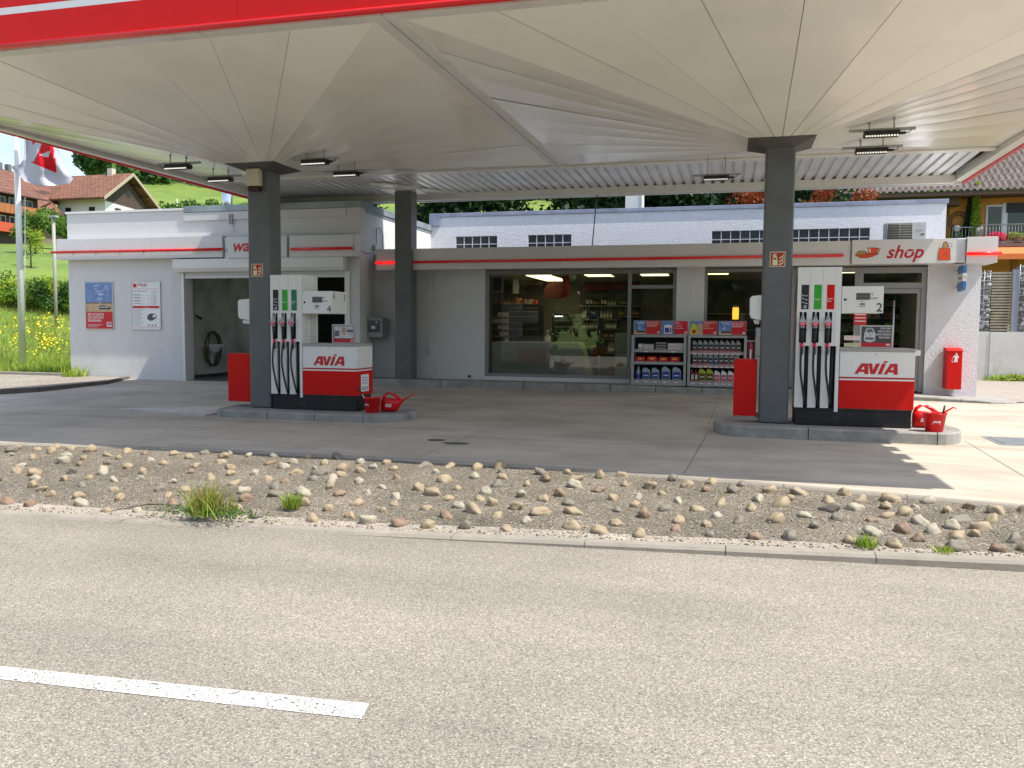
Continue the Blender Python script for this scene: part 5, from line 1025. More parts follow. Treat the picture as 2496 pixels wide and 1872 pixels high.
def put(src, x, z, lab, grp, y=None, first=[]):
    if src.name not in first: first.append(src.name); o = src
    else: o = copy_tree(src, None, kidmap())
    o.location = (x, y if y is not None else RY+.1, z); tag(o, lab, None, grp); return o
ORD = ['first', 'second', 'third', 'fourth', 'fifth', 'sixth', 'seventh', 'eighth', 'ninth']
silver = M('bottle_silver', (.3, .32, .33), .35, .2); dgl = M('label_dark', (.03, .05, .045), .4); whp = M('bottle_white', (.7, .7, .7), .35); grn = M('bottle_green', (.38, .48, .05), .3); blub = M('canister_grey_blue', (.3, .38, .45), .35)
pj = jug(.098, .245, .1, silver, dgl, redink); pj2 = jug(.094, .235, .1, silver, M('label_navy', (.03, .04, .12), .4), M('acc_blue', (.05, .1, .3), .4))
for k in range(9):
    x = P(*cr3(1190+82*k, 650), Y=RY+.1).x; put(pj, x, z1b, ORD[k]+' grey oil bottle from the left on the top shelf of the right rack', 'grey oil bottles on the rack')
for k in range(9):
    x = P(*cr3(1190+79*k, 850), Y=RY+.1).x; s_ = pj2 if 3 <= k <= 4 else pj
    put(s_, x, z2b, ORD[k]+' grey oil bottle from the left on the middle shelf, '+('navy' if s_ is pj2 else 'dark')+' label', 'grey oil bottles on the rack')
pr_ = jug(.062, .225, .06, M('bottle_clear_red', (.35, .03, .02), .2), M('label_redwhite', (.6, .55, .55), .4), redink, whp, name='cleaner_bottle')
for k, a in enumerate((1155, 1213)): put(pr_, P(*cr3(a, 1100), Y=RY+.1).x, z3b, 'small red and white cleaner bottle on the bottom shelf, '+('leftmost' if k == 0 else 'next to the green jug'), 'red cleaner bottles')
pg = jug(.145, .275, .12, grn, M('label_brown', (.12, .06, .02), .4), dgl, redink, name='screenwash_jug')
for k, a in enumerate((1300, 1415)): put(pg, P(*cr3(a, 1100), Y=RY+.1).x, z3b, 'yellow-green screenwash jug on the bottom shelf, '+('beside the red bottles' if k == 0 else 'beside the white jugs'), 'green jugs')
pw = jug(.125, .235, .12, whp, M('label_pink', (.5, .12, .2), .4), redink, name='antifreeze_jug')
for k, a in enumerate((1525, 1625, 1728, 1828)): put(pw, P(*cr3(a, 1100), Y=RY+.1).x, z3b, ORD[k]+' white jug with pink label from the left on the bottom shelf', 'white jugs with pink labels')
pb = jug(.165, .27, .15, blub, labblue, M('acc_green', (.05, .15, .1), .4), labblue, name='canister')
for k, (a, sc) in enumerate(((465, 1), (603, 1), (760, 1.1), (920, 1.1))):
    o = put(pb, P(*cr3(a, 1100), Y=RY+.12).x, z3a, 'blue labelled canister on the left rack bottom shelf, '+('first beside the clear bottle', 'second from the left', 'third from the left, a bigger one', 'rightmost')[k], 'blue canisters'); o.scale = (sc, 1, sc)
t_ = thing('screenwash_bottle', (P(*cr3(343, 1100), Y=RY+.1).x, RY+.1, z3a), 'pale blue bottle with a pointed neck at the left end of the bottom shelf', 'bottle'); mb = MB(); o_ = t_.location; mb.lathe([(0, 0), (.05, 0), (.052, .15), (.04, .19), (.018, .24), (.016, .29), (0, .29)], o_, 16); mb.build('body', blub, t_); mb = MB(); mb.lathe([(.053, .02), (.0535, .12)], o_, 16); mb.build('label', labblue, t_)
redbag = M('bag_red', (.6, .02, .015), .6); yel = M('print_yellow', (.7, .5, .1), .5)
t0 = thing('first_aid_bag', (0, 0, 0), None, 'bag'); mb = MB(); mb.xz([(-.1, 0), (.1, 0), (.105, .07), (.09, .098), (-.09, .1), (-.105, .07)], -.06, .06); mb.build('body', redbag, t0, .015, 3); mb = MB(); mb.box(-.04, .04, -.064, -.062, .04, .07); mb.build('print', yel, t0)
for k, a in enumerate((376, 548, 721, 893)): o = put(t0, P(*cr3(a, 850), Y=RY+.12).x, z2a, 'red zip bag on the middle shelf of the left rack, '+('leftmost', 'second', 'third', 'rightmost')[k]+' of the four', 'red bags'); o.rotation_euler.z = (-.05, .1, 0, -.08)[k]; o.scale.z = (1, 1.1, 1, 1.08)[k]
def carton(a0, a1, y0_, y1_, m_, lab, stripes=0, n=1, pr=None):
    x0, x1 = P(*cr3(a0, 650), Y=RY+.06).x, P(*cr3(a1, 650), Y=RY+.06).x; hh = P(*cr3(a0, y0_), Y=RY+.06).z-z1a
    for k in range(n):
        t_ = thing('carton', ((x0+x1)/2, RY+.15, z1a+hh*k/n), lab if n == 1 else lab+', '+('lowest', 'middle', 'topmost')[k if n == 3 else (0, 2)[k]]+' of the stack', 'box', None if n == 1 else lab)
        mb = MB(); za, zb__ = z1a+hh*k/n+.001, z1a+hh*(k+1)/n-.002; mb.box(x0, x1, RY+.06, RY+.3, za, zb__); mb.build('box', m_, t_, .003)
        if pr: mb = MB(); mb.text(pr, (zb__-za)*.75, (x0+.02, RY+.058, za+(zb__-za)*.25), mi=0, shear=.2, fit=(x1-x0)*.8); mb.build('print', whiteink, t_)
        elif stripes: mb = MB(); mb.box(x0+.01, x1-.03, RY+.057, RY+.0595, za+.02, za+.05); mb.build('print', redink, t_)
carton(342, 402, 600, 680, whp, 'small red and white box at the left end of the top shelf', 1); carton(412, 572, 605, 680, M('carton_grey', (.45, .44, .43), .6), 'pale grey carton on the top shelf between the small box and black boxes')
carton(594, 778, 572, 690, M('carton_black', (.03, .03, .035), .5), 'flat black box printed POWER on the top shelf', n=3, pr='POWER KING'); carton(785, 1035, 592, 690, M('carton_white', (.6, .56, .53), .6), 'flat pinkish white carton at the right of the top shelf', n=2)
# red fire extinguisher standing right of the racks
e_ = P(1500+2005/6.144, 740+700/6.144, Y=18.5); t_ = thing('red_canister', (e_.x, 18.5, .17), 'dark red cylinder with white strip standing right of the right rack', 'cylinder'); mb = MB(); mb.lathe([(0, 0), (.085, 0), (.085, .93), (.07, .99), (.03, 1.0), (0, 1.0)], (e_.x, 18.5, .17), 18); mb.build('body', M('maroon', (.2, .01, .03), .4), t_); mb = MB(); mb.box(e_.x+.01, e_.x+.04, 18.412, 18.415, .45, 1.0); mb.build('strip', whiteink, t_); mb = MB(); mb.box(e_.x-.06, e_.x+.12, 18.45, 18.55, 1.171, 1.19); mb.build('cap', alum, t_)
x_ = P(1500+2100/6.144, 860, Y=18.6).x; t_ = thing('ice_chest', (x_+.3, 18.6, .17), 'pale grey cabinet against the shop window behind the right column', 'cabinet'); mb = MB(); mb.box(x_-.02, x_+.62, 18.45, 18.75, .17, 1.47); mb.build('body', M('cabinet_pale', (.36, .38, .37), .5), t_, .01); mb = MB(); mb.box(x_-.01, x_+.61, 18.44, 18.449, .85, .86); mb.build('door_joint', ink, t_); mb = MB(); mb.box(x_, x_+.1, 18.43, 18.448, 1.3, 1.45); mb.build('sticker', M('sticker_pale', (.35, .4, .5), .5), t_)
# bin, cigarette sign, tap, air conditioner, mast
a_, b_2 = P(2250+540/8.967, 850+30/8.967, Y=18.45), P(2250+835/8.967, 850+895/8.967, Y=18.45); t_ = thing('litter_bin', ((a_.x+b_2.x)/2, 18.6, b_2.z), 'red litter bin with white pictogram on the sunlit shop wall', 'litter bin')
mb = MB(); mb.box(a_.x, b_2.x, 18.46, 18.79, b_2.z, a_.z-.03); mb.build('body', red, t_, .008); mb = MB(); mb.yz([(18.45, a_.z-.029), (18.45, a_.z-.01), (18.62, a_.z+.045), (18.79, a_.z+.045), (18.79, a_.z-.029)], a_.x-.01, b_2.x+.01); mb.build('lid', red, t_, .006)
def LB(x, y): p = P(2250+x/8.967, 850+y/8.967, Y=18.455); return (p.x, 18.455, p.z)
mb = MB()
for pts in ([(690, 145), (755, 145), (750, 295), (725, 295), (724, 215), (720, 215), (718, 295), (693, 295)], [(690, 145), (650, 185), (660, 195), (692, 168)], [(755, 145), (780, 160), (778, 210), (766, 210), (764, 172), (753, 165)], [(628, 230), (636, 230), (638, 288), (680, 288), (682, 230), (690, 230), (686, 296), (630, 296)]): mb.poly([LB(*p) for p in pts])
mb.poly([LB(732+20*math.cos(a), 115+20*math.sin(a)) for a in np.linspace(0, 6.283, 13)[:-1]]); mb.poly([LB(655+8*math.cos(a), 205+8*math.sin(a)) for a in np.linspace(0, 6.283, 9)[:-1]])
mb.build('pictogram', whiteink, t_)
# blue projecting sign
c_ = P(2250+835/8.967, 560+1050/8.967, Y=18.55); t_ = thing('projecting_sign', (c_.x, 18.78, c_.z-.25), 'small blue and white sign projecting from the shop wall under the fascia', 'sign')
ys = [(18.30, .24), (18.28, -.2), (18.34, -.25), (18.7, -.27), (18.72, .3)]
def sidesh(za, zb, mi, e=0): 
    mb.yz([(18.29-.0, c_.z+za), (18.7, c_.z+za+.0), (18.7, c_.z+zb), (18.29, c_.z+zb)], c_.x-.035-e, c_.x+.035+e, mi)
mb = MB(); mb.yz([(18.29, c_.z-.2), (18.34, c_.z-.26), (18.66, c_.z-.28), (18.7, c_.z-.24), (18.7, c_.z+.24), (18.29, c_.z+.24)], c_.x-.035, c_.x+.035); sg_ = mb.build('body', M('sign_blue', (.05, .2, .5), .4), t_, .012)
mb = MB(); mb.yz([(18.285, c_.z-.08), (18.702, c_.z-.1), (18.702, c_.z+.06), (18.285, c_.z+.08)], c_.x-.0375, c_.x+.0375); mb.build('band', whiteink, sg_); mb = MB(); mb.text('Tempo', .095, (c_.x-.039, 18.66, c_.z-.035), ux=(0, -1, 0), fit=.33, off=.01); mb.text('Tempo', .095, (c_.x+.039, 18.31, c_.z-.035), ux=(0, 1, 0), fit=.33, off=.01); mb.text('Te', .05, (c_.x-.028, 18.284, c_.z-.02), fit=.05); mb.build('lettering', ink, sg_)
mb = MB(); mb.box(c_.x-.02, c_.x+.02, 18.7, 18.8, c_.z+.13, c_.z+.17); mb.box(c_.x-.02, c_.x+.02, 18.7, 18.8, c_.z-.19, c_.z-.15); mb.build('bracket', black, t_)
a_ = P(560+1755/3.606, 600+812/3.606, Y=18.77); t_ = thing('wall_tap', (a_.x, 18.78, a_.z-.35), 'small tap with a white pipe on the wall right of the rear pillar', 'tap'); mb = MB(); mb.tube([(a_.x, 18.77, a_.z), (a_.x, 18.77, a_.z-.35)], .012, 6); mb.build('pipe', fasciaw, t_); mb = MB(); mb.tube([(a_.x, 18.76, a_.z-.33), (a_.x-.02, 18.68, a_.z-.33), (a_.x-.02, 18.66, a_.z-.38)], .015, 8); mb.tube([(a_.x-.07, 18.7, a_.z-.28), (a_.x+.0, 18.7, a_.z-.28)], .012, 6); mb.build('tap_body', steel, t_)
a_ = P(1145, 917, Y=18.79); t_ = thing('wall_vent', (a_.x, 18.79, a_.z), 'small round black pipe opening low in the white shop wall', 'vent'); mb = MB(); mb.tube([(a_.x, 18.74, a_.z), (a_.x, 18.81, a_.z)], .03, 14); mb.build('pipe_end', black, t_)
t_ = thing('roof_mast', (-3.1, 18.95, 3.2), 'thin dark cable mast between the shop roof and the canopy rear edge', 'mast'); mb = MB(); mb.tube([(-3.13, 18.95, 3.15), (-3.1, 18.98, 3.6), (-3.03, 19.05, 4.64)], .014, 6); mb.build('mast', darkgrey, t_)
ac = lambda x, y: P(2150+x/6.382, 380+y/6.382, Y=20.5)
a_, b_2, m_ = ac(60, 1040), ac(685, 1300), ac(475, 1100); zb2 = 3.13; t_ = thing('air_conditioner', ((a_.x+b_2.x)/2, 20.7, 3.12), 'grey air conditioning unit on the shop roof above the sign', 'air conditioner')
mb = MB(); mb.box(a_.x, b_2.x, 20.5, 20.85, zb2, a_.z); bd = mb.build('casing', M('ac_grey', (.42, .43, .43), .5, var=.05), t_, .008); mb = MB(); mb.box(a_.x+.03, m_.x, 20.492, 20.499, zb2+.02, a_.z-.03); gl_ = mb.build('fan_opening', M('ac_dark', (.11, .11, .07), .6), bd)
mb = MB()
for k in range(12): z = a_.z-.05-.055*k; mb.tube([(a_.x+.03, 20.485, z), (m_.x, 20.485, z)], .0035, 4)
for k in range(3): x = a_.x+.03+(m_.x-a_.x-.03)*k/2; mb.tube([(x, 20.487, zb2+.02), (x, 20.487, a_.z-.03)], .005, 4)
mb.build('grille', greyplastic, bd); a2, b3 = ac(600, 1208), ac(655, 1225); mb = MB(); mb.box(a2.x, b3.x, 20.494, 20.499, b3.z, a2.z, 0); c3 = ac(540, 1135); mb.text('Stulz', .05, (c3.x, 20.498, c3.z-.05), mi=1, fit=.16) if False else mb.box(c3.x, c3.x+.14, 20.496, 20.499, c3.z-.04, c3.z-.02, 1); mb.build('badge', [ink, greyink], bd)
# ------------------------------------------------------------------ inside the shop
i6 = lambda x, y, Y: P(1180+x/5.82, 640+y/5.82, Y=Y)
def emat(n, c, s): return M(n, (.8, .8, .7), .5, emis=c, est=s)
ceilm = emat('ceiling_light', (1, .8, .42), 2.6)
k6 = 0
def clamp_(pts, lab):
    global k6
    Q = [P(u, v, Z=2.795) for u, v in pts]; cx = sum(q.x for q in Q)/4; cy = sum(q.y for q in Q)/4; t_ = thing('ceiling_light', (cx, cy, 2.8), lab, 'ceiling light', 'lit panels in the shop ceiling')
    x0, x1, y0, y1 = min(q.x for q in Q), max(q.x for q in Q), min(q.y for q in Q), max(q.y for q in Q); return t_, cx, cy
i3 = lambda x, y: (1150+x/3.16, 600+y/3.16); i9 = lambda x, y: (2040+x/9.217, 560+y/9.217); i6p = lambda x, y: (1180+x/5.82, 640+y/5.82)
CZ = 2.655
for pts, lab in (([i6p(*p) for p in ((625, 143), (765, 143), (1065, 262), (945, 262))], 'lit ceiling panel behind the left part of the large shop window, the longest'), ([i6p(*p) for p in ((1455, 130), (1600, 130), (1705, 198), (1580, 198))], 'lit ceiling panel seen left of the window mullion'),
                 ([i3(*p) for p in ((1328, 188), (1430, 190), (1455, 228), (1352, 225))], 'lit ceiling panel seen right of the window mullion'), ([i3(*p) for p in ((1815, 195), (1903, 195), (1908, 217), (1825, 215))], 'lit ceiling panel at the left of the second shop window'),
                 ([i9(*p) for p in ((60, 900), (220, 905), (150, 970), (0, 970))], 'lit ceiling panel just right of the right pump'), ([i9(*p) for p in ((1390, 930), (1665, 930), (1640, 958), (1355, 958))], 'lit ceiling panel seen through the fanlight above the door')):
    Q = [P(u, v, Z=CZ) for u, v in pts]; y0, y1 = max(19.15, min(q.y for q in Q)), min(22.3, max(q.y for q in Q)); cx = sum(q.x for q in Q)/4; hx = .31; cy = (y0+y1)/2; hy = (y1-y0)/2
    t_ = thing('ceiling_light', (cx, cy, CZ), lab, 'ceiling light', 'lit panels in the shop ceiling'); mb = MB(); mb.box(cx-hx, cx+hx, cy-hy, cy+hy, CZ-.003, CZ+.012); mb.build('lit_panel', ceilm, t_); mb = MB(); mb.box(cx-hx-.02, cx-hx-.001, cy-hy, cy+hy, CZ-.006, CZ+.012); mb.box(cx+hx+.001, cx+hx+.02, cy-hy, cy+hy, CZ-.006, CZ+.012); mb.build('frame', fasciaw, t_)
t_ = thing('counter', (-4.6, 19.2, .17), 'plain grey shop counter front behind the large window with a slanted right end', 'counter')
Q = [i6(*p, 19.1) for p in ((115, 1122), (1325, 1135), (1365, 1165), (1490, 1600), (115, 1600))]; mb = MB(); mb.xz([(q.x, max(q.z, .18)) for q in Q], 19.1, 19.75); mb.build('front', M('counter_grey', (.5, .48, .46), .5), t_)
a_ = i6(1115, 1375, 19.09); mb = MB(); mb.poly([(a_.x+.07*math.cos(k*1.5708+.5), 19.09, a_.z+.08*math.sin(k*1.5708+.5)) for k in range(4)]); tag(mb.build('window_sticker', M('sticker_grey', (.35, .36, .35), .5)), 'small tilted pale square sticker on the grey counter', 'sticker')
a_ = i6(890, 1130, 19.3); t_ = thing('pump_dispenser', (a_.x, 19.35, a_.z), 'white bottle with a pump head standing on the counter', 'bottle'); mb = MB(); mb.lathe([(0, 0), (.075, 0), (.07, .15), (.03, .17), (.02, .25), (.04, .27), (0, .3)], (a_.x, 19.4, a_.z-.01), 16); mb.build('body', whp, t_)
def box_i(p, q, y0, d, nm, mat, lab=None, cat=None, grp=None, par=None):
    a, b = i6(*p, y0), i6(*q, y0); mb = MB(); mb.box(a.x, b.x, y0, y0+d, b.z, a.z); o = mb.build(nm, mat, par)
    if lab: tag(o, lab, cat, grp)
    return o
# cigarette rack
t_ = thing('cigarette_rack', (-5.6, 20.3, .2), 'dark wall rack with rows of white packets at the left inside the shop', 'rack'); drk = M('shop_dark', (.02, .02, .022), .5); shf = M('shop_shelf', (.3, .3, .29), .5)
box_i((112, 590), (780, 1130), 20.4, .5, 'carcass', drk, par=t_)
for k, (y, x0, x1) in enumerate(((735, 190, 335), (823, 120, 335), (912, 190, 335), (1005, 212, 335), (1095, 285, 335))):
    s_ = box_i((112, y+35), (335, y+45), 20.2, .2, 'shelf', shf, par=t_); a, b = i6(x0, y-28, 20.25), i6(x1, y+30, 20.25); mb = MB(); n = int((x1-x0)/13)
    for q in range(n): w_ = (b.x-a.x)/n; mb.box(a.x+w_*q, a.x+w_*q+w_*.8, 20.25, 20.35, b.z, a.z)
    mb.build('packet_row', M('packet_white', (.5, .5, .48), .5) if 'packet_white' not in bpy.data.materials else bpy.data.materials['packet_white'], s_)
for y in (640, 690, 760, 850, 940, 1040): box_i((340, y), (770, y+8), 20.385, .012, 'shelf', shf, par=t_)
cols = [M('goods_%d' % k, c, .5) for k, c in enumerate(((.4, .05, .03), (.45, .3, .12), (.35, .33, .3), (.1, .2, .08), (.08, .12, .3), (.3, .12, .06)))] if False else [M(n_, c, .5) for n_, c in (('goods_red', (.4, .05, .03)), ('goods_tan', (.45, .3, .12)), ('goods_pale', (.4, .38, .34)), ('goods_green', (.08, .18, .06)), ('goods_blue', (.07, .11, .3)), ('goods_brown', (.22, .09, .05)))]
x = 150; k = 0
while x < 740:
    w_ = random.choice((28, 40, 55, 75)); h_ = random.uniform(50, 110); c_ = random.choice(cols[:3]+cols[5:]); box_i((x, 590-h_), (x+w_*.9, 590), 20.45+random.random()*.1, .2, 'snack_box', c_, 'colourful snack packet on top of the cigarette rack, seen through the large window', 'packet', 'snack packets on the cigarette rack'); x += w_; k += 1
box_i((410, 235), (490, 440), 20.2, .01, 'hanging_notice', whp, 'narrow white notice hanging inside the shop above the snack packets', 'notice')
t_ = thing('framed_picture', (-5.9, 20, 2.2), 'dark framed picture on the wall in the top left corner of the large window', 'picture'); box_i((120, 135), (262, 420), 20.0, .03, 'frame', shf, par=t_); box_i((132, 155), (250, 405), 19.99, .009, 'picture', drk, par=t_)
# curved red arch with an orange panel behind the large window
t_ = thing('red_arch', (-4.5, 19.6, 2.4), 'curved red arch with an orange panel inside the large shop window', 'banner'); mb = MB(); n = 12
A = [i6(1000+0*k, 110, 19.6) for k in range(1)]
prof = [(1165, 110), (1195, 180), (1215, 260), (1222, 340), (1210, 430), (1170, 480), (1100, 500)]; inn = [(1060, 110), (1095, 180), (1115, 260), (1120, 340), (1118, 400), (1105, 440), (1090, 470)]
for k in range(6):
    q = [i6(*inn[k], 19.55), i6(*prof[k], 19.62), i6(*prof[k+1], 19.62), i6(*inn[k+1], 19.55)]; mb.poly(q)
mb.build('arch', M('arch_red', (.25, .008, .012), .4), t_)
mb = MB(); mb.poly([i6(*p, 19.7) for p in ((850, 380), (900, 300), (1000, 260), (1110, 280), (1112, 420), (1095, 520), (870, 500), (845, 440))]); mb.build('panel', M('panel_orange', (.12, .02, .012), .5, var=.3, scale=6), t_)
box_i((275, 115), (830, 310), 21.4, .02, 'awning_sheet', M('awning_pink', (.25, .13, .14), .7, var=.2, scale=4), 'dusky pink sheet hanging at the back of the shop, top left of the large window', 'sheet')
# pastry display case
t_ = thing('display_case', (-4.0, 19.9, 1.0), 'dark pastry display case with slanted glass on the counter', 'display case'); Y0 = 19.85
ol = [(975, 735), (1185, 735), (1230, 850), (1285, 1010), (1275, 1130), (975, 1130)]; Q = [i6(*p, Y0) for p in ol]
mb = MB(); mb.xz([(q.x, q.z) for q in [i6(*p, Y0) for p in ((975, 1000), (1285, 1005), (1275, 1130), (975, 1130))]], Y0, Y0+.4); mb.build('base', drk, t_)
mb = MB(); V_ = [i6(*p, Y0) for p in ((980, 1000), (980, 740), (1185, 740), (1225, 830), (1280, 1000))]; mb.tube([(v.x, Y0, v.z) for v in V_], .022, 6); mb.build('frame', drk, t_)
for y in (820, 905, 985): box_i((1000, y), (1215, y+14), Y0+.1, .25, 'shelf', M('case_shelf', (.35, .37, .3), .4) if 'case_shelf' not in bpy.data.materials else bpy.data.materials['case_shelf'], par=t_)
box_i((1000, 755), (1110, 768), Y0+.15, .05, 'case_lamp', emat('case_lamp', (1, .95, .9), 2), par=t_); box_i((990, 750), (1240, 1000), Y0+.38, .02, 'back', M('case_back', (.08, .1, .07), .5), par=t_)
for p in ((975, 740), (980, 1013), (1268, 1013)):
    a_ = i6(*p, Y0-.03); mb = MB(); mb.tube([(a_.x, Y0-.05, a_.z), (a_.x, Y0-.02, a_.z)], .022, 10); mb.build('knob', alum, t_)
# wall shelves with bottles
t_ = thing('wall_shelves', (-3, 22.3, .2), 'long pale wall shelves at the back of the shop holding rows of bottles', 'shelves'); BYi = 22.2
for y, x0, x1 in ((610, 1365, 2035), (805, 1365, 1900), (935, 1365, 1890), (1075, 1300, 1850), (1280, 1400, 1850), (760, 1905, 2190), (610, 2095, 2200)): box_i((x0, y), (x1, y+14), BYi-.05, .3, 'shelf', shf, par=t_)
box_i((1360, 390), (2200, 1600), BYi+.26, .03, 'back_panel', M('shelf_back', (.1, .1, .095), .6), par=t_)
box_i((1420, 262), (2200, 385), BYi-.06, .05, 'red_header', M('header_maroon', (.2, .01, .015), .5), par=t_)
def bottle(h, r, m_, lm, nm='bottle'):
    t_ = thing(nm, (0, 0, 0), None, 'bottle'); mb = MB(); mb.lathe([(0, 0), (r, 0), (r, h*.58), (r*.85, h*.66), (r*.32, h*.76), (r*.3, h), (0, h)], (0, 0, 0), 10); mb.build('glass_body', m_, t_); mb = MB(); mb.lathe([(r*1.02, h*.15), (r*1.02, h*.45)], (0, 0, 0), 10); mb.build('label', lm, t_); return t_
bclear = M('spirit_clear', (.35, .37, .36), .15); bgreen = M('spirit_green', (.02, .06, .02), .15); bbrown = M('spirit_brown', (.07, .03, .015), .15); bblue = M('spirit_blue', (.04, .07, .18), .15)
pro = [(bottle(.3, .036, bgreen, whp), 'green wine bottle with white label'), (bottle(.3, .034, bclear, whp), 'clear spirit bottle with white label'), (bottle(.31, .034, bblue, cols[4]), 'blue water bottle'), (bottle(.24, .03, bbrown, cols[1]), 'brown liquor bottle'), (bottle(.16, .034, bclear, whp), 'short clear jar-like bottle')]
rows = [(610, [(1470, 0), (1520, 0), (1572, 3), (1615, 3), (1678, 0), (1724, 0), (1770, 4), (1815, 4), (1857, 4), (1940, 3), (1985, 3), (2020, 3)], 'upper shelf'), (805, [(1405, 1), (1440, 1), (1490, 2), (1530, 2), (1572, 2), (1612, 2), (1665, 1), (1710, 1), (1755, 1), (1800, 1)], 'second shelf'),
        (935, [(1383, 4), (1420, 4), (1465, 4), (1510, 4), (1548, 4), (1590, 4), (1740, 4), (1770, 4), (1800, 4), (1830, 4), (1865, 4)], 'third shelf'), (1075, [(1700, 3), (1740, 3), (1790, 3), (1825, 3)], 'fourth shelf'), (760, [(1940, 3), (1975, 3), (2120, 3), (2150, 3), (2180, 3)], 'right side shelf'), (1280, [(1770, 1), (1800, 1), (1830, 1)], 'lowest shelf')]
used_ = set()
for y, its, nm in rows:
    for x, k in its:
        a_ = i6(x, y, BYi); src, lab = pro[k]
        if k in used_: o = copy_tree(src, None, km)
        else: o = src; used_.add(k); km = kidmap()
        if k not in [q for q in used_]: pass
        o.location = (a_.x, BYi, a_.z+.002); tag(o, lab+' on the '+nm+' at the back of the shop', None, lab+'s in the shop')
t_ = thing('drinks_fridge', (-2.5, 19.7, .2), 'pale greenish cabinet just left of the window mullion', 'cabinet'); fg_ = M('fridge_pale', (.3, .35, .31), .4); box_i((1858, 1000), (2028, 1270), 19.6, .5, 'door_panel', fg_, par=t_); box_i((1858, 1278), (2028, 1610), 19.6, .5, 'door_panel', fg_, par=t_)
t_ = thing('basket_stand', (-3.4, 20, .2), 'orange basket on a thin stand with a small chalkboard above, inside the shop', 'stand'); a_ = i6(1632, 1200, 19.9); mb = MB(); mb.lathe([(.11, -.2), (.16, -.1), (.19, 0)], (a_.x, 19.9, a_.z), 16); mb.build('basket', M('basket_orange', (.3, .09, .04), .6), t_); mb = MB(); mb.tube([(a_.x, 19.9, .2), (a_.x, 19.9, a_.z-.18)], .01, 6); mb.tube([(a_.x, 19.95, a_.z-.1), (a_.x, 19.95, a_.z+.5)], .006, 6); mb.build('pole', alum, t_)
box_i((1610, 775), (1708, 955), 19.94, .01, 'chalkboard', shf, par=t_); box_i((1617, 785), (1700, 945), 19.93, .009, 'board_face', drk, par=t_)
t_ = thing('magazine_stand', (-3.7, 20.2, .2), 'low dark stand of magazines right of the counter inside the shop', 'stand'); box_i((1380, 1150), (1600, 1460), 20.3, .4, 'carcass', drk, par=t_)
for k in range(9): box_i((1400+20*(k % 3)*3, 1170+90*(k//3)), (1455+20*(k % 3)*3, 1215+90*(k//3)), 20.28, .012, 'magazine', random.choice(cols), par=t_)
# second window: amber lamp, dark interior
for lab, u, v in (('small glowing amber lamp hanging behind the second shop window', 1793, 764),):
    a_ = P(u, v, Y=20.6); t_ = thing('amber_lamp', (a_.x, 20.6, a_.z), lab, 'lamp'); mb = MB(); mb.lathe([(.07, -.14), (.075, 0), (.07, .14)], (a_.x, 20.6, a_.z), 16); mb.build('lamp_shade', M('amber_shade', (.6, .25, .05), .5, emis=(1, .42, .05), est=1.6), t_); mb = MB(); mb.tube([(a_.x, 20.6, a_.z+.1), (a_.x, 20.6, 2.66)], .004, 5); mb.build('cord', ink, t_); mb = MB(); mb.lathe([(.068, .141), (.068, .19)], (a_.x, 20.6, a_.z), 16); mb.build('cap', cream, t_)
t_ = thing('partition', (-.7, 21, .2), 'dark tall shelving unit in the dim shop behind the second window', 'shelving'); mb = MB(); mb.box(-1.1, 2.2, 21.4, 21.9, .2, 2.4); mb.build('carcass', drk, t_)
for z in (.6, 1.0, 1.4, 1.8): mb = MB(); mb.box(-1.05, 2.15, 21.3, 21.39, z, z+.02); mb.build('shelf', shf, t_)
t_ = thing('goods_shelving', (3.4, 21.5, .2), 'dim shelves with goods behind the shop door', 'shelving'); mb = MB(); mb.box(2.5, 4.7, 21.6, 21.9, .2, 2.2); mb.build('carcass', drk, t_)
for z in (.5, .8, 1.1, 1.4, 1.7, 2.0):
    mb = MB(); mb.box(2.5, 4.7, 21.4, 21.59, z, z+.02); s_ = mb.build('shelf', shf, t_)
    mb = MB(); x = 2.55
    while x < 4.6: w_ = random.uniform(.05, .14); mb.box(x, x+w_*.9, 21.42, 21.55, z+.021, z+random.uniform(.1, .22), random.randrange(6)); x += w_
    o = mb.build('goods_row', cols, s_); o['kind'] = 'stuff'
# ------------------------------------------------------------------ flagpole and flag
fb = P(56, 893, Z=.02); t_ = thing('flagpole', (fb.x, fb.y, 0), 'tall tapering silver flagpole standing in the meadow left of the wash building', 'flagpole')
ft = P(36.5, 240, Y=fb.y); mb = MB(); mb.tube([(fb.x, fb.y, -.1), (fb.x+(ft.x-fb.x)*.5, fb.y, ft.z*.5), (ft.x, fb.y, ft.z+1.2)], [.11, .095, .075], 20); mb.build('pole', M('pole_silver', (.66, .65, .63), .3, .15, var=.04, stretch=(1, 1, .2)), t_)
mb = MB(); a_, b_2 = P(61, 480, Y=fb.y-.2), P(60, 760, Y=fb.y-.2); mb.tube([(a_.x, fb.y-.18, a_.z), (b_2.x, fb.y-.16, b_2.z)], .006, 5); mb.tube([(a_.x-.08, fb.y-.15, a_.z), (b_2.x-.05, fb.y-.14, b_2.z)], .006, 5); mb.build('halyard', whiteink, t_)
FYY = fb.y-.1
rowsf = [[(66, 270), (84, 270), (100, 270), (118, 272), (134, 280)], [(59, 325), (75, 327), (98, 330), (120, 336), (137, 350)], [(59, 365), (78, 365), (100, 370), (125, 372), (146, 378)], [(57, 390), (76, 395), (100, 398), (130, 402), (157, 405)],
         [(47, 402), (68, 408), (98, 415), (132, 420), (168, 424)], [(29, 404), (58, 420), (92, 432), (135, 436), (178, 435)], [(29, 410), (56, 438), (96, 451), (135, 452), (171, 447)], [(36, 413), (60, 442), (100, 454), (134, 453), (168, 447)]]
RF = np.array(rowsf, float); nu, nv = 90, 90
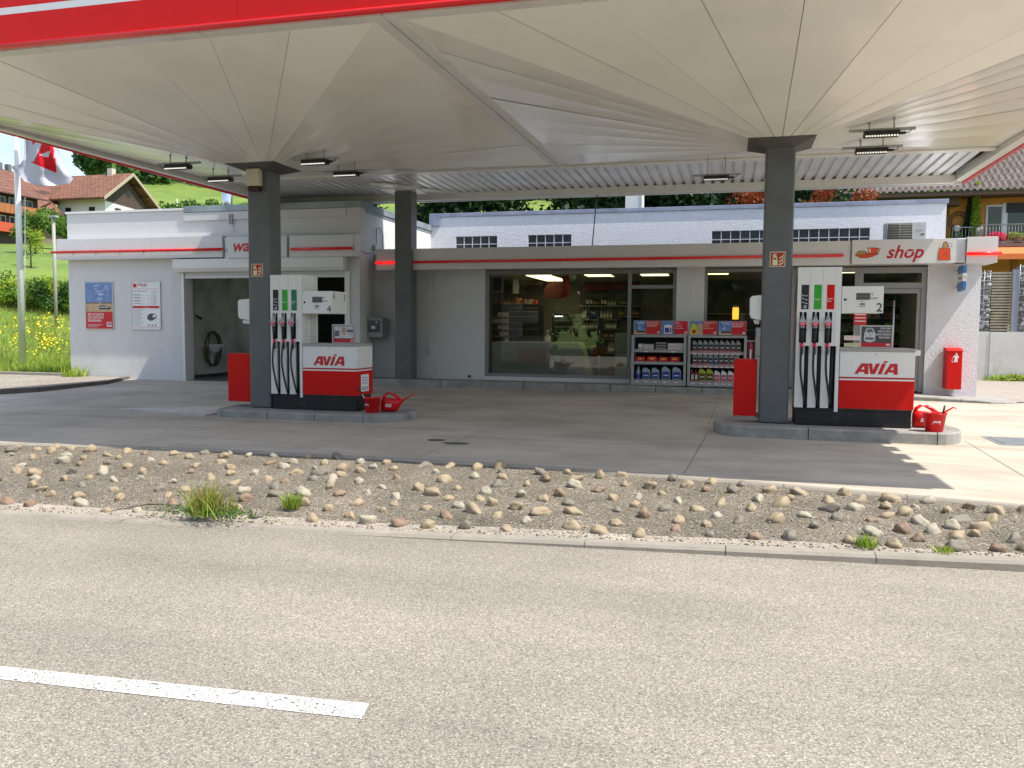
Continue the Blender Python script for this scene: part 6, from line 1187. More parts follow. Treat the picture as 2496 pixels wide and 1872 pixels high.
def flagpt(s_, t):
    i = t*(len(rowsf)-1); i0 = min(int(i), len(rowsf)-2); f = i-i0; j = s_*4; j0 = min(int(j), 3); g = j-j0
    a = RF[i0, j0]*(1-g)+RF[i0, j0+1]*g; b = RF[i0+1, j0]*(1-g)+RF[i0+1, j0+1]*g; return a*(1-f)+b*f
def inpoly(x, y, P_):
    c = False; n = len(P_); j = n-1
    for i in range(n):
        if (P_[i][1] > y) != (P_[j][1] > y) and x < (P_[j][0]-P_[i][0])*(y-P_[i][1])/(P_[j][1]-P_[i][1])+P_[i][0]: c = not c
        j = i
    return c
fc = lambda L_: [(x/4.61, 280+y/4.61) for x, y in L_]
redp = fc([(500, 60), (590, 90), (585, 320), (608, 410), (600, 485), (622, 487), (638, 655), (350, 535), (385, 515), (455, 370), (478, 300)]); hole = fc([(430, 455), (567, 403), (545, 478)]); red2 = fc([(340, 60), (380, 60), (405, 255), (412, 300), (365, 345), (360, 250)])
def fdepth(s_, t): return .16*math.sin(7*s_+2.2*t)+.07*math.sin(15*s_-6*t+1)+.05*math.sin(9*t+3*s_)
mb = MB()
for i in range(nv+1):
    for j in range(nu+1):
        s_, t = j/nu, i/nv; u, v = flagpt(s_, t); mb.v.append(tuple(P(u, v, Y=FYY-.25+fdepth(s_, t))))
for i in range(nv):
    for j in range(nu):
        u, v = flagpt((j+.5)/nu, (i+.5)/nv); mb.f.append((i*(nu+1)+j, i*(nu+1)+j+1, (i+1)*(nu+1)+j+1, (i+1)*(nu+1)+j)); mb.m.append(1 if ((inpoly(u, v, redp) and not inpoly(u, v, hole)) or inpoly(u, v, red2)) else 0); mb.s.append(True)
def cloth(n, c):
    m = leafm(n, c, .35, var=.03); return m
o = mb.build('flag', [cloth('flag_white', (.58, .57, .64)), cloth('flag_red', (.65, .01, .02))]); tag(o, 'white flag with red letters waving low on the silver flagpole', 'flag')
sm = o.modifiers.new('thickness', 'SOLIDIFY'); sm.thickness = .004
# ------------------------------------------------------------------ foliage
def crown(mb, blobs, n, size, nm=3, jit=.25):
    vol = np.array([b[3]*b[4]*b[5] for b in blobs])**.67; vol /= vol.sum(); pts = []; mi = []
    for b, fr in zip(blobs, vol):
        k = max(4, int(n*fr)); d = rng.normal(size=(k, 3)); d /= np.linalg.norm(d, axis=1)[:, None]; r = rng.random(k)**.35
        lump = 1+jit*np.sin(d[:, 0]*5+b[0]*3)*np.sin(d[:, 1]*5+b[1])*np.sin(d[:, 2]*6+b[2]*2)
        p = np.array(b[:3])+d*(r*lump)[:, None]*np.array(b[3:6]); pts.append(p)
        cl_ = (np.sin(p[:, 0]*2.1+b[0])+np.sin(p[:, 1]*2.3)+np.sin(p[:, 2]*2.7+b[2])+rng.normal(size=k)*.8); mi.append(np.where(cl_ > .7, 1, np.where(cl_ < -.9, 2, 0)) % nm)
    leaves(mb, np.concatenate(pts), size, np.concatenate(mi).astype(int))
def tree(name, x, y, z, blobs, n, size, mats, lab, cat='tree', grp=None, trunk=None, limbs=()):
    t_ = thing(name, (x, y, z), lab, cat, grp)
    if trunk:
        mb = MB(); r, h = trunk; mb.tube([(x, y, z-.3), (x+.05*h*.3, y, z+h*.5), (x, y, z+h)], [r*1.25, r*.9, r*.6], 10); mb.build('trunk', bark, t_)
        for bx_, by_, bz_ in limbs: mb = MB(); mb.tube([(x, y, z+h*.8), (x+bx_*.45, y+by_*.45, z+h*.8+bz_*.6), (x+bx_, y+by_, z+h*.8+bz_)], [r*.6, r*.4, r*.15], 7); mb.build('limb', bark, t_)
    mb = MB(); crown(mb, [(x+b[0], y+b[1], z+b[2], *b[3:]) for b in blobs], n, size); mb.build('crown' if cat == 'tree' else 'foliage', mats, t_)
    return t_
def rb(n, rx, ry, rz, z0, s0, s1): return [(random.uniform(-rx, rx), random.uniform(-ry, ry), z0+random.uniform(-rz, rz), *(3*[random.uniform(s0, s1)])) for _ in range(n)]
# dark trees behind the shop
dk = ['broad dark green tree behind the shop roof, left of the white chimney', 'dense dark evergreen behind the shop roof']
spots = [(-13.5, 31), (-9.8, 30), (-7, 31.5), (-4.2, 30.2), (-1.6, 31.5), (-11.5, 34), (-2.6, 35)]
wh = ['farthest left of the row, right of the left column', 'beside the rear pillar', 'just right of the rear pillar', 'just left of the white chimney', 'just right of the white chimney', 'in the second row beyond the rear pillar', 'in the second row beyond the white chimney']
for (x, y), q in zip(spots, wh):
    z = hterr(x, y); bl = rb(13, 1.9, 1.2, 3.2, 4.8, .9, 1.6)
    tree('evergreen_tree', x, y, z, bl, 9000, .26, LD, 'dense dark tree behind the shop, '+q, 'tree', 'dark trees behind the shop', (.22, 4.5))
for x, y, q in ((-7.9, 27.2, 'beside the rear pillar'), (-6.2, 27.4, 'right of the rear pillar'), (-4.6, 27.5, 'left of the white chimney')):
    z = hterr(x, y); tree('leafy_bush', x, y, z, [(random.uniform(-.8, .8), random.uniform(-.3, .3), 4.1+random.uniform(-.9, 1.3), .55, .4, .22) for _ in range(8)]+[(0, 0, 2.5, .6, .5, 1.6)], 1500, .13, LY, 'sunlit light green branches above the shop parapet '+q, 'bush', 'light green branches behind the shop', (.06, 4))
for x, y, q, n, w_ in ((.75, 31, 'left of the right column', 13, 1.0), (3.3, 31.5, 'right of the right column, under the canopy edge', 16, 1.15)):
    z = hterr(x, y); tree('red_leaved_tree', x, y, z, rb(n, w_, .7, 1.7, 4.6, .35, .65), 12000, .1, LR, 'red and orange leaved tree '+q, 'tree', 'red-leaved trees', (.12, 4.2))
z = hterr(2.0, 34); tree('evergreen_tree', 2.2, 34.5, z, rb(12, 1.6, .8, 2.6, 4.6, .8, 1.3), 7000, .2, LD, 'dense dark tree behind the two red-leaved trees', 'tree', None, (.2, 4.5))
# meadow side: apple tree, bushes, hill trees
ax, ay = -51.5, 56.; d_ = P(78*1.1284, 590*1.1284, Y=1)  # direction of the small fruit tree
tx, ty = d_.x*52, 52.; z = hterr(tx, ty)
tree('fruit_tree', tx, ty, z, rb(15, 1.5, 1.0, .5, 2.0, .35, .6)+rb(5, .8, .6, .25, 2.7, .35, .5), 6000, .15, LG[:2]+[LY[2]], 'small fruit tree with forked trunk in the meadow behind the flagpole', 'tree', None, (.11, 1.0), ((.9, 0, .9), (-.9, .3, .9), (.3, .4, 1.1)))
def at_uv(u, v, y): d = P(u, v, Y=1.0); return d.x*y, y
for i, (u, y, w_, h_, n, mats, lab) in enumerate(((20, 33, 2.6, .75, 6500, LY, 'wide light green hedge bush in the meadow left of the flagpole'), (95, 33.5, 1.9, .85, 6500, LY, 'bright green bush in the meadow just right of the flagpole'), (150, 33, 1.5, 1.0, 6500, [LG[0], LY[1], LG[2]], 'taller green bush against the left corner of the wash building'), (-60, 33, 2.4, .8, 5000, LG, 'green bush at the left picture edge'))):
    x, y = at_uv(u, 700, y); z = hterr(x, y); tree('meadow_bush', x, y, z, [(random.uniform(-w_, w_)*.8, random.uniform(-.8, .6), h_*random.uniform(.2, 1.3), random.uniform(.35, .8), .5, random.uniform(.3, .6)) for _ in range(14)], n, .12, mats, lab, 'bush', 'bushes across the meadow')
x, y = at_uv(75, 640, 45); z = hterr(x, y); tree('young_tree', x, y, z, [(random.uniform(-.8, .8), 0, random.uniform(.5, 2.2), .4, .4, .4) for _ in range(10)], 900, .13, LY, 'thin young tree in front of the fruit tree behind the flagpole', 'tree', None, (.04, 1.8))
x, y = at_uv(150, 560, 62); z = hterr(x, y); tree('orchard_tree', x, y, z, rb(9, 1.3, 1.0, .8, 2.0, .6, .9), 5000, .26, LG, 'small round tree right of the fruit tree, against the left corner of the wash roof', 'tree', None, (.12, 1.5))
for i, (u, y, s_, mats, lab) in enumerate(((405, 118, 1.0, LG, 'leafy trees right of the farmhouse gable, the largest and lightest'), (385, 112, .7, LG, 'dark small tree touching the farmhouse roof'), (432, 122, .8, LY, 'light green tree just left of the middle of the hill slope'), (510, 128, .9, [LG[0], LG[2], LG[0]], 'dark round tree on the slope left of the steel flue'), (535, 118, .8, [LG[0], LG[1], LY[2]], 'lighter round tree in front of the dark one by the steel flue'), (578, 108, .75, [LG[0], LG[2], LY[2]], 'small tree between the steel flue and the left column'))):
    x, y = at_uv(u, 480, y*math.cos(R(37))); z = hterr(x, y)
    tree('slope_tree', x, y, z, rb(14, 2.6*s_, 2*s_, 2.0*s_, 4*s_+.2, 1.1*s_, 1.9*s_), 6500, .42, mats, lab, 'tree', 'trees on the green slope', (.25, 3))
# wood along the hill crest
mb = MB(); bl = []
for k in range(230):
    az = R(random.uniform(-40.6, 34)); r = random.uniform(205, 262); x, y = r*math.sin(az), r*math.cos(az); s_ = random.uniform(3.5, 7.5); bl.append((x, y, hterr(x, y)+s_*.75, s_, s_, s_*1.1))
crown(mb, bl, 90000, 1.5); o = mb.build('hill_wood', [LG[2], LD[2], LG[0]]); tag(o, 'dark green wood covering the crest of the hill', 'wood', None, 'stuff')
x, y = at_uv(236, 400, 1); x, y = x*150, y*150; z = hterr(x, y); tree('tall_tree', x, y, z, [(random.uniform(-3.6, 3.2), 0, random.uniform(4, 10.5), 1.9, 1.9, 1.7) for _ in range(14)], 7000, .5, [LG[2], LD[2], LG[0]], 'tall dark tree against the sky right of the flag', 'tree', None, (.4, 8))
for u, v in ((365, 440), (430, 455), (471, 440)):
    x, y = at_uv(u, v, 1); x, y = x*135, y*135; mb = MB(); z = hterr(x, y); mb.box(x-.12, x+.12, y-.1, y+.1, z-.2, z+2.4); tag(mb.build('marker_post', white), 'thin white post on the hill slope '+('just right of the farmhouse roof', 'above the light green tree', 'highest, close to the canopy edge')[(365, 430, 471).index(u)], 'post', 'white posts on the slope')
pt = P(130, 529, Y=30); pb_ = P(133, 645, Y=30); t_ = thing('utility_post', (pb_.x, 30, pb_.z-1), 'thin grey metal post with a small head left of the wash building', 'post'); mb = MB(); mb.tube([(pb_.x, 30, pb_.z-3.5), (pt.x, 30, pt.z)], .07, 8); mb.build('post', M('post_grey', (.28, .29, .25), .6), t_); mb = MB(); mb.box(pt.x-.2, pt.x+.2, 29.9, 30.1, pt.z-.02, pt.z+.06); mb.build('head', greyplastic, t_)
# grass and flowers of the meadow
mb = MB(); n = 0
while n < 26000:
    az = R(random.uniform(-50, -38.5)); r = 24+30*random.random()**1.6; x, y = r*math.sin(az), r*math.cos(az)
    if y < 17.95 or (x > -16.7) or math.hypot(x-fb.x, y-fb.y) < .5: continue
    if math.hypot(x-fb.x*.93, y-fb.y*.93) < 1.0 and random.random() < .8: continue
    h = random.uniform(.12, .38); z = hterr(x, y)-.02; a = random.uniform(0, 3.14); dx, dy = .012*math.cos(a), .012*math.sin(a); lx, ly = random.gauss(0, .1), random.gauss(0, .1)
    mb.v += [(x-dx, y-dy, z), (x+dx, y+dy, z), (x+lx, y+ly, z+h)]; k = len(mb.v)-3; mb.f.append((k, k+1, k+2)); mb.m.append(random.choice((0, 0, 1, 2, 2, 3)) if random.random() < .9 or r < 33 else 3); mb.s.append(False); n += 1
tag(mb.build('meadow_grass', [LY[1], LY[0], LG[1], straw]), 'tall uncut grass of the meadow', 'grass', None, 'stuff')
mb = MB(); P_ = []
for cu, cv, su, sv, k in ((115, 832, 14, 9, 150), (35, 825, 10, 14, 45), (70, 800, 55, 14, 110), (130, 790, 25, 12, 90), (90, 780, 60, 8, 90), (150, 850, 12, 12, 25), (105, 850, 40, 12, 40)):
    for _ in range(k):
        u, v = random.gauss(cu, su), random.gauss(cv, sv)
        if u > 170: continue
        g = P(u, v, Y=1.0); 
        for yy in np.arange(18.2, 50, .25):
            x = g.x*yy; zz = CH+(g.z-CH)*yy
            if zz < hterr(x, yy)+.3: P_.append((x, yy, hterr(x, yy)+random.uniform(.25, .4))); break
leaves(mb, np.array(P_), .075, 1, 1.4, 1.5); tag(mb.build('meadow_flowers', M('flower_yellow', (.75, .6, .01), .6)), 'yellow flowers scattered through the meadow', 'flowers', None, 'stuff')
# ------------------------------------------------------------------ farmhouses on the slope
tilem = M('roof_tile_red', (.22, .095, .055), .8, var=.25, scale=1.2); t = tilem.node_tree; b_ = t.nodes['Principled BSDF']
def tilebump(m, sx, sy, rot, dist=.05):
    t = m.node_tree; b_ = t.nodes['Principled BSDF']; q = N(t, 'ShaderNodeMapping'); q.inputs['Rotation'].default_value = rot; t.links.new(N(t, 'ShaderNodeTexCoord').outputs['Object'], q.inputs[0])
    bk = N(t, 'ShaderNodeTexBrick', i_Scale=1, offset=.5); bk.inputs['Brick Width'].default_value = sx; bk.inputs['Row Height'].default_value = sy; bk.inputs['Mortar Size'].default_value = sy*.1; bk.inputs['Color1'].default_value = (1, 1, 1, 1); bk.inputs['Color2'].default_value = (.75, .75, .75, 1); bk.inputs['Mortar'].default_value = (.35, .35, .35, 1)
    t.links.new(q.outputs[0], bk.inputs['Vector']); mm = N(t, 'ShaderNodeMix', data_type='RGBA', blend_type='MULTIPLY'); mm.inputs['Factor'].default_value = 1; src = b_.inputs['Base Color'].links[0].from_socket; t.links.new(src, mm.inputs['A']); t.links.new(bk.outputs['Color'], mm.inputs['B']); t.links.new(mm.outputs['Result'], b_.inputs['Base Color'])
tilebump(tilem, .5, .36, (R(-42), 0, 0))
tilem2 = M('roof_tile_brown_red', (.19, .08, .05), .8, var=.25, scale=1.2); tilebump(tilem2, .5, .36, (0, R(42), R(90)))
woodd = M('wood_dark', (.06, .04, .03), .8, var=.3, scale=3, stretch=(3, 3, .3)); woodo = M('wood_balcony', (.32, .12, .04), .7, var=.4, scale=3, stretch=(3, 3, .3)); housew = M('house_white', (.72, .71, .68), .8); winm = M('window_dark', (.02, .022, .025), .15)
h1 = thing('farmhouse', (-64, 75, 9.5), 'white farmhouse with red tiled roof and dark timber gable on the slope', 'house')
Xc, y0, y1, zr_, yr_, ze = -63.987, 74.6, 81.6, 17.6, 77.95, 14.75
mb = MB(); mb.yz([(y0, 9), (y1, 9), (y1, 14.0), (yr_, 16.95), (y0, 14.6)], -70, Xc); mb.build('wall', housew, h1)
mb = MB(); mb.yz([(y0-.02, 14.5), (y1, 14.1), (yr_, 17.05)], Xc+.002, Xc+.06); mb.build('gable_boards', woodd, h1)
mb = MB(); k = y0
while k < y1-.3: mb.poly([(Xc+.064, k, 14.55-.06*(k-y0)), (Xc+.064, k+.25, 14.55-.06*(k-y0)), (Xc+.064, k+.125, 14.36-.06*(k-y0))]); k += .25
mb.build('board_teeth', woodd, h1)
e0, e1 = y0-1.1, y1+.9; zE0 = 14.42; zE1 = 14.3; XE = -63.1
mb = MB(); mb.yz([(e0, zE0), (yr_, zr_), (yr_, zr_+.22), (e0-.05, zE0+.2)], -71.8, XE); rf = mb.build('roof', tilem, h1)
mb = MB(); mb.yz([(yr_+.001, zr_), (e1, zE1), (e1+.05, zE1+.2), (yr_+.001, zr_+.22)], -73, XE); mb.build('roof', tilem, h1)
mb = MB(); mb.yz([(e0, zE0-.12), (yr_, zr_-.12), (e1, zE1-.12), (e1, zE1+.2), (yr_, zr_+.24), (e0, zE0+.22)][0:3]+[(e1+.05, zE1+.21), (yr_, zr_+.24), (e0-.05, zE0+.22)], XE+.001, XE+.06); mb.build('verge_board', M('verge_board', (.35, .3, .22), .7), rf)
mb = MB(); mb.box(-66.2, -65.6, yr_-.3, yr_+.3, 17.3, 18.4); mb.build('chimney', M('chimney_pale', (.5, .45, .4), .8), rf)
for (ya, yb, za, zb_) in ((77.6, 78.5, 15.3, 16.1), (76.0, 76.9, 12.9, 13.9)):
    mb = MB(); mb.box(Xc+.03, Xc+.09, ya, yb, za, zb_); w_ = mb.build('window', M('win_frame_brown', (.2, .15, .1), .6) if za < 14 else woodd, h1); mb = MB(); mb.box(Xc+.091, Xc+.1, ya+.08, (ya+yb)/2-.03, za+.08, zb_-.08); mb.box(Xc+.091, Xc+.1, (ya+yb)/2+.03, yb-.08, za+.08, zb_-.08); mb.build('pane', winm, w_)
for xx in (-68.6, -65.6, -67.1):
    mb = MB(); mb.box(xx-.35, xx+.35, y0-.06, y0-.001, 12.2, 13.8 if xx != -67.1 else 12.3); mb.build('window', winm, h1)
h2 = thing('big_farmhouse', (-70, 66, 9), 'large old farmhouse with wide red roof and wooden balconies at the left edge', 'house')
mb = MB(); mb.box(-78, -69.2, 52, 74.2, 8, 12.9); mb.build('wall', M('house_brown', (.2, .15, .12), .8, var=.2), h2)
def slab(xa, za, xb, zb, ya, yb, th, nm, mat, par):
    mb = MB(); mb.add([(xa, ya, za), (xa, yb, za), (xb, yb, zb), (xb, ya, zb), (xa, ya, za+th), (xa, yb, za+th), (xb, yb, zb+th), (xb, ya, zb+th)], [(0, 3, 2, 1), (4, 5, 6, 7), (0, 1, 5, 4), (1, 2, 6, 5), (2, 3, 7, 6), (3, 0, 4, 7)]); return mb.build(nm, mat, par)
rf = slab(-67.9, 12.45, -73.1, 17.15, 69.65, 73.6, .2, 'roof', tilem2, h2); slab(-69.7, 14.1, -73.1, 17.15, 73.61, 78, .2, 'roof', tilem2, h2)
slab(-66.3, 13.65, -73.1, 17.18, 50, 69.64, .2, 'roof', tilem2, h2); slab(-80, 13, -73.11, 17.15, 50, 78, .2, 'roof', tilem2, h2)
mb = MB(); mb.tube([(-66.25, 50, 13.72), (-66.25, 69.6, 13.72), (-66.3, 69.75, 13.5), (-67.2, 69.5, 13.1)], .07, 6); mb.build('gutter', M('gutter_brown', (.1, .05, .04), .6), h2)
mb = MB(); mb.xz([(-72.5, 8), (-67.3, 8), (-67.3, 13.95), (-72.5, 16.6)], 52, 69.2); mb.build('bay_wall', M('house_dark_wood', (.06, .045, .04), .8, var=.2), h2)
for za, zb_, m_ in ((12.05, 12.78, woodo), (10.25, 11.0, M('balcony_red', (.45, .07, .03), .7, var=.1))):
    mb = MB(); mb.box(-67.29, -66.5, 52, 68.85, za-.12, za); mb.box(-66.58, -66.5, 52, 68.85, za+.001, zb_); mb.box(-67.29, -66.585, 68.78, 68.85, za+.001, zb_); mb.build('balcony', m_, h2)
for k in range(6):
    for za in (12.25, 10.45):
        ya = 59.3+1.6*k; mb = MB(); mb.box(-67.3, -67.24, ya, ya+1.2, za, za+1.3); w_ = mb.build('window', M('win_frame_white', (.5, .5, .5), .6) if 'win_frame_white' not in bpy.data.materials else bpy.data.materials['win_frame_white'], h2); mb = MB(); mb.box(-67.239, -67.22, ya+.1, ya+.55, za+.1, za+1.2); mb.box(-67.239, -67.22, ya+.65, ya+1.1, za+.1, za+1.2); mb.build('pane', winm, w_)
for k in range(2): mb = MB(); mb.box(-73.4, -72.9, 70.2+1.1*k, 70.6+1.1*k, 17.2, 17.95); mb.build('chimney', darkgrey, rf)
# ------------------------------------------------------------------ orange house at the right
oh = thing('orange_house', (14, 44, 2.5), 'orange rendered house with brown tiled roof and balcony at the right', 'house')
orw = M('orange_render', (.62, .27, .06), .85, var=.08, scale=1.5, bump=.5, bscale=20); HY = 45.
hx = P(2315, 520, Y=HY).x
mb = MB(); mb.box(hx, 26, HY, 55, 2, 8.1); mb.build('wall', orw, oh)
brt = M('roof_tile_brown', (.16, .12, .11), .75, var=.2, scale=2, dirt=(.2, .15, .1), dth=(.55, .8), dscale=2)
ey, ez = 43.6, P(2250, 471, Y=43.6).z; ex = P(2040, 478, Y=43.6).x
mb = MB(); pit = .28; x = ex-3; cx_n = int((28-x)/pit); rown = 22; tan_ = .62; rl = .33
V = []; NX = cx_n*4
for r0 in range(rown):
    for h_ in (0, 1):
        for j in range(NX+1):
            xx = x+j*pit/4; w_ = .05*math.sin(2*math.pi*(j/4)); yy = ey+rl*(r0+h_); zz = ez+(yy-ey)*tan_+w_+(.1*(1-h_)); V.append((xx, yy, zz))
F = []
for r0 in range(rown):
    for j in range(NX):
        a = (2*r0)*(NX+1)+j; b = a+NX+1; F.append((a, a+1, b+1, b))
        if r0 < rown-1: c = b; d = c+NX+1; F.append((c, c+1, d+1, d))
mb.add(V, F, 0, True); tilebump(brt, .28, .33, (0, 0, 0)); mb.build('roof', brt, oh)
mb = MB(); mb.box(ex-3, 28, ey+.02, HY+.0, ez-.12, ez-.06); mb.box(ex-3, 28, ey+.06, ey+.12, ez-.16, ez+.06); mb.box(ex-2.6, hx+.3, 44.2, 54, ez-.5, ez-.121); mb.build('eaves', M('eaves_brown', (.1, .06, .04), .8), oh)
mb = MB(); mb.box(ex+.4, hx-.001, HY+1.5, 54, 2, ez-.5); mb.build('side_wall', woodd, oh)
fl = P(2460, 594, Y=43.2).z
mb = MB(); mb.box(hx-.2, 26, 42.9, HY-.001, fl-.16, fl); bal = mb.build('balcony', M('balcony_edge', (.16, .11, .1), .8), oh)
rz = P(2400, 548, Y=43).z; ys_ = 43.0; xb_ = P(2392, 548, Y=ys_).x; mb = MB(); rail = [(hx-.1, 43.9, rz), (xb_, 43.9, rz), (xb_+.1, ys_, rz), (26, ys_, rz)]
mb.tube(rail[:2], .025, 6); mb.tube(rail[1:3], .025, 6); mb.tube(rail[2:], .025, 6)
def bars(a, b):
    L_ = math.dist(a[:2], b[:2]); n = int(L_/.13)
    for k in range(n+1):
        p = Vector(a).lerp(Vector(b), k/max(1, n)); mb.tube([(p.x, p.y, fl+.05), (p.x, p.y, p.z)], .011, 4)
for k in range(3): bars(rail[k], rail[k+1])
mb.tube([(hx, 43.9, fl+.08), (xb_, 43.9, fl+.08)], .015, 5); mb.tube([(xb_+.1, ys_, fl+.08), (26, ys_, fl+.08)], .015, 5)
mb.build('railing', M('railing_steel', (.35, .37, .38), .4, .5), bal)
def hwin(u0, v0, u1, v1, nm, dd=.06, fr=.09):
    a, b = P(u0, v0, Y=HY-.03), P(u1, v1, Y=HY-.03); mb = MB(); mb.box(a.x, b.x, HY-dd, HY-.002, b.z, a.z); w_ = mb.build(nm, M('win_white2', (.65, .68, .7), .5) if 'win_white2' not in bpy.data.materials else bpy.data.materials['win_white2'], oh); mb = MB(); mb.box(a.x+fr, b.x-fr, HY-dd-.01, HY-dd-.001, b.z+fr, a.z-fr); mb.build('pane', M('house_pane', (.02, .04, .02), .08) if 'house_pane' not in bpy.data.materials else bpy.data.materials['house_pane'], w_); return a, b
hwin(2404, 500, 2443, 592, 'balcony_door'); a_, b_2 = hwin(2452, 497, 2530, 575, 'window'); mb = MB(); mb.box(a_.x+.02, b_2.x, HY-.14, HY-.071, a_.z-.42, a_.z+.02); mb.build('roller_blind', ink, oh); mb = MB(); mb.box(P(2444, 500, Y=HY).x, a_.x-.001, HY-.08, HY-.002, fl, a_.z+.05); mb.build('window_post', bpy.data.materials['win_white2'], oh)
awz0, awz1 = P(2450, 604, Y=42.8).z, P(2450, 632, Y=42).z; ax_ = P(2425, 610, Y=42.8).x
mb = MB(); mb.yz([(42.85, awz0), (42.85, awz0-.12), (42.1, awz1+.15), (42.1, awz1), (41.95, awz1), (41.95, awz1+.25), (42.6, awz0)], ax_-.3, 26); mb.build('awning', M('awning_orange', (.75, .17, .04), .6), oh)
mb = MB(); mb.box(hx-.15, 26, 42.95, HY, 2, 2.4); mb.box(hx+.3, hx+.6, 43.2, 43.5, 2.4, fl-.17); mb.box(hx+2.3, hx+2.55, 43.2, 43.5, 2.4, fl-.17); mb.build('terrace_posts', woodo, oh)
def pot(u, v, y, nm, lab, cat, blobs, n, size, mats, h=.35):
    a_ = P(u, v, Y=y); t_ = thing(nm, (a_.x, y, fl), lab, cat); mb = MB(); mb.lathe([(0, 0), (.16, 0), (.22, h), (.19, h), (0, h-.04)], (a_.x, y, fl+.005), 14); mb.build('pot', M('terracotta', (.3, .12, .07), .8) if 'terracotta' not in bpy.data.materials else bpy.data.materials['terracotta'], t_); mb = MB(); crown(mb, [(a_.x+b[0], y+b[1], fl+h+b[2], *b[3:]) for b in blobs], n, size); mb.build('foliage', mats, t_)
pot(2377, 580, 44.3, 'potted_conifer', 'tall narrow light green conifer in a pot on the orange house balcony', 'plant', [(0, 0, .35+.3*k, .28-.022*k, .28-.022*k, .28) for k in range(8)], 5000, .09, LY)
pot(2360, 580, 44.5, 'potted_conifer', 'dark narrow conifer beside the light one on the orange house balcony', 'plant', [(0, 0, .3+.3*k, .3-.04*k, .3-.04*k, .28) for k in range(6)], 3000, .09, LD)
pot(2330, 585, 44.3, 'potted_plant', 'low green plant under a white globe on the balcony', 'plant', [(0, 0, .1, .3, .25, .25)], 900, .09, LG)
pf_ = [M('flower_pink', (.85, .015, .14), .6), M('flower_pink_dark', (.55, .01, .1), .6), bpy.data.materials['flower_pink']]
pot(2424, 575, 43.25, 'potted_flowers', 'bright pink flowers on the balcony edge of the orange house', 'plant', [(-.25, 0, .0, .25, .15, .2), (.2, 0, .1, .35, .15, .25), (0, 0, .2, .2, .15, .15)], 1600, .08, pf_, .2)
pot(2482, 572, 43.25, 'potted_flowers', 'yellow and pale green flowering plant on the balcony at the right edge', 'plant', [(-.2, 0, .1, .3, .15, .2), (.25, 0, .05, .3, .15, .2)], 1500, .09, [LY[0], M('flower_pale', (.6, .6, .3), .6), LY[1]], .25)
gl_ = P(2333, 557, Y=44.1); t_ = thing('globe_lamp', (gl_.x, 44.1, fl), 'white globe on a thin stand on the orange house balcony', 'globe'); mb = MB(); mb.lathe([(.15*math.sin(a), -.15*math.cos(a)) for a in np.linspace(0, math.pi, 12)], gl_, 16); mb.build('globe', whp, t_); mb = MB(); mb.tube([(gl_.x, 44.1, fl), (gl_.x, 44.1, gl_.z-.14)], .015, 6); mb.build('stand', alum, t_)
gl_ = P(2336, 540, Y=44.85); t_ = thing('wicker_ornament', (gl_.x, 44.9, gl_.z-.5), 'round brown wicker hoop against the orange wall on the balcony', 'ornament'); mb = MB()
for q in (.42, .3): mb.tube([(gl_.x+q*math.cos(a), 44.86, gl_.z+q*math.sin(a)*1.1) for a in np.linspace(0, 6.283, 24)], .035, 6)
mb.build('hoop', M('wicker', (.12, .06, .04), .8), t_); mb = MB(); mb.box(gl_.x-.3, gl_.x+.3, 44.6, 44.95, fl, gl_.z-.3); mb.build('stand', woodd, t_)
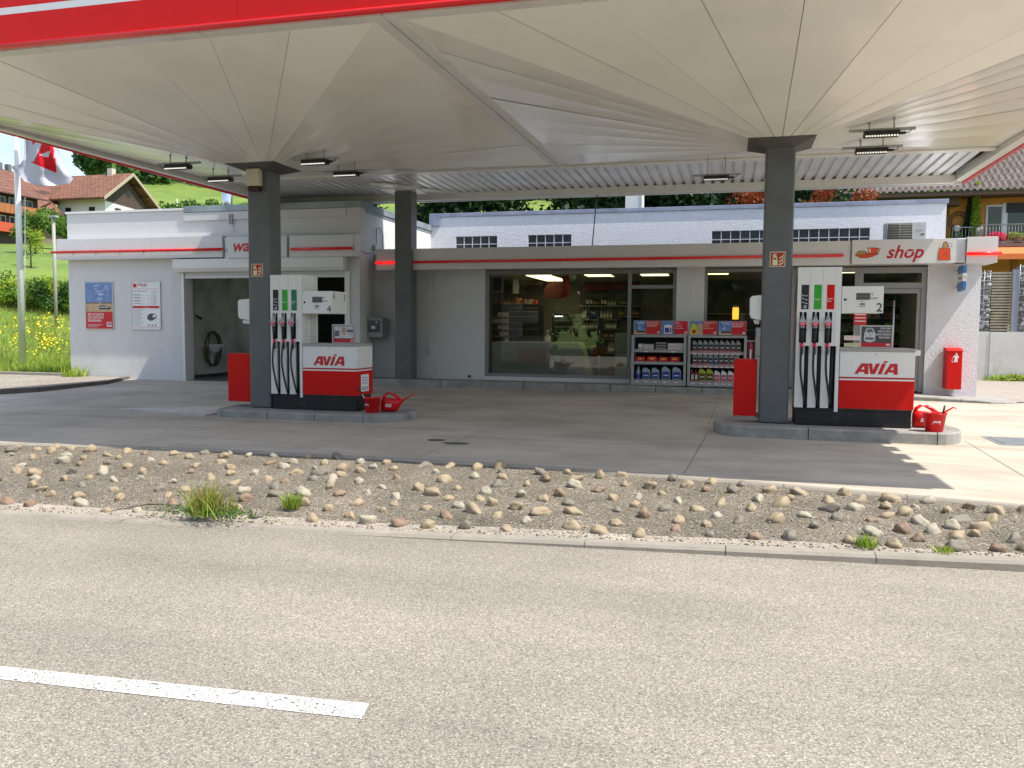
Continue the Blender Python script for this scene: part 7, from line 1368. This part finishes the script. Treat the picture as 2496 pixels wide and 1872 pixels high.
# concrete wall with gabions and slats
gw = thing('concrete_wall', (9, 25.5, 0), 'low pale concrete retaining wall behind the paved yard at the right', 'wall'); gy = 25.6
zt = P(2440, 809, Y=gy).z; x0 = 5.2; mb = MB(); mb.box(x0, 6.9, gy, gy+.4, .0, zt); mb.box(6.905, 9.5, gy-.02, gy+.4, .0, zt+.0); mb.box(9.505, 13.5, gy, gy+.4, 0, zt); mb.build('wall_section', M('wall_concrete', (.5, .49, .46), .85, var=.1, scale=2, bump=.4, bscale=40, dirt=(.3, .29, .26), dth=(.58, .85), dscale=1.4), gw)
stm = [M('gab_light', (.42, .42, .42), .8, var=.3, scale=12), M('gab_mid', (.24, .24, .25), .8, var=.3, scale=12), M('gab_dark', (.13, .13, .14), .8, var=.3, scale=12)]
def gabion(xa, xb, z0, z1, lab):
    t_ = thing('gabion', ((xa+xb)/2, gy+.2, z0), lab, 'gabion'); mb = MB(); y0 = gy+.02
    mb.box(xa+.03, xb-.03, y0+.06, y0+.4, z0, z1-.04, 2)
    ico = [(0, 0, 1), (.89, 0, .45), (.28, .85, .45), (-.72, .53, .45), (-.72, -.53, .45), (.28, -.85, .45), (.72, .53, -.45), (-.28, .85, -.45), (-.89, 0, -.45), (-.28, -.85, -.45), (.72, -.53, -.45), (0, 0, -1)]
    IF = [(0, 1, 2), (0, 2, 3), (0, 3, 4), (0, 4, 5), (0, 5, 1), (1, 6, 2), (2, 7, 3), (3, 8, 4), (4, 9, 5), (5, 10, 1), (2, 6, 7), (3, 7, 8), (4, 8, 9), (5, 9, 10), (1, 10, 6), (6, 11, 7), (7, 11, 8), (8, 11, 9), (9, 11, 10), (10, 11, 6)]
    n = int((xb-xa)*(z1-z0)/.0045)
    for k in range(n):
        c = (random.uniform(xa+.04, xb-.04), y0+random.uniform(.02, .07), random.uniform(z0+.03, z1-.03)); r = random.uniform(.03, .06); s3 = [random.uniform(.6, 1.3) for _ in range(3)]
        mb.add([(c[0]+v[0]*r*s3[0]*random.uniform(.8, 1.2), c[1]+v[1]*r*s3[1]*.8, c[2]+v[2]*r*s3[2]*random.uniform(.8, 1.2)) for v in ico], IF, random.randrange(3))
    o_ = mb.build('stone_fill', stm, t_); o_['kind'] = 'stuff'; mb = MB(); yy = y0-.012
    for x in np.arange(xa, xb+.01, .15): mb.tube([(x, yy, z0), (x, yy, z1)], .005, 4)
    for z in np.arange(z0, z1+.01, .2): mb.tube([(xa, yy, z), (xb, yy, z)], .005, 4)
    mb.build('wire_mesh', alum, t_)
gzt = P(2440, 657, Y=gy).z; xg = lambda u: P(u, 720, Y=gy).x
gabion(x0+.6, xg(2416), zt, gzt-.02, 'grey stone gabion left of the horizontal slats above the concrete wall'); gabion(xg(2484), xg(2484)+2.4, zt, gzt+.14, 'grey stone gabion right of the horizontal slats at the picture edge')
t_ = thing('slat_screen', (xg(2450), gy+.1, zt), 'horizontal weathered wooden slat screen between two stone gabions', 'screen'); mb = MB(); k = zt+.03
while k < gzt-.05: mb.box(xg(2417)+.01, xg(2468), gy+.06, gy+.1, k, k+.05); k += .078
mb.build('slats', M('slat_wood', (.27, .24, .17), .8, var=.3, scale=4), t_); mb = MB(); mb.box(xg(2468)+.002, xg(2484)-.01, gy+.02, gy+.12, zt, gzt); mb.build('post', M('post_bluegrey', (.2, .22, .26), .6), t_)
mb = MB(); mb.box(xg(2417)+.01, xg(2468), gy+.3, gy+.34, zt, gzt-.05); mb.build('backing', woodd, t_)
mb = MB(); crown(mb, [(7.0+.35*k, gy-.12, .1+.03*(k % 3), .28, .12, .1+.05*random.random()) for k in range(14)], 3500, .06); tag(mb.build('ground_cover', LY), 'green ground cover growing along the foot of the concrete wall', 'ground cover', None, 'stuff')
# ------------------------------------------------------------------ wood across the road behind the viewer (seen in reflections)
mb = MB(); bl = []
for k in range(110): x = random.uniform(-48, 48); y = -13-abs(random.gauss(0, 4)); s_ = random.uniform(2.0, 3.6); bl.append((x, y, random.uniform(.5, 6.2), s_, s_*.7, s_))
crown(mb, bl, 60000, .8); tag(mb.build('roadside_wood', [LG[2], LD[1], LG[0]]), 'dense green wood on the far side of the road', 'wood', None, 'stuff')

mb = MB()
for u, v, a, b in ((943*1.1284, 951*1.1284, .12, .1), (985*1.1284, 958*1.1284, .17, .1)):
    c_ = P(u, v, Z=0); mb.poly([(c_.x+a*math.cos(q)*(1+.1*math.sin(3*q)), c_.y+b*math.sin(q), .0045) for q in np.linspace(0, 6.283, 19)[:-1]])
tag(mb.build('oil_stains', M('oil_stain', (.1, .09, .08), .6)), kind='structure')

# loose gravel and bits lying in the verge
mb = MB(); oc = [(1, 0, 0), (-1, 0, 0), (0, 1, 0), (0, -1, 0), (0, 0, 1), (0, 0, -1)]; of = [(0, 2, 4), (2, 1, 4), (1, 3, 4), (3, 0, 4), (2, 0, 5), (1, 2, 5), (3, 1, 5), (0, 3, 5)]
for k in range(5200):
    x = random.uniform(-9.2, 3.6); t = random.random()**(1.0 if k % 3 else 3); y = fk(x)+.05+(rk(x)-fk(x)-.2)*t; r = random.uniform(.003, .011); c_ = (x, y, bedz(x, y)+r*.3)
    mb.add([(c_[0]+v[0]*r*random.uniform(.7, 1.5), c_[1]+v[1]*r*random.uniform(.7, 1.4), c_[2]+v[2]*r*random.uniform(.6, 1)) for v in oc], of, random.choice((0, 0, 1, 1, 2, 3)), True)
tag(mb.build('loose_gravel', [stones['grey'], stones['pale'], stones['tan'], straw]), 'fine loose gravel and dry bits scattered over the concrete verge', 'gravel', None, 'stuff')
mb = MB(); p0 = P(873, 608, Y=17.9); p1 = P(913, 616, Y=18.35); mid = (p0+p1)/2+Vector((0, 0, -.06)); mb.tube([p0, mid, p1], .007, 5); tag(mb.build('cable', ink), 'thin black cable sagging between the wash fascia and the shop fascia', 'cable')
a_ = P(840+590/7.373, 450+1000/7.373, X=-8.4); t_ = thing('cable_inlet', (a_.x, a_.y, 3.2), 'bent cable and small box on the wash side wall above the shop fascia', 'cable')
mb = MB(); mb.tube([(-8.38, a_.y+.25, 3.27), (-8.38, a_.y+.25, 3.7), (-8.38, a_.y+.1, 3.85), (-8.38, a_.y-.1, 3.8), (-8.38, a_.y-.12, 3.3)], .012, 6); mb.build('cable', greyplastic, t_); mb = MB(); mb.box(-8.42, -8.34, a_.y-.25, a_.y-.05, 3.27, 3.4); mb.build('box', plaster_s, t_)
